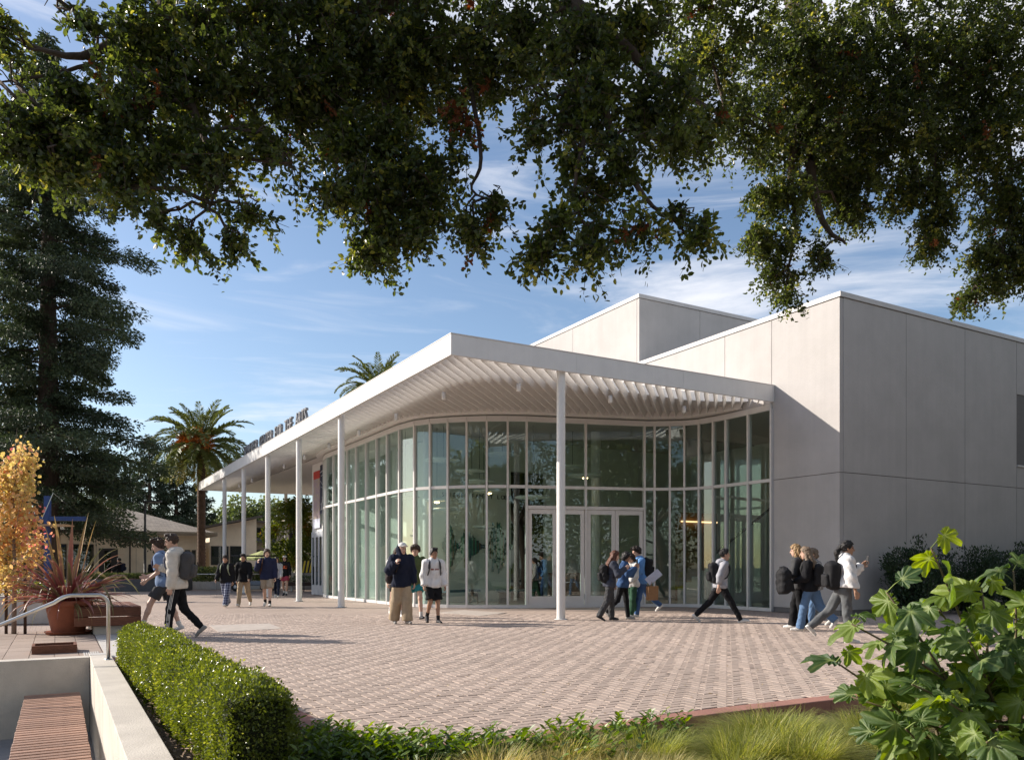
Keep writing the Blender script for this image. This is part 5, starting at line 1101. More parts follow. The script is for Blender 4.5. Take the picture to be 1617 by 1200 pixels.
def palm(name, label, loc, h, L_, nfr, tr, seedv=1, fruit=True):
    r = random.Random(seedv); o = root(name, label, 'palm tree', loc)
    prof = [(tr*1.35, 0), (tr*1.1, .5)]; z = .5
    k = 0
    while z < h-.9: prof += [(tr*(1.06 if k % 2 else .93), z)]; z += .11; k += 1
    prof += [(tr*1.35, h-.7), (tr*1.7, h-.3), (tr*1.2, h)]
    MB().lathe(prof, 16).build('trunk', palm_trunk, o)
    kinds = [frond_mesh(e, L_*q, c_, t) for e, q, c_, t in ((1.25, .9, .75, .45), (.9, 1.0, 1.2, .42), (.5, 1.05, 1.5, .4), (.1, 1.05, 1.45, .45), (-.35, 1.0, 1.0, .7), (-.8, .85, .55, .88))]
    rib = []
    for me, pts in kinds: me.materials.append(palm_leaf)
    for k in range(nfr):
        f = (k+.5)/nfr; i = min(5, int((f**.85)*6)); a = k*2.399+r.uniform(-.2, .2)
        c_ = link('frond', kinds[i][0], o, loc=(math.cos(a)*tr*.8, math.sin(a)*tr*.8, h-.15-.3*f), rot=(r.uniform(-.12, .12), r.uniform(-.1, .1), a), scale=[r.uniform(.9, 1.1)]*3)
        rb = MB().tube([p_ for p_ in kinds[i][1][::4]], [.035*(1-.85*j/8)*L_/3 for j in range(len(kinds[i][1][::4]))], 4, cap=False) if i not in rib else None
        if rb is not None:
            RB[(id(o), i)] = rb.mesh('rachis'); RB[(id(o), i)].materials.append(palm_rib); rib.append(i)
        link('rachis', RB[(id(o), i)], c_)
    if fruit:
        for a, zz in ((3.7, .0), (4.5, -.35), (3.0, -.2), (5.4, -.30), (4.9, .05)):
            n = 420; b = np.array([math.cos(a)*.72*L_/3*1.2, math.sin(a)*.72*L_/3*1.2, h+.1+zz]); P = b+rng.normal(0, .20, (n, 3))*L_/3; D = rdir(n)+np.array([math.cos(a), math.sin(a), -.2])
            tag(link('fruit_cluster', leaf_mesh('fruit_cluster', P, D, rdir(n), .26, .05), o, palm_dead), kind='stuff')
    return o
RB = {}; palm_rib = mat('palm_rachis', (.14, .15, .045), .6, .15)
p = ad(318, 930, 50.5); p.z = .0
palm('date_palm', 'tall date palm with drooping fronds and orange fruit stalks left of the canopy', p, 9.3, 3.3, 84, .25, 4)
p = ad(597, 900, 52); p.z = .0
palm('date_palm', 'date palm of which only the top fronds show above the canopy roof', p, 13.1, 2.7, 60, .24, 8, False)
# trees behind the camera, which the glass mirrors, and unseen oaks placed right to keep sky light off the wall
OBV = ['evergreen oak behind the viewpoint, far to the left', 'evergreen oak straight behind the viewpoint, left one', 'evergreen oak straight behind the viewpoint, right one', 'evergreen oak behind the viewpoint, towards the right', 'evergreen oak right of the viewpoint', 'unseen evergreen oak placed as sky shade right of the frame, nearest the fig', 'unseen evergreen oak placed as sky shade before the shaded wall', 'unseen evergreen oak placed as sky shade before the high window', 'unseen evergreen oak placed as sky shade before the far end of the wall', 'evergreen oak behind the viewpoint at the extreme left']
for k, (x, y, h, r_) in enumerate([(-16, -16, 12, 6), (-6, -20, 13, 6.5), (4, -22, 13, 6.5), (14, -16, 13, 7), (22, -8, 13, 7), (16.5, 6.5, 13, 6), (22, 14, 13, 6.5), (28, 20.5, 13, 6.5), (35, 26, 13, 6), (-28, -10, 12, 6)]):
    blob_tree('oak_tree', OBV[k], (x, y, -.05), h, r_, 20000, oak_leaf, .27, .35, .02, group='oaks around the viewpoint')
# ------------------------------------------------------------------ people: smooth bodies from a distance field
EDG = [(0,1),(2,3),(4,5),(6,7),(0,2),(1,3),(4,6),(5,7),(0,4),(1,5),(2,6),(3,7)]
class Field:
    def __init__(s, lo, hi, h):
        s.h = h; s.lo = np.array(lo, float); s.n = np.ceil((np.array(hi)-s.lo)/h).astype(int)+1
        s.ax = [s.lo[i]+np.arange(s.n[i])*h for i in range(3)]; s.F = np.full(s.n, .12, np.float32)
    def _sl(s, lo, hi):
        r = []
        for i in range(3):
            a = int(max(0, math.floor((lo[i]-s.lo[i])/s.h))); b = int(min(s.n[i], math.ceil((hi[i]-s.lo[i])/s.h)+1)); r.append(slice(a, max(a, b)))
        return tuple(r)
    def _grid(s, sl): return (s.ax[0][sl[0]][:, None, None], s.ax[1][sl[1]][None, :, None], s.ax[2][sl[2]][None, None, :])
    def _put(s, sl, d, k, sub=False):
        A = s.F[sl]
        if sub: s.F[sl] = np.maximum(A, -d); return
        if k > 0:
            hh = np.clip(.5+.5*(A-d)/k, 0, 1); s.F[sl] = A*(1-hh)+d*hh-k*hh*(1-hh)
        else: s.F[sl] = np.minimum(A, d)
    def cap(s, a, b, ra, rb, k=.02, flat=None, sq=None):
        a = np.array(a, float); b = np.array(b, float); R_ = max(ra, rb)+.07; sl = s._sl(np.minimum(a, b)-R_, np.maximum(a, b)+R_)
        x, y, z = s._grid(sl); ab = b-a; L2 = max(1e-9, ab@ab); L_ = math.sqrt(L2)
        t0 = ((x-a[0])*ab[0]+(y-a[1])*ab[1]+(z-a[2])*ab[2])/L2; t = np.clip(t0, 0, 1)
        d = np.sqrt((x-a[0]-t*ab[0])**2+(y-a[1]-t*ab[1])**2+(z-a[2]-t*ab[2])**2)-(ra+(rb-ra)*t)
        if flat: d = np.maximum(d, (t0-1)*L_)
        s._put(sl, d, k); return s
    def ell(s, c, r, k=.03, M=None, sub=False):
        c = np.array(c, float); r = np.array(r, float); R_ = r.max()+.07; sl = s._sl(c-R_, c+R_); x, y, z = s._grid(sl); X = [x-c[0], y-c[1], z-c[2]]
        if M is not None: X = [M[0][i]*X[0]+M[1][i]*X[1]+M[2][i]*X[2] for i in range(3)]
        k0 = np.sqrt((X[0]/r[0])**2+(X[1]/r[1])**2+(X[2]/r[2])**2); k1 = np.sqrt((X[0]/r[0]**2)**2+(X[1]/r[1]**2)**2+(X[2]/r[2]**2)**2)
        s._put(sl, k0*(k0-1)/np.maximum(k1, 1e-6), k, sub); return s
    def rbox(s, c, hf, rad, M=None, k=.0):
        c = np.array(c, float); R_ = max(hf)*1.75+rad+.05; sl = s._sl(c-R_, c+R_); x, y, z = s._grid(sl); X = [x-c[0], y-c[1], z-c[2]]
        if M is not None: X = [M[0][i]*X[0]+M[1][i]*X[1]+M[2][i]*X[2] for i in range(3)]
        q = [np.abs(X[i])-(hf[i]-rad) for i in range(3)]
        d = np.sqrt(np.maximum(q[0], 0)**2+np.maximum(q[1], 0)**2+np.maximum(q[2], 0)**2)+np.minimum(np.maximum(q[0], np.maximum(q[1], q[2])), 0)-rad
        s._put(sl, d, k); return s
    def plane(s, nrm, d):                            # keeps n.p < d
        x, y, z = s._grid((slice(None),)*3); s.F = np.maximum(s.F, (nrm[0]*x+nrm[1]*y+nrm[2]*z-d).astype(np.float32)); return s
    def wrinkle(s, amp, fr, seed):
        r = np.random.default_rng(seed); x, y, z = s._grid((slice(None),)*3)
        for k in range(5):
            f = r.normal(size=3)*fr; ph = r.random()*6.28; s.F = s.F-np.float32(amp*.30)+(amp*.6*np.sin(f[0]*x+f[1]*y+f[2]*z+ph+1.5*np.sin(f[1]*x*.7-f[2]*y*.6+ph*2))).astype(np.float32)
        return s
    def mesh(s):
        F = s.F; I = F < 0; n = s.n
        cs = [(slice(i, n[0]-1+i), slice(j, n[1]-1+j), slice(k, n[2]-1+k)) for k in (0, 1) for j in (0, 1) for i in (0, 1)]
        cnt = sum(I[c].astype(np.int8) for c in cs); act = (cnt > 0) & (cnt < 8); ii = np.argwhere(act)
        if not len(ii): return np.zeros((0, 3)), np.zeros((0, 4), int)
        V8 = np.stack([F[c][act] for c in cs], 1); off = np.array([(i, j, k) for k in (0, 1) for j in (0, 1) for i in (0, 1)], float)
        acc_ = np.zeros((len(ii), 3)); ct = np.zeros(len(ii))
        for a, b in EDG:
            va, vb = V8[:, a], V8[:, b]; m = (va < 0) != (vb < 0); t = np.where(m, va/np.where(m, va-vb, 1), 0)
            acc_ += np.where(m[:, None], off[a]+(off[b]-off[a])*t[:, None], 0); ct += m
        P = s.lo+(ii+acc_/ct[:, None])*s.h
        idx = np.full(act.shape, -1, np.int32); idx[act] = np.arange(len(ii)); Q = []
        for ax in range(3):
            o1, o2 = [(1, 2), (2, 0), (0, 1)][ax]; sa = [slice(None)]*3; sb = [slice(None)]*3; sa[ax] = slice(0, -1); sb[ax] = slice(1, None)
            for o in (o1, o2): sa[o] = slice(1, -1); sb[o] = slice(1, -1)
            A = I[tuple(sa)]; Bb = I[tuple(sb)]
            for flip in (False, True):
                e = np.argwhere(A & ~Bb if not flip else ~A & Bb)
                if not len(e): continue
                e[:, o1] += 1; e[:, o2] += 1; g_ = []
                for d1, d2 in ((-1, -1), (0, -1), (0, 0), (-1, 0)):
                    q = e.copy(); q[:, o1] += d1; q[:, o2] += d2; g_.append(idx[q[:, 0], q[:, 1], q[:, 2]])
                g_ = np.stack(g_, 1); Q.append(g_[:, ::-1] if flip else g_)
        Q = np.concatenate(Q); return P, Q[(Q >= 0).all(1)]

def skin_mat(name, c, hair):
    m, nt, N, Lk, b = _nodes(name); a = N.new('ShaderNodeAttribute'); a.attribute_name = 'face'
    cr = N.new('ShaderNodeValToRGB'); Lk.new(a.outputs['Fac'], cr.inputs[0]); cr.color_ramp.elements[0].color = (*c, 1); cr.color_ramp.elements[1].color = (*hair, 1)
    e = cr.color_ramp.elements.new(.5); e.color = (c[0]*.72, c[1]*.45, c[2]*.42, 1)
    Lk.new(cr.outputs[0], b.inputs['Base Color']); b.inputs['Roughness'].default_value = .5; b.inputs['Subsurface Weight'].default_value = 0.0; return m
SK = {k: skin_mat('skin_'+k, c, h) for k, c, h in (('light', (.50, .30, .215), (.03, .02, .015)), ('fair', (.56, .35, .26), (.06, .035, .02)), ('tan', (.38, .215, .14), (.015, .011, .01)), ('brown', (.26, .14, .09), (.012, .01, .009)))}
def cloth(name, c, **k):
    d = dict(rough=.85, var=.10, scale=9, bump=.35, bscale=22, spec=.15); d.update(k); return mat(name, c, **d)
FM = {}
def fab(name, c, **k):
    if name not in FM: FM[name] = cloth('cloth_'+name, c, **k)
    return FM[name]
HAIRC = {'black': (.012, .010, .010), 'brown': (.045, .026, .016), 'auburn': (.10, .035, .018), 'blond': (.30, .19, .09), 'grey_blond': (.17, .12, .08), 'dark_brown': (.024, .015, .011)}
HM = {k: mat('hair_'+k, c, .55, .35, 30, bump=.6, bscale=70, spec=.35, stretch=(1, 1, .25)) for k, c in HAIRC.items()}
def plaid():
    m, nt, N, Lk, b = _nodes('cloth_plaid'); tc = N.new('ShaderNodeTexCoord'); sep = N.new('ShaderNodeSeparateXYZ'); Lk.new(tc.outputs['Object'], sep.inputs[0]); o = []
    for ax, f in (('X', 95), ('Z', 80)):
        mu = N.new('ShaderNodeMath'); mu.operation = 'MULTIPLY'; Lk.new(sep.outputs[ax], mu.inputs[0]); mu.inputs[1].default_value = f
        s_ = N.new('ShaderNodeMath'); s_.operation = 'SINE'; Lk.new(mu.outputs[0], s_.inputs[0]); g_ = N.new('ShaderNodeMath'); g_.operation = 'GREATER_THAN'; Lk.new(s_.outputs[0], g_.inputs[0]); g_.inputs[1].default_value = .55; o.append(g_)
    ad_ = N.new('ShaderNodeMath'); Lk.new(o[0].outputs[0], ad_.inputs[0]); Lk.new(o[1].outputs[0], ad_.inputs[1]); hf = N.new('ShaderNodeMath'); hf.operation = 'MULTIPLY'; Lk.new(ad_.outputs[0], hf.inputs[0]); hf.inputs[1].default_value = .5
    cr = N.new('ShaderNodeValToRGB'); Lk.new(hf.outputs[0], cr.inputs[0]); cr.color_ramp.elements[0].color = (.025, .03, .075, 1); cr.color_ramp.elements[1].color = (.30, .33, .42, 1); Lk.new(cr.outputs[0], b.inputs['Base Color']); b.inputs['Roughness'].default_value = .9; return m
def striped():
    m, nt, N, Lk, b = _nodes('cloth_striped'); tc = N.new('ShaderNodeTexCoord'); w_ = N.new('ShaderNodeTexWave'); w_.inputs['Scale'].default_value = 14; Lk.new(tc.outputs['Object'], w_.inputs[0]); cr = N.new('ShaderNodeValToRGB'); Lk.new(w_.outputs['Fac'], cr.inputs[0]); cr.color_ramp.elements[0].color = (.06, .06, .065, 1); cr.color_ramp.elements[1].color = (.42, .40, .38, 1); Lk.new(cr.outputs[0], b.inputs['Base Color']); b.inputs['Roughness'].default_value = .9; return m
PLAID, STRIPED = plaid(), striped()
SHOEW = fab('white_shoe', (.62, .60, .57), rough=.6); SHOED = fab('dark_shoe', (.03, .03, .035), rough=.6); SHOEG = fab('grey_shoe', (.30, .28, .26), rough=.7); SOCK = fab('dark_sock', (.02, .02, .022))
v3 = lambda *a: np.array(a, float)
def person(label, px, Y, face, H=1.75, skin='light', hair=('short', 'brown'), top=None, bottom=None, shoes=SHOEW, legs=((25, 5, 10), (-18, 20, 35)), arms=((10, 8, 20, 0), (-10, 8, 20, 0)),
           lean=3, head=(0, -5), female=False, sock=None, cap=None, ground=0.0, res=.0125, group=None, curl=.7, sit=None):
    """legs (left, right): hip flexion, knee bend, foot pitch; arms: shoulder flexion, abduction, elbow, inward"""
    s = H/1.75; p0 = v3((px-CX)/F_PX*Y, Y, ground)
    o = root('person', label, 'person', Vector(p0), math.radians(face-90), group)
    R_ = math.radians
    # skeleton; x right, y forward, z up, pelvis first at the origin
    hipw = .085*s; J = {}; feet = []
    for sd, (hf, kb, fp) in zip((-1, 1), legs):
        hip = v3(sd*hipw, 0, 0); th = R_(hf); ab = R_(2.0)*sd
        d1 = v3(math.sin(ab), math.sin(th)*math.cos(ab), -math.cos(th)*math.cos(ab)); kn = hip+d1*.44*s
        a2 = th-R_(kb); d2 = v3(0, math.sin(a2), -math.cos(a2)); an = kn+d2*.42*s
        fa = R_(-fp); fd = v3(sd*.12, math.cos(fa), math.sin(fa)); fd /= np.linalg.norm(fd); fn = np.cross(fd, v3(1, 0, 0)); fn = fn if fn[2] > 0 else -fn
        J[sd] = (hip, kn, an, fd, fn); heel = an-fn*.075*s-fd*.05*s; toe = an-fn*.075*s+fd*.17*s; feet += [heel[2], toe[2]]
    zp = -min(feet) if sit is None else sit
    up = v3(0, 0, zp)
    J = {k: tuple(list(x+up for x in v[:3])+list(v[3:])) for k, v in J.items()}
    le = R_(lean); T = lambda x, y, z: v3(x*s, (y*math.cos(le)+z*math.sin(le))*s, zp+(-y*math.sin(le)+z*math.cos(le))*s)   # torso frame from the hips
    sw = (.165 if female else .188)
    neck = T(0, -.005, .555); hc = T(0, .02, .70)+v3(0, .03*math.sin(le), 0); A = {}
    for sd, (fl, ab, el, inw) in zip((-1, 1), arms):
        sh = T(sd*sw, -.005, .475); f_, b_ = R_(fl)+le*.3, R_(ab)
        d1 = v3(sd*math.sin(b_), math.sin(f_)*math.cos(b_), -math.cos(f_)*math.cos(b_)); eb = sh+d1*.285*s
        e_ = f_+R_(el); i_ = R_(inw); d2 = v3(sd*(math.sin(b_)*.6)-sd*math.sin(i_), math.sin(e_)*math.cos(i_), -math.cos(e_)*math.cos(i_)); d2 /= np.linalg.norm(d2); wr_ = eb+d2*.245*s
        A[sd] = (sh, eb, wr_, d2)
    lo = np.min([x for v in list(J.values()) for x in v[:3]]+[v[k] for v in A.values() for k in (1, 2)]+[hc], axis=0)-.32; hi = np.max([x for v in J.values() for x in v[:3]]+[v[k] for v in A.values() for k in (1, 2)]+[hc], axis=0)+.32
    lo[2] = -.05; hi[2] = hc[2]+.25*s
    hy, hpz = R_(head[0]), R_(head[1])
    Mz = np.array([[math.cos(hy), -math.sin(hy), 0], [math.sin(hy), math.cos(hy), 0], [0, 0, 1]]); Mx = np.array([[1, 0, 0], [0, math.cos(hpz), -math.sin(hpz)], [0, math.sin(hpz), math.cos(hpz)]])
    HMx = Mz@Mx; Hd = lambda x, y, z: hc+HMx@(v3(x, y, z)*s)
    hwf = .93 if female else 1.0
    def torso(F, e, k=.05, hemz=-.12):
        chest = T(0, .0, .36); F.ell(chest, v3(.152*hwf+e, .105+e, .19+e)*s, k); F.ell(T(0, .005, .16), v3((.128 if female else .142)+e, .092+e, .17+e)*s, k)
        F.ell(T(0, -.012, .02), v3(.160+e, .112+e, .13+e)*s, k); F.cap(T(-sw*.86, -.005, .472), T(sw*.86, -.005, .472), (.058+e)*s, (.058+e)*s, k); F.cap(T(0, -.01, .47), T(0, -.005, .56), (.075+e*.8)*s, (.055+e*.5)*s, k)
        if female: F.ell(T(-.065, .085, .34), v3(.06, .05, .06)*s+e*.5, .03); F.ell(T(.065, .085, .34), v3(.06, .05, .06)*s+e*.5, .03)
    # ---- body, one surface, with finer head and hands merged in
    F = Field(lo, hi, res); torso(F, -.012)
    for sd in (-1, 1):
        hip, kn, an, fd, fn = J[sd]; sh, eb, wr_, d2 = A[sd]
        lg = .016 if bottom[2].get('len', 1.0) > .75 else 0; F.cap(hip, kn, (.082-lg)*s, (.052-lg)*s, .04-lg*1.5); F.cap(kn, kn*.62+an*.38+v3(0, -.012+lg, 0), (.052-lg)*s, (.052-lg)*s, .03-lg*1.2); F.cap(kn*.62+an*.38, an, (.048-lg)*s, .034*s, .02); F.cap(an-fn*.03*s, an-fn*.05*s+fd*.12*s, .034*s, .026*s, .02)
        sm2 = .012 if top[2].get('sleeve', 1.0) > .55 else 0; F.cap(sh, eb, (.050-sm2)*s, (.040-sm2)*s, .03); F.cap(eb, wr_, (.040-sm2)*s, .026*s, .015)
    F.cap(neck-v3(0, 0, .04), hc-HMx@v3(0, .02, .06)*s, .056*s, .052*s, .03); F.ell(Hd(0, -.005, .02), v3(.066, .085, .085)*s, .02, HMx.T)
    P, Q = F.mesh(); Vs = [P]; Qs = [Q]; FA = [np.zeros(len(P))]; off = len(P)
    F = Field(hc-.19*s, hc+.19*s, .0062); F.ell(Hd(0, -.012, .028), v3(.076, .096, .092)*s, .02, HMx.T); F.ell(Hd(0, .022, -.045), v3(.057, .068, .075)*s, .035, HMx.T); F.ell(Hd(0, .055, -.098), v3(.026, .026, .022)*s, .025, HMx.T)
    F.cap(Hd(0, .088, .012), Hd(0, .108, -.030), .009*s, .015*s, .014); F.cap(Hd(-.03, .079, .030), Hd(.03, .079, .030), .012*s, .012*s, .015)
    for sd in (-1, 1): F.ell(Hd(sd*.034, .100, .008), v3(.017, .02, .011)*s, .0, HMx.T, sub=True); F.ell(Hd(sd*.032, .078, .008), v3(.014, .013, .011)*s, .006, HMx.T); F.ell(Hd(sd*.077, -.008, -.004), v3(.012, .022, .033)*s, .01, HMx.T)
    F.cap(Hd(-.018, .083, -.062), Hd(.018, .083, -.062), .009*s, .009*s, .008); F.cap(Hd(0, -.02, -.06), hc-HMx@v3(0, .02, .15)*s, .054*s, .056*s, .03)
    P, Q = F.mesh(); L_ = ((P-hc)@HMx)/s; fa = np.zeros(len(P))
    for sd in (-1, 1):
        fa = np.where(((L_[:, 0]-sd*.032)/.014)**2+((L_[:, 2]-.006)/.008)**2 < 1, np.where(L_[:, 1] > .05, 1.0, fa), fa); fa = np.where((np.abs(L_[:, 0]-sd*.034) < .019) & (np.abs(L_[:, 2]-.036) < .0055) & (L_[:, 1] > .04), .95, fa)
    fa = np.where((np.abs(L_[:, 0]) < .024) & (np.abs(L_[:, 2]+.062) < .008) & (L_[:, 1] > .06), .5, fa); Vs.append(P); Qs.append(Q+off); FA.append(fa); off += len(P)
    for sd in (-1, 1):
        sh, eb, wr_, d = A[sd]; med = v3(-sd, 0, 0); med = med-d*(med@d); med /= np.linalg.norm(med); w_ = np.cross(d, med)*(1 if np.cross(d, med)[1] > 0 or abs(np.cross(d, med)[1]) < .3 else -1)
        c_ = wr_+d*.09*s; F = Field(c_-.15*s, c_+.15*s, .0055); F.cap(wr_-d*.04*s, wr_+d*.01*s, .027*s, .025*s, .012)
        for j, fl in enumerate((.066, .074, .070, .055)):
            kx = (-.030+.020*j)*s*-1; kn_ = wr_+d*(.088-.004*abs(j-1.2))*s+w_*kx; F.cap(wr_+d*.015*s+w_*kx*.6, kn_, .014*s, .0115*s, .010)
            q = kn_; ang = 0
            for seg_, fr in enumerate((.45, .32, .23)):
                ang += curl*(.55 if seg_ == 0 else .85); dd = d*math.cos(ang)+med*math.sin(ang); q2 = q+dd*fl*fr*1.15*s; F.cap(q, q2, (.0095-.001*seg_)*s, (.0085-.001*seg_)*s, .003); q = q2
        b_ = wr_+d*.03*s+w_*.028*s; t1 = b_+(d*.6+w_*.65+med*.45)*.042*s; t2 = t1+(d*.85+med*.35+w_*.1)*.036*s; F.cap(wr_+d*.02*s, b_, .015*s, .014*s, .01); F.cap(b_, t1, .0125*s, .0105*s, .006); F.cap(t1, t2, .0105*s, .0085*s, .003)
        P, Q = F.mesh(); Vs.append(P); Qs.append(Q+off); FA.append(np.zeros(len(P))); off += len(P)
    me = mesh_np('body', np.concatenate(Vs), [np.concatenate(Qs)], None, True); a_ = me.attributes.new('face', 'FLOAT', 'POINT'); a_.data.foreach_set('value', np.concatenate(FA).astype(np.float32)); link('body', me, o, SK[skin])
    def part(nm, F, m, smooth=True):
        P, Q = F.mesh()
        return link(nm, mesh_np(nm, P, [Q], None, smooth), o, m) if len(P) else None
    seed = int(abs(px)*7+Y*13)
    # ---- top
    nm, m, opt = top; e = opt.get('ease', .018); hem = opt.get('hem', -.10); sl_ = opt.get('sleeve', 1.0)
    F = Field(lo, hi, res); torso(F, e); F.ell(T(0, -.006, hem+.06), v3(.192+e*.7, .128+e, .16)*s, .05)
    for sd in (-1, 1):
        sh, eb, wr_, d2 = A[sd]; ez = e*1.15
        if sl_ <= .55: q = sh+(eb-sh)*(sl_/.5); F.cap(sh, q, (.054+ez)*s, (.052+ez*1.1)*s, .04, flat=True)
        else:
            F.cap(sh, eb, (.054+ez)*s, (.044+ez*1.2)*s, .04); q = eb+(wr_-eb)*min(1, (sl_-.5)*2); F.cap(eb, q, (.044+ez*1.2)*s, (.034+ez*.9)*s, .025, flat=True)
            if not opt.get('open_cuff'): F.cap(q-(wr_-eb)*.10, q+(wr_-eb)*.02, .038*s, .036*s, .006)
    if opt.get('hood'):
        for a in range(7):
            t0, t1 = [math.pi*(.05+.90*k/7) for k in (a, a+1)]
            F.cap(T(.088*math.cos(t0), -.01-.075*math.sin(t0), .55+.008*math.sin(t0)), T(.088*math.cos(t1), -.01-.075*math.sin(t1), .55+.008*math.sin(t1)), .030*s, .030*s, .02)
        F.ell(T(0, -.105, .49), v3(.095, .05, .085)*s, .03)
    if opt.get('hood_up'):
        F.ell(Hd(0, -.05, -.02), v3(.106, .112, .122)*s, .03, HMx.T); F.cap(Hd(0, -.03, -.10), T(0, -.01, .50), .085*s, .10*s, .04)
    if opt.get('collar'): F.cap(T(0, -.012, .53), T(0, -.008, .585), .068*s, .066*s, .012, flat=True)
    F.wrinkle(opt.get('wr', .0055), 22, seed)
    if opt.get('hood_up'):
        F.ell(Hd(0, .10, -.005), v3(.072, .115, .10)*s, .0, HMx.T, sub=True)
    hb = T(0, 0, hem); n_ = v3(0, -math.sin(le), -math.cos(le)); F.plane(n_, n_@hb)
    nk = Field.plane
    part(nm, F, m)
    # ---- bottom
    nm, m, opt = bottom; e = opt.get('ease', .014); fl = opt.get('flare', 0.0); ln_ = opt.get('len', 1.0)
    F = Field(lo, hi, res); F.ell(T(0, -.012, .0), v3(.158+e, .112+e, .125+e)*s, .03); F.ell(T(0, -.0, .07), v3(.145+e, .100+e, .10)*s, .03)
    for sd in (-1, 1):
        hip, kn, an, fd, fn = J[sd]
        if ln_ < .75:
            q = hip+(kn-hip)*(ln_/.5); F.cap(hip, q, (.088+e)*s, (.066+e*1.7+fl)*s, .045, flat=True)
        else:
            F.cap(hip, kn, (.086+e)*s, (.056+e*1.2+fl*.3)*s, .045); q = an-(an-kn)/np.linalg.norm(an-kn)*-.015*s; F.cap(kn, q, (.056+e*1.2+fl*.3)*s, (.040+e*1.1+fl)*s, .03, flat=True)
    F.wrinkle(opt.get('wr', .0045), 26, seed+5); hb = T(0, 0, min(.115, top[2].get('hem', -.10)+.03) if top[2].get('hem', -.10) < .0 else .115); n_ = v3(0, math.sin(le), math.cos(le)); F.plane(n_, n_@hb); part(nm, F, m)
    if opt.get('stripes'):
        for sd in (-1, 1):
            hip, kn, an, fd, fn = J[sd]
            for st in (-1, 0, 1):
                mb = MB()
                y_ = v3(0, .022*st, 0); r1, r2, r3 = .090+e, .060+e*1.2, .044+e*1.1
                mb.beam(hip+v3(sd*r1*s, 0, -.03)+y_, kn+v3(sd*(r2+.004)*s, 0, 0)+y_, .010, .008); mb.beam(kn+v3(sd*(r2+.004)*s, 0, 0)+y_, an+v3(sd*(r3+.004)*s, 0, .03)+y_, .010, .008); mb.build('side_stripe', SHOEW, o)
    # ---- shoes and socks
    for sd in (-1, 1):
        hip, kn, an, fd, fn = J[sd]; c_ = an+fd*.05*s; F = Field(c_-.22*s, c_+.22*s, .009)
        hl = an-fn*.048*s-fd*.032*s; F.cap(hl, hl+fd*.11*s, .036*s, .040*s, .02); F.cap(hl+fd*.11*s, hl+fd*.195*s-fn*.006*s, .040*s, .028*s, .02); F.cap(an-fn*.02*s-fd*.005*s, hl+fd*.06*s, .040*s, .040*s, .03)
        for q in (-.012, .012): F.cap(hl-fn*.022*s-fd*.012*s+v3(q, 0, 0), hl+fd*.20*s-fn*.022*s+v3(q, 0, 0), .024*s, .024*s, .008)
        F.plane(-fn, -fn@(an-fn*.075*s)); part('shoe', F, shoes)
        if sock is not None:
            F = Field(an-.16*s, an+.2*s, .010); dl_ = (kn-an)/np.linalg.norm(kn-an); F.cap(an-fn*.02*s, an+dl_*.10*s, .042*s, .046*s, .01, flat=True); part('sock', F, sock)
    # ---- hair
    st, hcname = hair; hm = HM[hcname]
    F = Field(hc-v3(.24, .34, .62)*s, hc+v3(.24, .24, .24)*s, .0085); vol = {'curly': .016, 'mid': .010, 'long': .010, 'pony': .003}.get(st, .006)
    F.ell(Hd(0, -.014, .036), v3(.078+vol, .100+vol, .094+vol)*s, 0, HMx.T)
    if st == 'curly': F.ell(Hd(0, .045, .095), v3(.07, .06, .045)*s, .02, HMx.T)
    if st == 'short': F.ell(Hd(0, .03, .112), v3(.058, .055, .026)*s, .03, HMx.T)
    F.wrinkle({'curly': .010, 'mid': .004, 'long': .003}.get(st, .005), 80 if st == 'curly' else 62, seed+9)
    n1 = HMx@v3(0, .80, -.60); F.plane(n1, n1@hc+(.018 if st != 'mid' else .030)*s)
    if st in ('short', 'curly', 'pony'): n2 = HMx@v3(0, .45, -1.0); n2 /= np.linalg.norm(n2); F.plane(n2, n2@hc+.040*s)
    if st in ('long', 'mid'):
        dn = .30 if st == 'long' else .09
        for sd in (-1, -.5, 0, .5, 1):
            a0 = Hd(sd*.066, -.055-.02*(1-abs(sd)), .0); b0 = a0*0+T(sd*.10, -.150-.035*(1-abs(sd)), .60-dn) if st == 'long' else Hd(sd*.074, -.065, -dn); F.cap(a0, (a0+b0)/2+v3(0, -.012, 0), .036*s, .040*s, .02); F.cap((a0+b0)/2+v3(0, -.012, 0), b0, .038*s, .016*s, .02)
        if st == 'long':
            for sd in (-1, 1): F.cap(Hd(sd*.078, -.01, -.02), T(sd*.125, .0, .50), .028*s, .034*s, .02); F.cap(T(sd*.125, .0, .50), T(sd*.120, .085, .30), .034*s, .014*s, .02)
        F.wrinkle(.0035, 60, seed+3)
    if st == 'pony':
        F.ell(Hd(0, -.115, .03), v3(.032, .03, .034)*s, .01, HMx.T); F.cap(Hd(0, -.125, .02), T(.0, -.16, .62), .034*s, .040*s, .02); F.cap(T(0, -.16, .62), T(.0, -.15, .44), .040*s, .012*s, .02); F.wrinkle(.003, 60, seed)
    if st != 'none': part('hair', F, hm)
    if cap is not None:
        F = Field(hc-.24*s, hc+.24*s, .008); F.ell(Hd(0, -.006, .048), v3(.097, .114, .096)*s, 0, HMx.T); F.ell(Hd(0, .108, .068), v3(.072, .078, .012)*s, .012, HMx.T)
        n_ = HMx@v3(0, -.10, -1); n_ /= np.linalg.norm(n_); F.plane(n_, n_@Hd(0, 0, .052)); part('cap', F, cap)
    o_ = dict(T=T, s=s, A=A, J=J, Hd=Hd, root=o, sw=sw, le=le); return o_
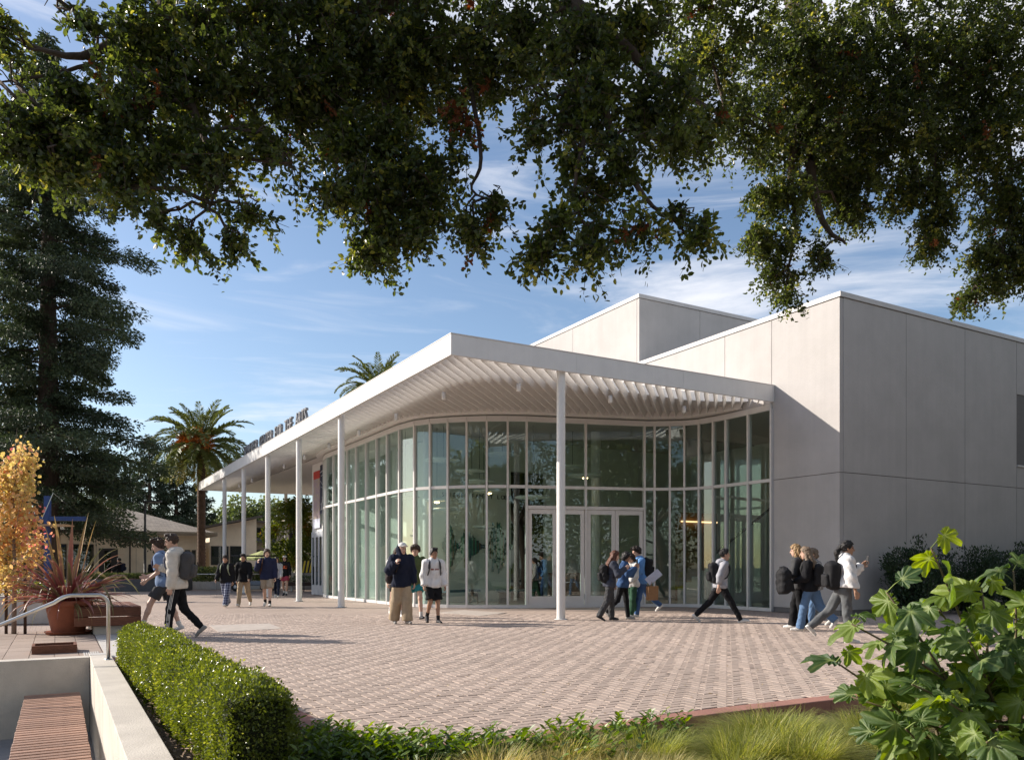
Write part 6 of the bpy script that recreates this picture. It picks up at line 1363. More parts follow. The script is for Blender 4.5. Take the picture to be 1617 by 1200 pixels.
def backpack(pn, label, m, size=(.155, .085, .22), straps=(-1, 1), shift=(0, 0, 0), pocket=True, strap_m=None, group=None):
    T, s = pn['T'], pn['s']; r_ = pn['root']; c = T(0+shift[0], -.185+shift[1], .27+shift[2]); le = pn['le']
    b = root('backpack', label, 'backpack', r_.matrix_basis @ Vector(c) if False else Vector(r_.location)+Matrix.Rotation(r_.rotation_euler.z, 3, 'Z')@Vector(c), r_.rotation_euler.z, group)
    M = np.array([[1, 0, 0], [0, math.cos(-le), -math.sin(-le)], [0, math.sin(-le), math.cos(-le)]]); hs = v3(*size)*s
    F = Field(-hs*2-.05, hs*2+.05, .012); F.rbox((0, 0, 0), hs, .065, M.T); F.ell(M@v3(0, -.01, size[2]*.55)*s, v3(size[0]*.9, size[1]*.95, size[2]*.55)*s, .03, M.T); F.wrinkle(.006, 24, int(abs(c[1]*1e4)) % 97)
    P, Q = F.mesh(); link('pack_body', mesh_np('pack_body', P, [Q], None, True), b, m)
    if pocket:
        F = Field(-hs*2-.06, hs*2+.06, .012); F.rbox(M@v3(0, -size[1]-.005, -size[2]*.38)*s, v3(size[0]*.78, .045, size[2]*.46)*s, .035, M.T); F.wrinkle(.005, 26, 4); P, Q = F.mesh(); link('pocket', mesh_np('pocket', P, [Q], None, True), b, m)
    for sd in straps:
        pts = [(sd*.10, -.10, .46), (sd*.118, -.055, .545), (sd*.122, .02, .555), (sd*.125, .095, .50), (sd*.130, .132, .40), (sd*.140, .128, .30), (sd*.158, .085, .20), (sd*.150, -.02, .12), (sd*.12, -.11, .10)]
        P_ = [Vector(T(*p)-c) for p in pts]; Q_ = []
        for k in range(len(P_)-1):
            for j in range(3): Q_.append(P_[k].lerp(P_[k+1], j/3))
        Q_.append(P_[-1]); mb = MB(); vs = []
        for k, p in enumerate(Q_):
            d = (Q_[min(k+1, len(Q_)-1)]-Q_[max(k-1, 0)]).normalized(); out = (p+Vector(c)-Vector(T(0, 0, .36))); out = (out-d*out.dot(d)).normalized(); x = d.cross(out).normalized(); w_ = (.026 if k < 14 else .012)*s
            vs += [p-x*w_-out*.004, p+x*w_-out*.004, p+x*w_+out*.010, p-x*w_+out*.010]
        n = len(Q_); fs = [(4*k+j, 4*k+(j+1) % 4, 4*k+4+(j+1) % 4, 4*k+4+j) for k in range(n-1) for j in range(4)]; mb.add(vs, fs, True); mb.build('strap', strap_m or m, b)
    return b
BK = fab('black_pack', (.018, .018, .020), rough=.7); GYP = fab('grey_pack', (.07, .068, .07), rough=.75)
black = fab('black', (.012, .012, .014)); navy = fab('navy', (.020, .024, .055)); dknavy = fab('dark_navy', (.013, .017, .034)); grey = fab('heather_grey', (.33, .33, .36)); white = fab('white', (.70, .69, .69)); cream = fab('cream', (.58, .54, .48)); khaki = fab('khaki', (.36, .28, .19)); stone = fab('stone_khaki', (.33, .275, .21))
blue = fab('denim_blue', (.05, .10, .22)); ltblue = fab('light_blue', (.17, .24, .38)); dkgrey = fab('charcoal', (.055, .055, .058)); red = fab('raspberry', (.30, .045, .075)); green = fab('olive_green', (.085, .11, .045)); dgreen = fab('dark_green', (.03, .075, .045)); slate = fab('slate', (.05, .055, .075)); jean = fab('blue_jeans', (.10, .17, .29)); teal = fab('teal', (.03, .20, .22)); bluep = fab('bright_blue', (.12, .26, .52))
def sh(**k): return k
# -- the two boys at the left
a = person('curly haired boy in a blue tee and dark shorts beside the hoodie wearer', 259, 15.3, 193, 1.80, 'fair', ('curly', 'brown'), ('t_shirt', ltblue, sh(sleeve=.42, hem=-.08)), ('shorts', dkgrey, sh(len=.36, ease=.02)), SHOEW, ((30, 12, 5), (-14, 8, 18)), ((2, 6, 50, 15), (8, 6, 62, 25)), 7, (0, -16), sock=SHOEW, res=.011)
backpack(a, 'dark navy backpack on the curly haired boy in the blue T-shirt', navy)
a = person('boy in a pale hoodie and black track pants with white side stripes', 279, 14.15, 190, 1.86, 'light', ('short', 'brown'), ('hoodie', cream, sh(ease=.026, hood=1, hem=-.10)), ('track_pants', black, sh(ease=.008, stripes=1)), SHOEG, ((10, 4, 0), (-12, 30, 42)), ((-6, 5, 12, 0), (8, 8, 100, 38)), 5, (0, -14), sock=None, res=.011)
backpack(a, 'grey and black backpack on the boy in the pale hoodie', GYP, strap_m=fab('slate_strap', (.09, .095, .13)))
# -- three walking towards us, left of the columns
G2 = None
a = person('boy in a black sweater and blue plaid pyjama trousers with pale backpack straps', 357, 25.15, -95, 1.64, 'tan', ('short', 'black'), ('sweater', black, sh(ease=.02)), ('plaid_trousers', PLAID, sh(ease=.022, flare=.02)), SHOEW, ((20, 4, -14), (-18, 18, 30)), ((-12, 7, 18, 0), (16, 8, 24, 5)), 3, (8, -6))
backpack(a, 'backpack with pale green straps on the boy in plaid trousers', BK, strap_m=fab('pale_green_strap', (.30, .34, .24)))
person('boy in a black crewneck sweater and khaki trousers beside the boy in plaid', 385, 25.6, -88, 1.69, 'tan', ('short', 'black'), ('sweater', black, sh(ease=.022)), ('trousers', khaki, sh(ease=.014)), SHOEW, ((-16, 24, 34), (18, 4, -12)), ((14, 8, 20, 0), (-14, 8, 12, 0)), 3, (-12, -3))
a = person('tall boy in a navy quarter zip pullover and khaki shorts', 422, 25.5, -80, 1.84, 'fair', ('mid', 'brown'), ('pullover', navy, sh(ease=.024, collar=1)), ('shorts', stone, sh(len=.42, ease=.022)), SHOEW, ((16, 2, -8), (-16, 14, 22)), ((0, 8, 18, 0), (22, 22, 118, 25)), 2, (10, 2), sock=SOCK)
backpack(a, 'brown backpack slung over one shoulder of the boy in the navy pullover', fab('brown_pack', (.07, .035, .025)), straps=(1,), shift=(.09, 0, -.03))
person('girl in grey top and dark leggings half hidden behind the boy in navy', 437, 33.0, -85, 1.66, 'light', ('long', 'dark_brown'), ('sweatshirt', grey, sh(ease=.018)), ('leggings', dknavy, sh(ease=.004)), SHOEW, ((14, 6, -5), (-12, 18, 24)), lean=2, female=True)
a = person('girl in white cap, black top with orange panel and raspberry red shorts', 450, 34.8, -88, 1.74, 'light', ('mid', 'dark_brown'), ('top', black, sh(ease=.014)), ('shorts', red, sh(len=.32, ease=.026)), SHOED, ((12, 6, -5), (-10, 16, 22)), ((4, 12, 20, 0), (-4, 12, 20, 0)), 2, cap=SHOEW, female=True, sock=SHOEW)
MB().box(-.12, .12, .128, .142, 1.19, 1.32).build('chest_panel', fab('orange_print', (.50, .10, .04)), a['root'])
# -- the group in front of the curved glass
a = person('boy in a white cap and dark navy hooded sweatshirt with baggy khaki trousers', 634, 17.66, -62, 1.78, 'fair', ('none', 'brown'), ('hoodie', dknavy, sh(ease=.038, hood_up=1, hem=-.14)), ('trousers', khaki, sh(ease=.036, flare=.035)), SHOEG, ((8, 4, 0), (-8, 10, 14)), ((-4, 10, 15, 0), (12, 24, 120, 30)), 3, (10, -6), cap=SHOEW)
backpack(a, 'dark bag hanging at the hip of the boy in the white cap', fab('worn_pack', (.045, .035, .035)), (.14, .08, .17), straps=(1,), shift=(.16, .03, -.16))
person('boy in an olive green T-shirt half hidden behind the boy in the white cap', 655, 19.2, -72, 1.80, 'fair', ('curly', 'brown'), ('t_shirt', green, sh(sleeve=.42, ease=.02)), ('shorts', teal, sh(len=.30, ease=.02)), SHOED, ((20, 6, -10), (-16, 10, 14)), ((12, 8, 35, 0), (-6, 8, 20, 0)), 3, (-30, -18), sock=SHOEW)
a = person('boy in a white hooded sweatshirt with chest lettering and black shorts', 684, 18.06, -68, 1.69, 'tan', ('short', 'black'), ('hoodie', white, sh(ease=.028, hood=1, hem=-.10)), ('shorts', black, sh(len=.44, ease=.022)), SHOED, ((6, 2, 0), (14, 52, 40)), ((2, 9, 12, 0), (-2, 9, 20, 0)), 3, (25, -4), sock=SOCK)
backpack(a, 'dark backpack on the boy in the white hooded sweatshirt', dkgrey)
mb = MB()
for k in range(8):
    if k == 3: continue
    x = .085-.023*k; mb.box(x-.008, x+.008, .138, .150, 1.20-.0*k, 1.235)
mb.build('chest_lettering', fab('maroon_print', (.22, .05, .04)), a['root'])
person('person in white whose head shows just behind the boy in the white cap', 627, 20.2, -70, 1.74, 'light', ('mid', 'brown'), ('t_shirt', white, sh(sleeve=.42)), ('shorts', dkgrey, sh(len=.30, ease=.02)), SHOEW, ((10, 4, 0), (-18, 14, 24)), lean=3, sock=SHOEW)
# -- the group before the doors
a = person('girl with long auburn hair in a slate jacket and grey trousers with a backpack', 963, 18.7, 2, 1.63, 'fair', ('long', 'auburn'), ('jacket', slate, sh(ease=.026)), ('trousers', dkgrey, sh(ease=.016, flare=.015)), SHOED, ((6, 4, 0), (-10, 18, 28)), ((-10, 10, 30, 0), (18, 18, 110, 15)), 9, (4, -10), female=True)
backpack(a, 'black backpack on the girl with auburn hair', BK, straps=(1,), shift=(.03, 0, -.06))
a = person('dark haired girl in a denim jacket holding up a phone', 984, 19.3, -22, 1.63, 'tan', ('mid', 'black'), ('denim_jacket', blue, sh(ease=.020)), ('leggings', black, sh(ease=.004)), SHOEG, ((8, 2, 0), (-16, 26, 34)), ((25, 15, 118, 20), (30, 10, 110, 20)), 5, (25, -8), female=True)
ph = a['A'][1][2]; d_ = a['root']; q = Vector(d_.location)+Matrix.Rotation(d_.rotation_euler.z, 3, 'Z')@Vector(ph+a['A'][1][3]*.10)
tag(MB().box(-.036, .036, -.005, .005, -.075, .075, .004).build('phone', dark_metal, None, loc=q, rot=(0, 0, d_.rotation_euler.z)), 'dark phone held up by the girl in the denim jacket', 'phone')
a = person('person in dark green trousers hidden behind the girl in the denim jacket', 999, 20.0, -150, 1.58, 'light', ('mid', 'dark_brown'), ('sweatshirt', fab('off_white', (.55, .53, .5)), sh(ease=.02)), ('trousers', dgreen, sh(ease=.016)), SHOEW, ((10, 4, 0), (-10, 10, 14)), ((10, 8, 45, 0), (0, 8, 20, 0)), 3)
bagp = at(1003, 968, 0); bg = root('paper_bag', 'brown paper carrier bag held in the group before the doors', 'bag', Vector((bagp.x, 19.1, .47)), .3)
bb = MB(); bb.add([(-.13, -.06, 0), (.13, -.06, 0), (.13, .06, 0), (-.13, .06, 0), (-.135, -.065, .34), (.135, -.065, .34), (.135, .065, .34), (-.135, .065, .34)], [(3,2,1,0), (0,1,5,4), (1,2,6,5), (2,3,7,6), (3,0,4,7)]); bb.build('sack', mat('kraft_paper', (.28, .15, .07), .85, .12, 12), bg)
MB().tube([(-.06, -.06, .34), (-.05, -.06, .44), (.05, -.06, .44), (.06, -.06, .34)], .006, 6).build('handle', bpy.data.materials['kraft_paper'], bg)
a = person('curly haired boy in a bright blue hoodie and blue trousers by the doors', 1012, 20.3, 196, 1.79, 'fair', ('curly', 'dark_brown'), ('hoodie', bluep, sh(ease=.02, hood=1)), ('trousers', blue, sh(ease=.012)), SHOEW, ((14, 6, 0), (-34, 16, 40)), ((14, 8, 60, 10), (-6, 8, 40, 0)), 8, (0, -22))
backpack(a, 'big black backpack on the boy in the bright blue hoodie', BK, (.165, .10, .24))
fo = Vector(a['root'].location)+Vector((.25, -.42, 1.02))
tag(MB().obox((0, 0, 0), (.16, 0, .13), (-.10*.63, 0, .10*.77), (0, .008, 0)).build('folder', fab('pale_folder', (.55, .56, .66)), None, loc=fo), 'pale folder held at the side of the boy in the bright blue hoodie', 'folder')
# -- the boy striding right
a = person('boy in a heather grey hoodie and black trousers striding right with arms swung back', 1138, 18.1, -3, 1.77, 'light', ('short', 'black'), ('hoodie', grey, sh(ease=.020, hood=1, sleeve=.80, hem=-.06)), ('trousers', black, sh(ease=.008)), SHOEW, ((-32, 14, 42), (30, 2, -10)), ((-14, 8, 12, 0), (-26, 8, 18, 0)), 6, (0, 3))
backpack(a, 'black backpack on the boy striding right', BK)
# -- the three walking left by the pale wall
a = person('girl with long blond hair in a black jacket and black flared trousers walking left', 1262, 16.05, 152, 1.70, 'fair', ('long', 'blond'), ('jacket', dkgrey, sh(ease=.022)), ('flared_trousers', black, sh(ease=.006, flare=.035)), SHOEW, ((-6, 4, 8), (14, 8, 0)), ((10, 8, 95, 25), (8, 8, 80, 25)), 4, (0, -8), female=True)
bq = at(1238, 990, 0); bpk = root('backpack', 'black rucksack carried in front of the girl with long blond hair', 'backpack', Vector((5.40, 15.75, .98)), math.radians(92))
F = Field((-.35,)*3, (.35,)*3, .012); F.rbox((0, 0, 0), (.17, .11, .24), .09); F.ell((0, 0, .14), (.14, .1, .16), .03); F.wrinkle(.007, 24, 3); P, Q = F.mesh(); link('pack_body', mesh_np('pack_body', P, [Q], None, True), bpk, BK)
F = Field((-.4,)*3, (.4,)*3, .012); F.rbox((0, -.12, -.08), (.12, .05, .11), .04); F.wrinkle(.006, 26, 5); P, Q = F.mesh(); link('pocket', mesh_np('pocket', P, [Q], None, True), bpk, BK)
MB().tube([(-.05, .06, .22), (-.03, .07, .29), (.03, .07, .29), (.05, .06, .22)], .012, 6).build('grab_handle', BK, bpk)
a = person('girl with long ash blond hair, black jacket and flared blue jeans', 1278, 15.75, 158, 1.67, 'fair', ('long', 'grey_blond'), ('jacket', black, sh(ease=.020)), ('flared_jeans', jean, sh(ease=.006, flare=.03)), SHOEW, ((14, 4, -4), (-24, 24, 44)), ((6, 8, 60, 20), (4, 8, 40, 10)), 4, (0, -6), female=True)
backpack(a, 'black backpack hanging low on the girl with ash blond hair', BK, shift=(0, 0, -.05))
person('person with grey blond hair in a dark striped top, last of the three walking left', 1287, 16.9, 178, 1.66, 'fair', ('mid', 'grey_blond'), ('striped_shirt', STRIPED, sh(ease=.024)), ('trousers', jean, sh(ease=.01)), SHOEW, ((12, 6, -4), (-20, 16, 30)), lean=3, female=True)
# -- the girl with the phone
a = person('girl with a dark ponytail in a white sweatshirt holding up a phone', 1332, 13.4, -2, 1.70, 'tan', ('pony', 'black'), ('sweatshirt', white, sh(ease=.034, hem=.02)), ('trousers', fab('mid_grey', (.11, .115, .12)), sh(ease=.008, flare=.012)), SHOEW, ((-28, 22, 44), (4, 2, 0)), ((32, 8, 95, 8), (2, 12, 12, 0)), 4, (-8, -2), female=True, res=.011)
ph = a['A'][-1][2]+a['A'][-1][3]*.10; d_ = a['root']; q = Vector(d_.location)+Matrix.Rotation(d_.rotation_euler.z, 3, 'Z')@Vector(ph)
tag(MB().box(-.006, .006, -.036, .036, -.075, .075, .004).build('phone', dark_metal, None, loc=q+Vector((.02, -.01, .05)), rot=(0, math.radians(12), 0)), 'black phone held up by the girl in the white sweatshirt', 'phone')
backpack(a, 'black backpack with dangling straps on the girl in the white sweatshirt', BK, (.16, .10, .23), shift=(0, -.02, -.06))
# -- small figures far behind
a = person('person in black with a backpack by the dark doorway of the shingled building', 190, 48, 185, 1.78, 'light', ('short', 'black'), ('jacket', black, sh(ease=.02)), ('shorts', black, sh(len=.4, ease=.02)), SHOED, ((14, 6, 0), (-12, 14, 20)), ((25, 10, 20, 0), (0, 8, 15, 0)), 4, res=.018)
backpack(a, 'dark backpack on the person by the dark doorway', dknavy)
person('person in black standing by the wall behind the lamp post', 241, 50, -80, 1.66, 'light', ('mid', 'black'), ('top', black, sh(ease=.02)), ('trousers', dkgrey, sh()), SHOED, ((6, 2, 0), (-6, 4, 6)), res=.018)
# ------------------------------------------------------------------ buildings and furniture behind
tan = mat('tan_stucco', (.74, .64, .49), .85, .08, 1.5, bump=.2, bscale=30, spec=.15); shingle_m = None
def shingle():
    m, nt, N, Lk, b = _nodes('shingles'); tc = N.new('ShaderNodeTexCoord'); br = N.new('ShaderNodeTexBrick'); br.inputs['Scale'].default_value = 1; br.inputs['Brick Width'].default_value = .45; br.inputs['Row Height'].default_value = .22; br.inputs['Mortar Size'].default_value = .012
    br.inputs['Color1'].default_value = (.20, .165, .135, 1); br.inputs['Color2'].default_value = (.29, .245, .20, 1); br.inputs['Mortar'].default_value = (.10, .085, .07, 1); Lk.new(tc.outputs['Object'], br.inputs[0])
    n = N.new('ShaderNodeTexNoise'); n.inputs['Scale'].default_value = 5; n.inputs['Detail'].default_value = 5; Lk.new(tc.outputs['Object'], n.inputs[0]); hs = N.new('ShaderNodeHueSaturation'); r = N.new('ShaderNodeMapRange'); r.inputs['To Min'].default_value = .5; r.inputs['To Max'].default_value = 1.5; Lk.new(n.outputs['Fac'], r.inputs[0]); Lk.new(r.outputs[0], hs.inputs['Value']); Lk.new(br.outputs[0], hs.inputs['Color']); Lk.new(hs.outputs[0], b.inputs['Base Color']); b.inputs['Roughness'].default_value = .9; return m
shingle_m = shingle(); trim = mat('beige_trim', (.34, .30, .24), .7, .06); bronze = mat('bronze_frame', (.035, .032, .03), .5, .1)
def frame_window(parent, x0, x1, y, z0, z1, name='window', bars=1, fm=bronze, blind=False):
    w_ = MB().box(x0, x1, y-.05, y+.02, z0, z0+.06).box(x0, x1, y-.05, y+.02, z1-.06, z1).box(x0, x0+.06, y-.05, y+.02, z0+.06, z1-.06).box(x1-.06, x1, y-.05, y+.02, z0+.06, z1-.06)
    for k in range(bars):
        x = x0+(x1-x0)*(k+1)/(bars+1); w_.box(x-.03, x+.03, y-.049, y+.02, z0+.06, z1-.06)
    o = w_.build(name, fm, parent); MB().box(x0+.06, x1-.06, y-.02, y-.01, z0+.06, z1-.06).build('pane', dark_glass, o)
    if blind: MB().box(x0+.07, x1-.07, y-.005, y+.0, z0+(z1-z0)*.45, z1-.07).build('blind', mat('blind_green', (.16, .24, .22), .7) if 'blind_green' not in bpy.data.materials else bpy.data.materials['blind_green'], o)
    return o
def atv(px, v):                                      # the u at which column px meets the plane v
    k = (px-CX)/F_PX; b = W(0, v); return (k*b.y-b.x)/(RX-k*RY)
# shingled building: its front runs along the building axes
v1 = 41.5; ua, ub = atv(-60, v1), atv(316, v1); ue = atv(347, v1-.6)
sb = root('shingled_building', 'low tan building with a grey brown shingled hip roof behind the redwood', 'building', W(ua, v1), ANG); Lb = ub-ua; dp = 14
MB().box(0, Lb, 0, dp, 0, 3.55).build('wall', tan, sb)
rf = MB(); x0, x1, y0, y1, ze, zr = -1, Lb+.9, -1.0, dp+1, 3.55, 5.55
rf.add([(x0, y0, ze), (x1, y0, ze), (x1, y1, ze), (x0, y1, ze), (x0+5, (y0+y1)/2, zr), (x1-5.2, (y0+y1)/2, zr)], [(0, 1, 5, 4), (1, 2, 5), (2, 3, 4, 5), (3, 0, 4), (3, 2, 1, 0)]); ro = rf.build('roof', shingle_m, sb)
MB().box(x0-.03, x1+.03, y0-.06, y0-.01, ze-.22, ze+.02).box(x1+.01, x1+.06, y0-.01, y1, ze-.22, ze+.02).build('fascia', trim, ro)
MB().box(x0, x1, y0-.16, y0-.061, ze-.10, ze+.03).build('gutter', trim, ro)
def ux(px): return atv(px, v1)-ua
for px in (205, 232): MB().tube([(ux(px)+.9, -1.02, 3.4), (ux(px), -.12, 3.0), (ux(px), -.12, .1)], .05, 8).build('downspout', bronze, sb) if px == 205 else None
for a, b_, z1_, nb_ in ((112, 148, 2.7, 2), (60, 105, 2.7, 2)): frame_window(sb, ux(a), ux(b_), 0, .5, z1_, bars=nb_)
for a, b_ in ((156, 186),):
    dd = MB().box(ux(a), ux(b_), -.06, .0, .02, 2.45).build('door', bronze, sb); MB().box(ux(a)+.3, ux(a)+.34, -.12, -.06, .9, 1.5).build('handle', steel, dd); MB().box(ux(165), ux(175), -.07, -.061, .3, 2.3).build('pane', dark_glass, dd)
for a, b_ in ((292, 300), (303, 309)): frame_window(sb, ux(a), ux(b_), 0, .3, 2.4, bars=0)
for px in (128, 152, 180, 215, 245, 270): MB().box(ux(px)-.008, ux(px)+.008, -.012, -.001, .1, 3.3).build('control_joint', joint_dark, sb)
# second tan building with a rising shed roof, seen under the canopy
v2 = 47.5; ta = atv(331, v2); ts = root('tan_building', 'tan building with rising dark edged shed roof seen under the canopy', 'building', W(ta, v2), ANG); x = lambda px: atv(px, v2)-ta
D = [(0, 0), (x(452), 0)]
Ydp = lambda px: W(ta+x(px), v2).y
zz = lambda px, py: EYE+(CY-py)/F_PX*Ydp(px)
zl, zm_, zrr = zz(331, 833), zz(404, 819), zz(452, 823)
MB().add([(0, 0, 0), (x(405), 0, 0), (x(405), 0, zm_), (0, 0, zl), (0, 9, 0), (x(405), 9, 0), (x(405), 9, zm_), (0, 9, zl)], [(0,1,2,3), (7,6,5,4), (1,5,6,2), (0,3,7,4)]).build('wall', tan, ts)
MB().box(x(405)+.001, x(470), 1.2, 9, 0, zrr-.1).build('annex_wall', mat('annex_stucco', (.36, .31, .23), .85, .08), ts)
MB().beam((-.6, 4, zl-.02), (x(408), 4, zm_+.14), 11, .14, up=(0, 0, 1)).build('roof', mat('dark_roof_edge', (.10, .085, .07), .7, .15), ts)
MB().box(x(405)+.2, x(473), .6, 9, zrr-.1, zrr+.05).build('annex_roof', bpy.data.materials['dark_roof_edge'], ts)
frame_window(ts, x(406)+.05, x(438), 1.15, zz(420, 850), zz(420, 832), bars=2)
MB().box(x(401), x(436), .2, 1.19, zz(415, 856), zz(415, 849)).build('awning', mat('awning_grey', (.06, .065, .07), .6), ts)
MB().box(x(406)+.1, x(425), 1.17, 1.198, 0.02, 2.6).build('door', bronze, ts)
frame_window(ts, x(333), x(361), 0, zz(345, 892), zz(345, 862), bars=1, blind=True); frame_window(ts, x(363), x(383), 0, zz(370, 892), zz(370, 862), bars=0, blind=True)
tb = root('far_hall', 'tan hall with a grey roof edge just left of the wall banners', 'building', W(atv(474, 62), 62), ANG)
MB().box(0, 9, 0, 9, 0, 6.6).build('wall', tan, tb)
MB().add([(-.6, -.6, 6.6), (9.6, -.6, 6.6), (9.6, 9.6, 6.6), (-.6, 9.6, 6.6), (4.5, 4.5, 8.9)], [(0,1,4), (1,2,4), (2,3,4), (3,0,4), (3,2,1,0)]).build('roof', mat('slate_roof', (.11, .13, .14), .8, .15), tb)

# lamp post
lp = ad(229, 921, 46); lp.z = 0
l_ = root('lamp_post', 'slender black lamp post in front of the shingled building', 'street lamp', lp); MB().lathe([(.13, 0), (.13, .06), (.075, .10), (.06, 5.0)], 14).build('pole', dark_metal, l_); MB().box(-.09, .95, -.14, .14, 5.0, 5.10, .02).build('lamp_head', dark_metal, l_); MB().box(.2, .85, -.1, .1, 4.985, 4.999).build('lens', conc_light, l_)
# blue steel frame
bpnt = mat('blue_paint', (.014, .04, .15), .4, .08); bp0 = ad(75, 930, 30); bp0.z = 0
bf = root('blue_frame', 'blue painted steel post with a horizontal beam above the autumn maple', 'frame', bp0); zt = EYE+(CY-783)/F_PX*30; zb_ = EYE+(CY-818)/F_PX*30
MB().box(-.09, .09, -.09, .09, 0, zt).build('post', bpnt, bf); MB().box(-.5, 1.43, -.08, .08, zb_-.10, zb_+.06).build('beam', bpnt, bf); MB().beam((-.12, -.14, zb_-.02), (.30, -.14, zt+.10), .02, .02).build('brace', steel, bf); MB().tube([(.30, -.14, zt+.10), (1.75, -.1, zb_-.3)], .004, 5).build('cable', dark_metal, bf)
for k in range(3): MB().box(-.6, .95-.1*k, -.5+.34*k, -.2+.34*k, zb_-.30, zb_-.25).build('plank', mat('plank_%d' % k, (.33, .22, .12), .7, .2, 8), bf)
# low planter with grasses
pl = root('low_planter', 'low dark planter full of short grass in front of the lamp post', 'planter', ad(205, 932, 41)); pl.location.z = 0; pl.rotation_euler.z = ANG*.25; wdp = 155/F_PX*41
MB().box(-wdp/2, wdp/2, 0, 2.2, 0, .62).build('planter_wall', mat('planter_grey', (.07, .072, .08), .7, .15), pl)
n = 9000; Pg = np.stack([rng.uniform(-wdp/2, wdp/2, n), rng.uniform(0, 2.2, n), np.full(n, .60)], 1); Dg = rdir(n)*.45+np.array([0, 0, 1]); ln = rng.uniform(.15, .42, n)
gl_ = link('grass', leaf_mesh('grass', Pg, Dg, rdir(n), ln, .03), pl, leafmat('planter_grass', (.04, .06, .012), (.13, .16, .04), (.26, .24, .10), trans=.3)); tag(gl_, kind='stuff')
# hedge planter with a white rail at the foot of the palm
hp = root('raised_planter', 'raised concrete planter with a leafy hedge at the foot of the palm', 'planter', ad(342, 926, 44.5)); hp.location.z = 0; hp.rotation_euler.z = .1
MB().box(-1.6, 3.2, 0, 1.8, 0, .42).build('planter_wall', conc_light, hp); n = 9000; Pg = np.stack([rng.uniform(-1.5, 3.1, n), rng.uniform(.1, 1.7, n), rng.uniform(.45, 1.25, n)], 1); ln = rng.uniform(.06, .13, n)
tag(link('hedge_leaves', leaf_mesh('hedge_leaves', Pg, rdir(n)+np.array([0, 0, .3]), rdir(n), ln, ln*.6), hp, leafmat('planter_hedge', (.03, .05, .012), (.12, .15, .035), (.2, .2, .06), trans=.25)), kind='stuff')
ra = root('guard_rail', 'short white tube railing in front of the raised hedge planter', 'railing', Vector(hp.location)+Vector((0, -.25, 0)), .1)
MB().tube([(-1.5, 0, .86), (3.1, 0, .86)], .025, 8).build('top_rail', white_metal, ra)
for k in range(4): MB().tube([(-1.5+k*1.53, 0, 0), (-1.5+k*1.53, 0, .85)], .022, 8).build('post', white_metal, ra)
# golf cart with its driver
gc = root('golf_cart', 'small grey golf cart with a black roof parked behind the walking boys', 'golf cart', ad(402, 931, 41.5), math.radians(-96)); gc.location.z = 0
cart = mat('cart_grey', (.16, .18, .21), .4, .06); bd = MB(); bd.box(-.58, .58, -1.15, 1.0, .30, .52, .05).box(-.56, .56, .62, 1.12, .50, .88, .07).box(-.56, .56, -1.15, -.35, .50, .74, .06); bd.build('body', cart, gc)
MB().box(-.54, .54, -.70, -.25, .74, .86, .04).box(-.54, .54, -.86, -.72, .80, 1.28, .05).build('seat', mat('cart_seat', (.05, .05, .05), .7), gc)
MB().box(-.62, .62, -1.0, .95, 1.80, 1.87, .03).build('roof', dark_metal, gc)
for sx in (-.53, .53):
    MB().tube([(sx, .85, .85), (sx, .62, 1.81)], .018, 6).build('roof_post', dark_metal, gc); MB().tube([(sx, -.92, .75), (sx, -.88, 1.81)], .018, 6).build('roof_post', dark_metal, gc)
    for sy in (-.78, .78):
        wv = MB().lathe([(.10, -.09), (.22, -.09), (.23, -.06), (.23, .06), (.22, .09), (.10, .09)], 18).build('wheel', mat('tyre', (.015, .015, .016), .8) if 'tyre' not in bpy.data.materials else bpy.data.materials['tyre'], gc, loc=(sx, sy, .232), rot=(0, math.pi/2, 0)); MB().lathe([(.001, -.07), (.10, -.075), (.10, .075), (.001, .07)], 14).build('rim', alu, wv)
    MB().lathe([(.001, .02), (.06, .01), (.065, -.02)], 12).build('headlight', conc_light, gc, loc=(sx*.7, 1.12, .72), rot=(-math.pi/2, 0, 0))
MB().tube([(.22, .55, .8), (.22, .40, 1.02)], .018, 6).tube([(.22+.16*math.cos(t*.6283), .39+.05*math.sin(t*.6283), 1.03+.13*math.sin(t*.6283)) for t in range(11)], .014, 6).build('steering_wheel', dark_metal, gc)
dv = person('seated driver in dark clothes in the golf cart', 403, 41.5, -96, 1.72, 'tan', ('short', 'black'), ('jacket', dknavy, sh(ease=.02)), ('trousers', dkgrey, sh()), SHOED, ((78, 80, 0), (78, 80, 0)), ((30, 8, 40, 5), (30, 8, 40, 5)), 2, sit=.92, res=.018)
dv['root'].location += gc.matrix_basis.to_3x3() @ Vector((.22, -.45, 0))
# market umbrella
um = root('market_umbrella', 'pale lime market umbrella behind the boy in the navy pullover', 'umbrella', ad(414, 925, 48)); um.location.z = 0
lime = mat('lime_canvas', (.42, .46, .20), .8, .06); uv_ = []; zc = EYE+(CY-869)/F_PX*48; ze_ = EYE+(CY-881)/F_PX*48
pts = [(0, 0, zc)]+[(1.35*math.cos(k*math.pi/4), 1.35*math.sin(k*math.pi/4), ze_) for k in range(8)]+[(1.36*math.cos(k*math.pi/4), 1.36*math.sin(k*math.pi/4), ze_-.12) for k in range(8)]
MB().add(pts, [(0, 1+k, 1+(k+1) % 8) for k in range(8)]+[(1+k, 9+k, 9+(k+1) % 8, 1+(k+1) % 8) for k in range(8)]).build('canvas', lime, um); MB().tube([(0, 0, 0), (0, 0, zc)], .025, 8).build('pole', dark_wood, um); MB().lathe([(.28, 0), (.28, .06), (.04, .10)], 16).build('base', dark_metal, um)
for k in range(8): MB().tube([(0, 0, zc-.05), (1.33*math.cos(k*math.pi/4), 1.33*math.sin(k*math.pi/4), ze_-.02)], .010, 5).build('rib', dark_wood, um)
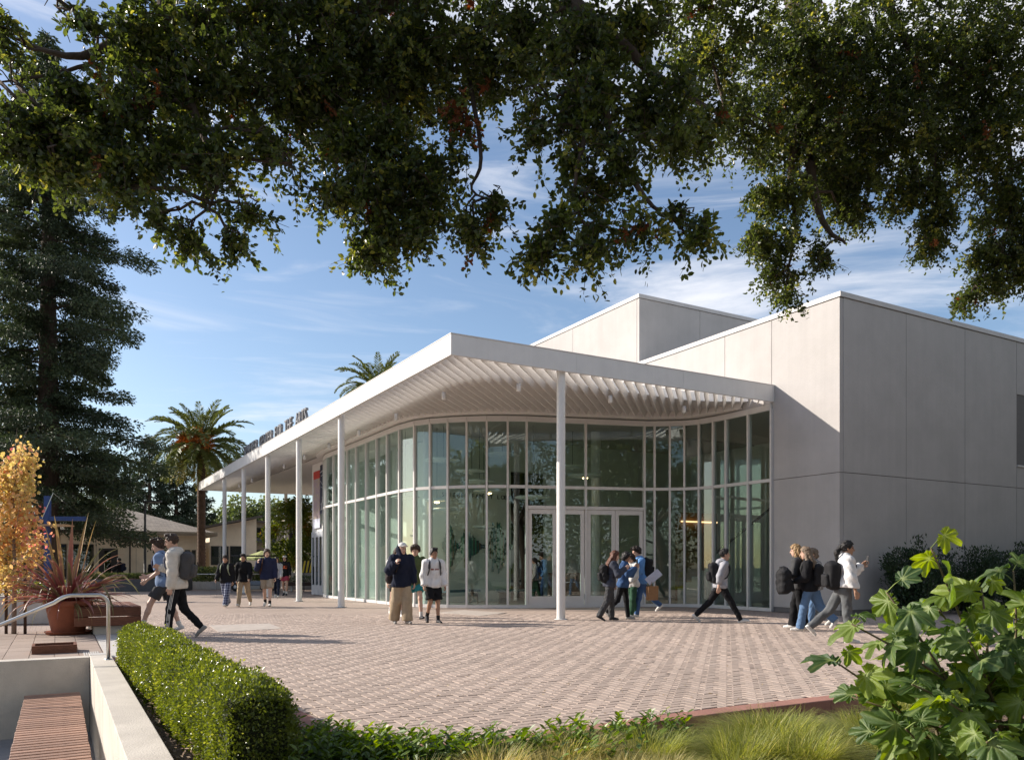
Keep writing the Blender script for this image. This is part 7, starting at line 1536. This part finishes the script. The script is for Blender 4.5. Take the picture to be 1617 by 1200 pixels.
# striped warning board, low wall and flower trough at the end of the glass building
yb = ad(490, 925, 41); wbz = root('striped_board', 'yellow and black diagonally striped board leaning by the grey doors', 'sign', Vector((yb.x, yb.y, 0)), .2)
ye = mat('safety_yellow', (.62, .45, .03), .5, .06); MB().box(-.42, .24, .0, .03, .95, 1.6).build('board', mat('board_black', (.02, .02, .02), .6), wbz)
for k in range(4):
    a0 = -.42+k*.18; MB().add([(a0, -.006, .97), (a0+.09, -.006, .97), (a0+.20, -.006, 1.58), (a0+.11, -.006, 1.58)], [(0, 1, 2, 3)]).build('stripe', ye, wbz)
for x_ in (-.35, .18): MB().box(x_, x_+.05, .03, .07, 0, 1.6).build('leg', dark_metal, wbz)
lw = root('low_wall', 'low pale wall behind the grey doors of the glass building', 'wall', ad(476, 930, 44), ANG); lw.location.z = 0; MB().box(-.9, 3.0, 0, .3, 0, .95, .02).build('wall_body', conc_light, lw)
ft = root('flower_trough', 'long dark trough of small white flowers beside the grey doors', 'planter', ad(486, 934, 41.2), .1); ft.location.z = 0; MB().box(-1.2, .7, 0, .45, .28, .46).build('trough', dark_wood, ft)
for x_ in (-.9, .4): MB().box(x_, x_+.1, .08, .36, 0, .279).build('leg', conc_light, ft)
n = 900; Pg = np.stack([rng.uniform(-1.15, .65, n), rng.uniform(.05, .4, n), rng.uniform(.46, .80, n)], 1); tag(link('flowers', leaf_mesh('flowers', Pg, rdir(n)+np.array([0, 0, .5]), rdir(n), .07, .05), ft, leafmat('flower_mix', (.04, .07, .02), (.10, .14, .04), (.6, .58, .52), trans=.2)), kind='stuff')
# furniture beside the pot
wb = root('wood_bench', 'low reddish timber bench on a concrete base behind the terracotta pot', 'bench', at(176, 1001, 0), ANG+.02)
MB().box(-.30, .55, -.02, 2.0, .0, .16, .01).build('base', concrete, wb)
for k in range(2): MB().box(-.62, .50, -.12, -.08, .17+k*.175, .335+k*.175, .006).build('plank', wood_red, wb)
for k in range(7): MB().box(-.62+k*.162, -.47+k*.162, -.079, 2.2, .49, .525, .006).build('plank', wood_red, wb)
MB().box(-.62, -.58, -.079, 2.2, .17, .485).box(.46, .50, -.079, 2.2, .17, .485).build('side', wood_red, wb)
bx = root('timber_box', 'open timber box sunk in the pavers in front of the terracotta pot', 'box', at(85, 1032, 0), ANG)
MB().box(-.28, .30, -.02, .02, .0, .125).box(-.28, -.24, .021, .5, 0, .125).box(.26, .30, .021, .5, 0, .125).box(-.24, .26, .46, .5, 0, .124).build('side', wood_red, bx); MB().box(-.24, .26, .021, .46, .0, .02).build('floor', soil, bx)
cw2 = root('white_wall', 'low white concrete wall behind the tree stakes at the left edge', 'wall', at(30, 985, 0), ANG*.3); MB().box(-4.5, .62, 0, .25, 0, .62, .01).build('wall_body', conc_light, cw2)
n = 6000; hl = root('clipped_hedge', 'low clipped hedge behind the low white wall at the left edge', 'hedge', at(20, 972, 0), ANG*.3); Pg = np.stack([rng.uniform(-4, 1.0, n), rng.uniform(.2, .9, n), rng.uniform(.2, .88, n)], 1); ln = rng.uniform(.04, .08, n); tag(link('foliage', leaf_mesh('foliage', Pg, rdir(n)+np.array([0, 0, .3]), rdir(n), ln, ln*.6), hl, box_leaf), kind='stuff')
# loose litter on the paving: dry oak leaves
n = 1500; Pl = np.stack([rng.uniform(-4, 9, n), 5.5+rng.random(n)**1.4*13, np.full(n, .004)], 1); k = inside_np(Pl[:, 0], Pl[:, 1], plaza_poly); Pl = Pl[k]; n = len(Pl); ln = rng.uniform(.018, .042, n)
tag(link('fallen_leaves', leaf_mesh('fallen_leaves', Pl, rdir(n)*np.array([1, 1, .1]), rdir(n)*.25+np.array([0, 0, 1.0]), ln, ln*.6), None, leafmat('fallen_leaf', (.14, .08, .03), (.42, .32, .16), (.55, .45, .25), rough=.8, trans=.1)), kind='stuff', label='small dry leaves scattered on the brick paving')
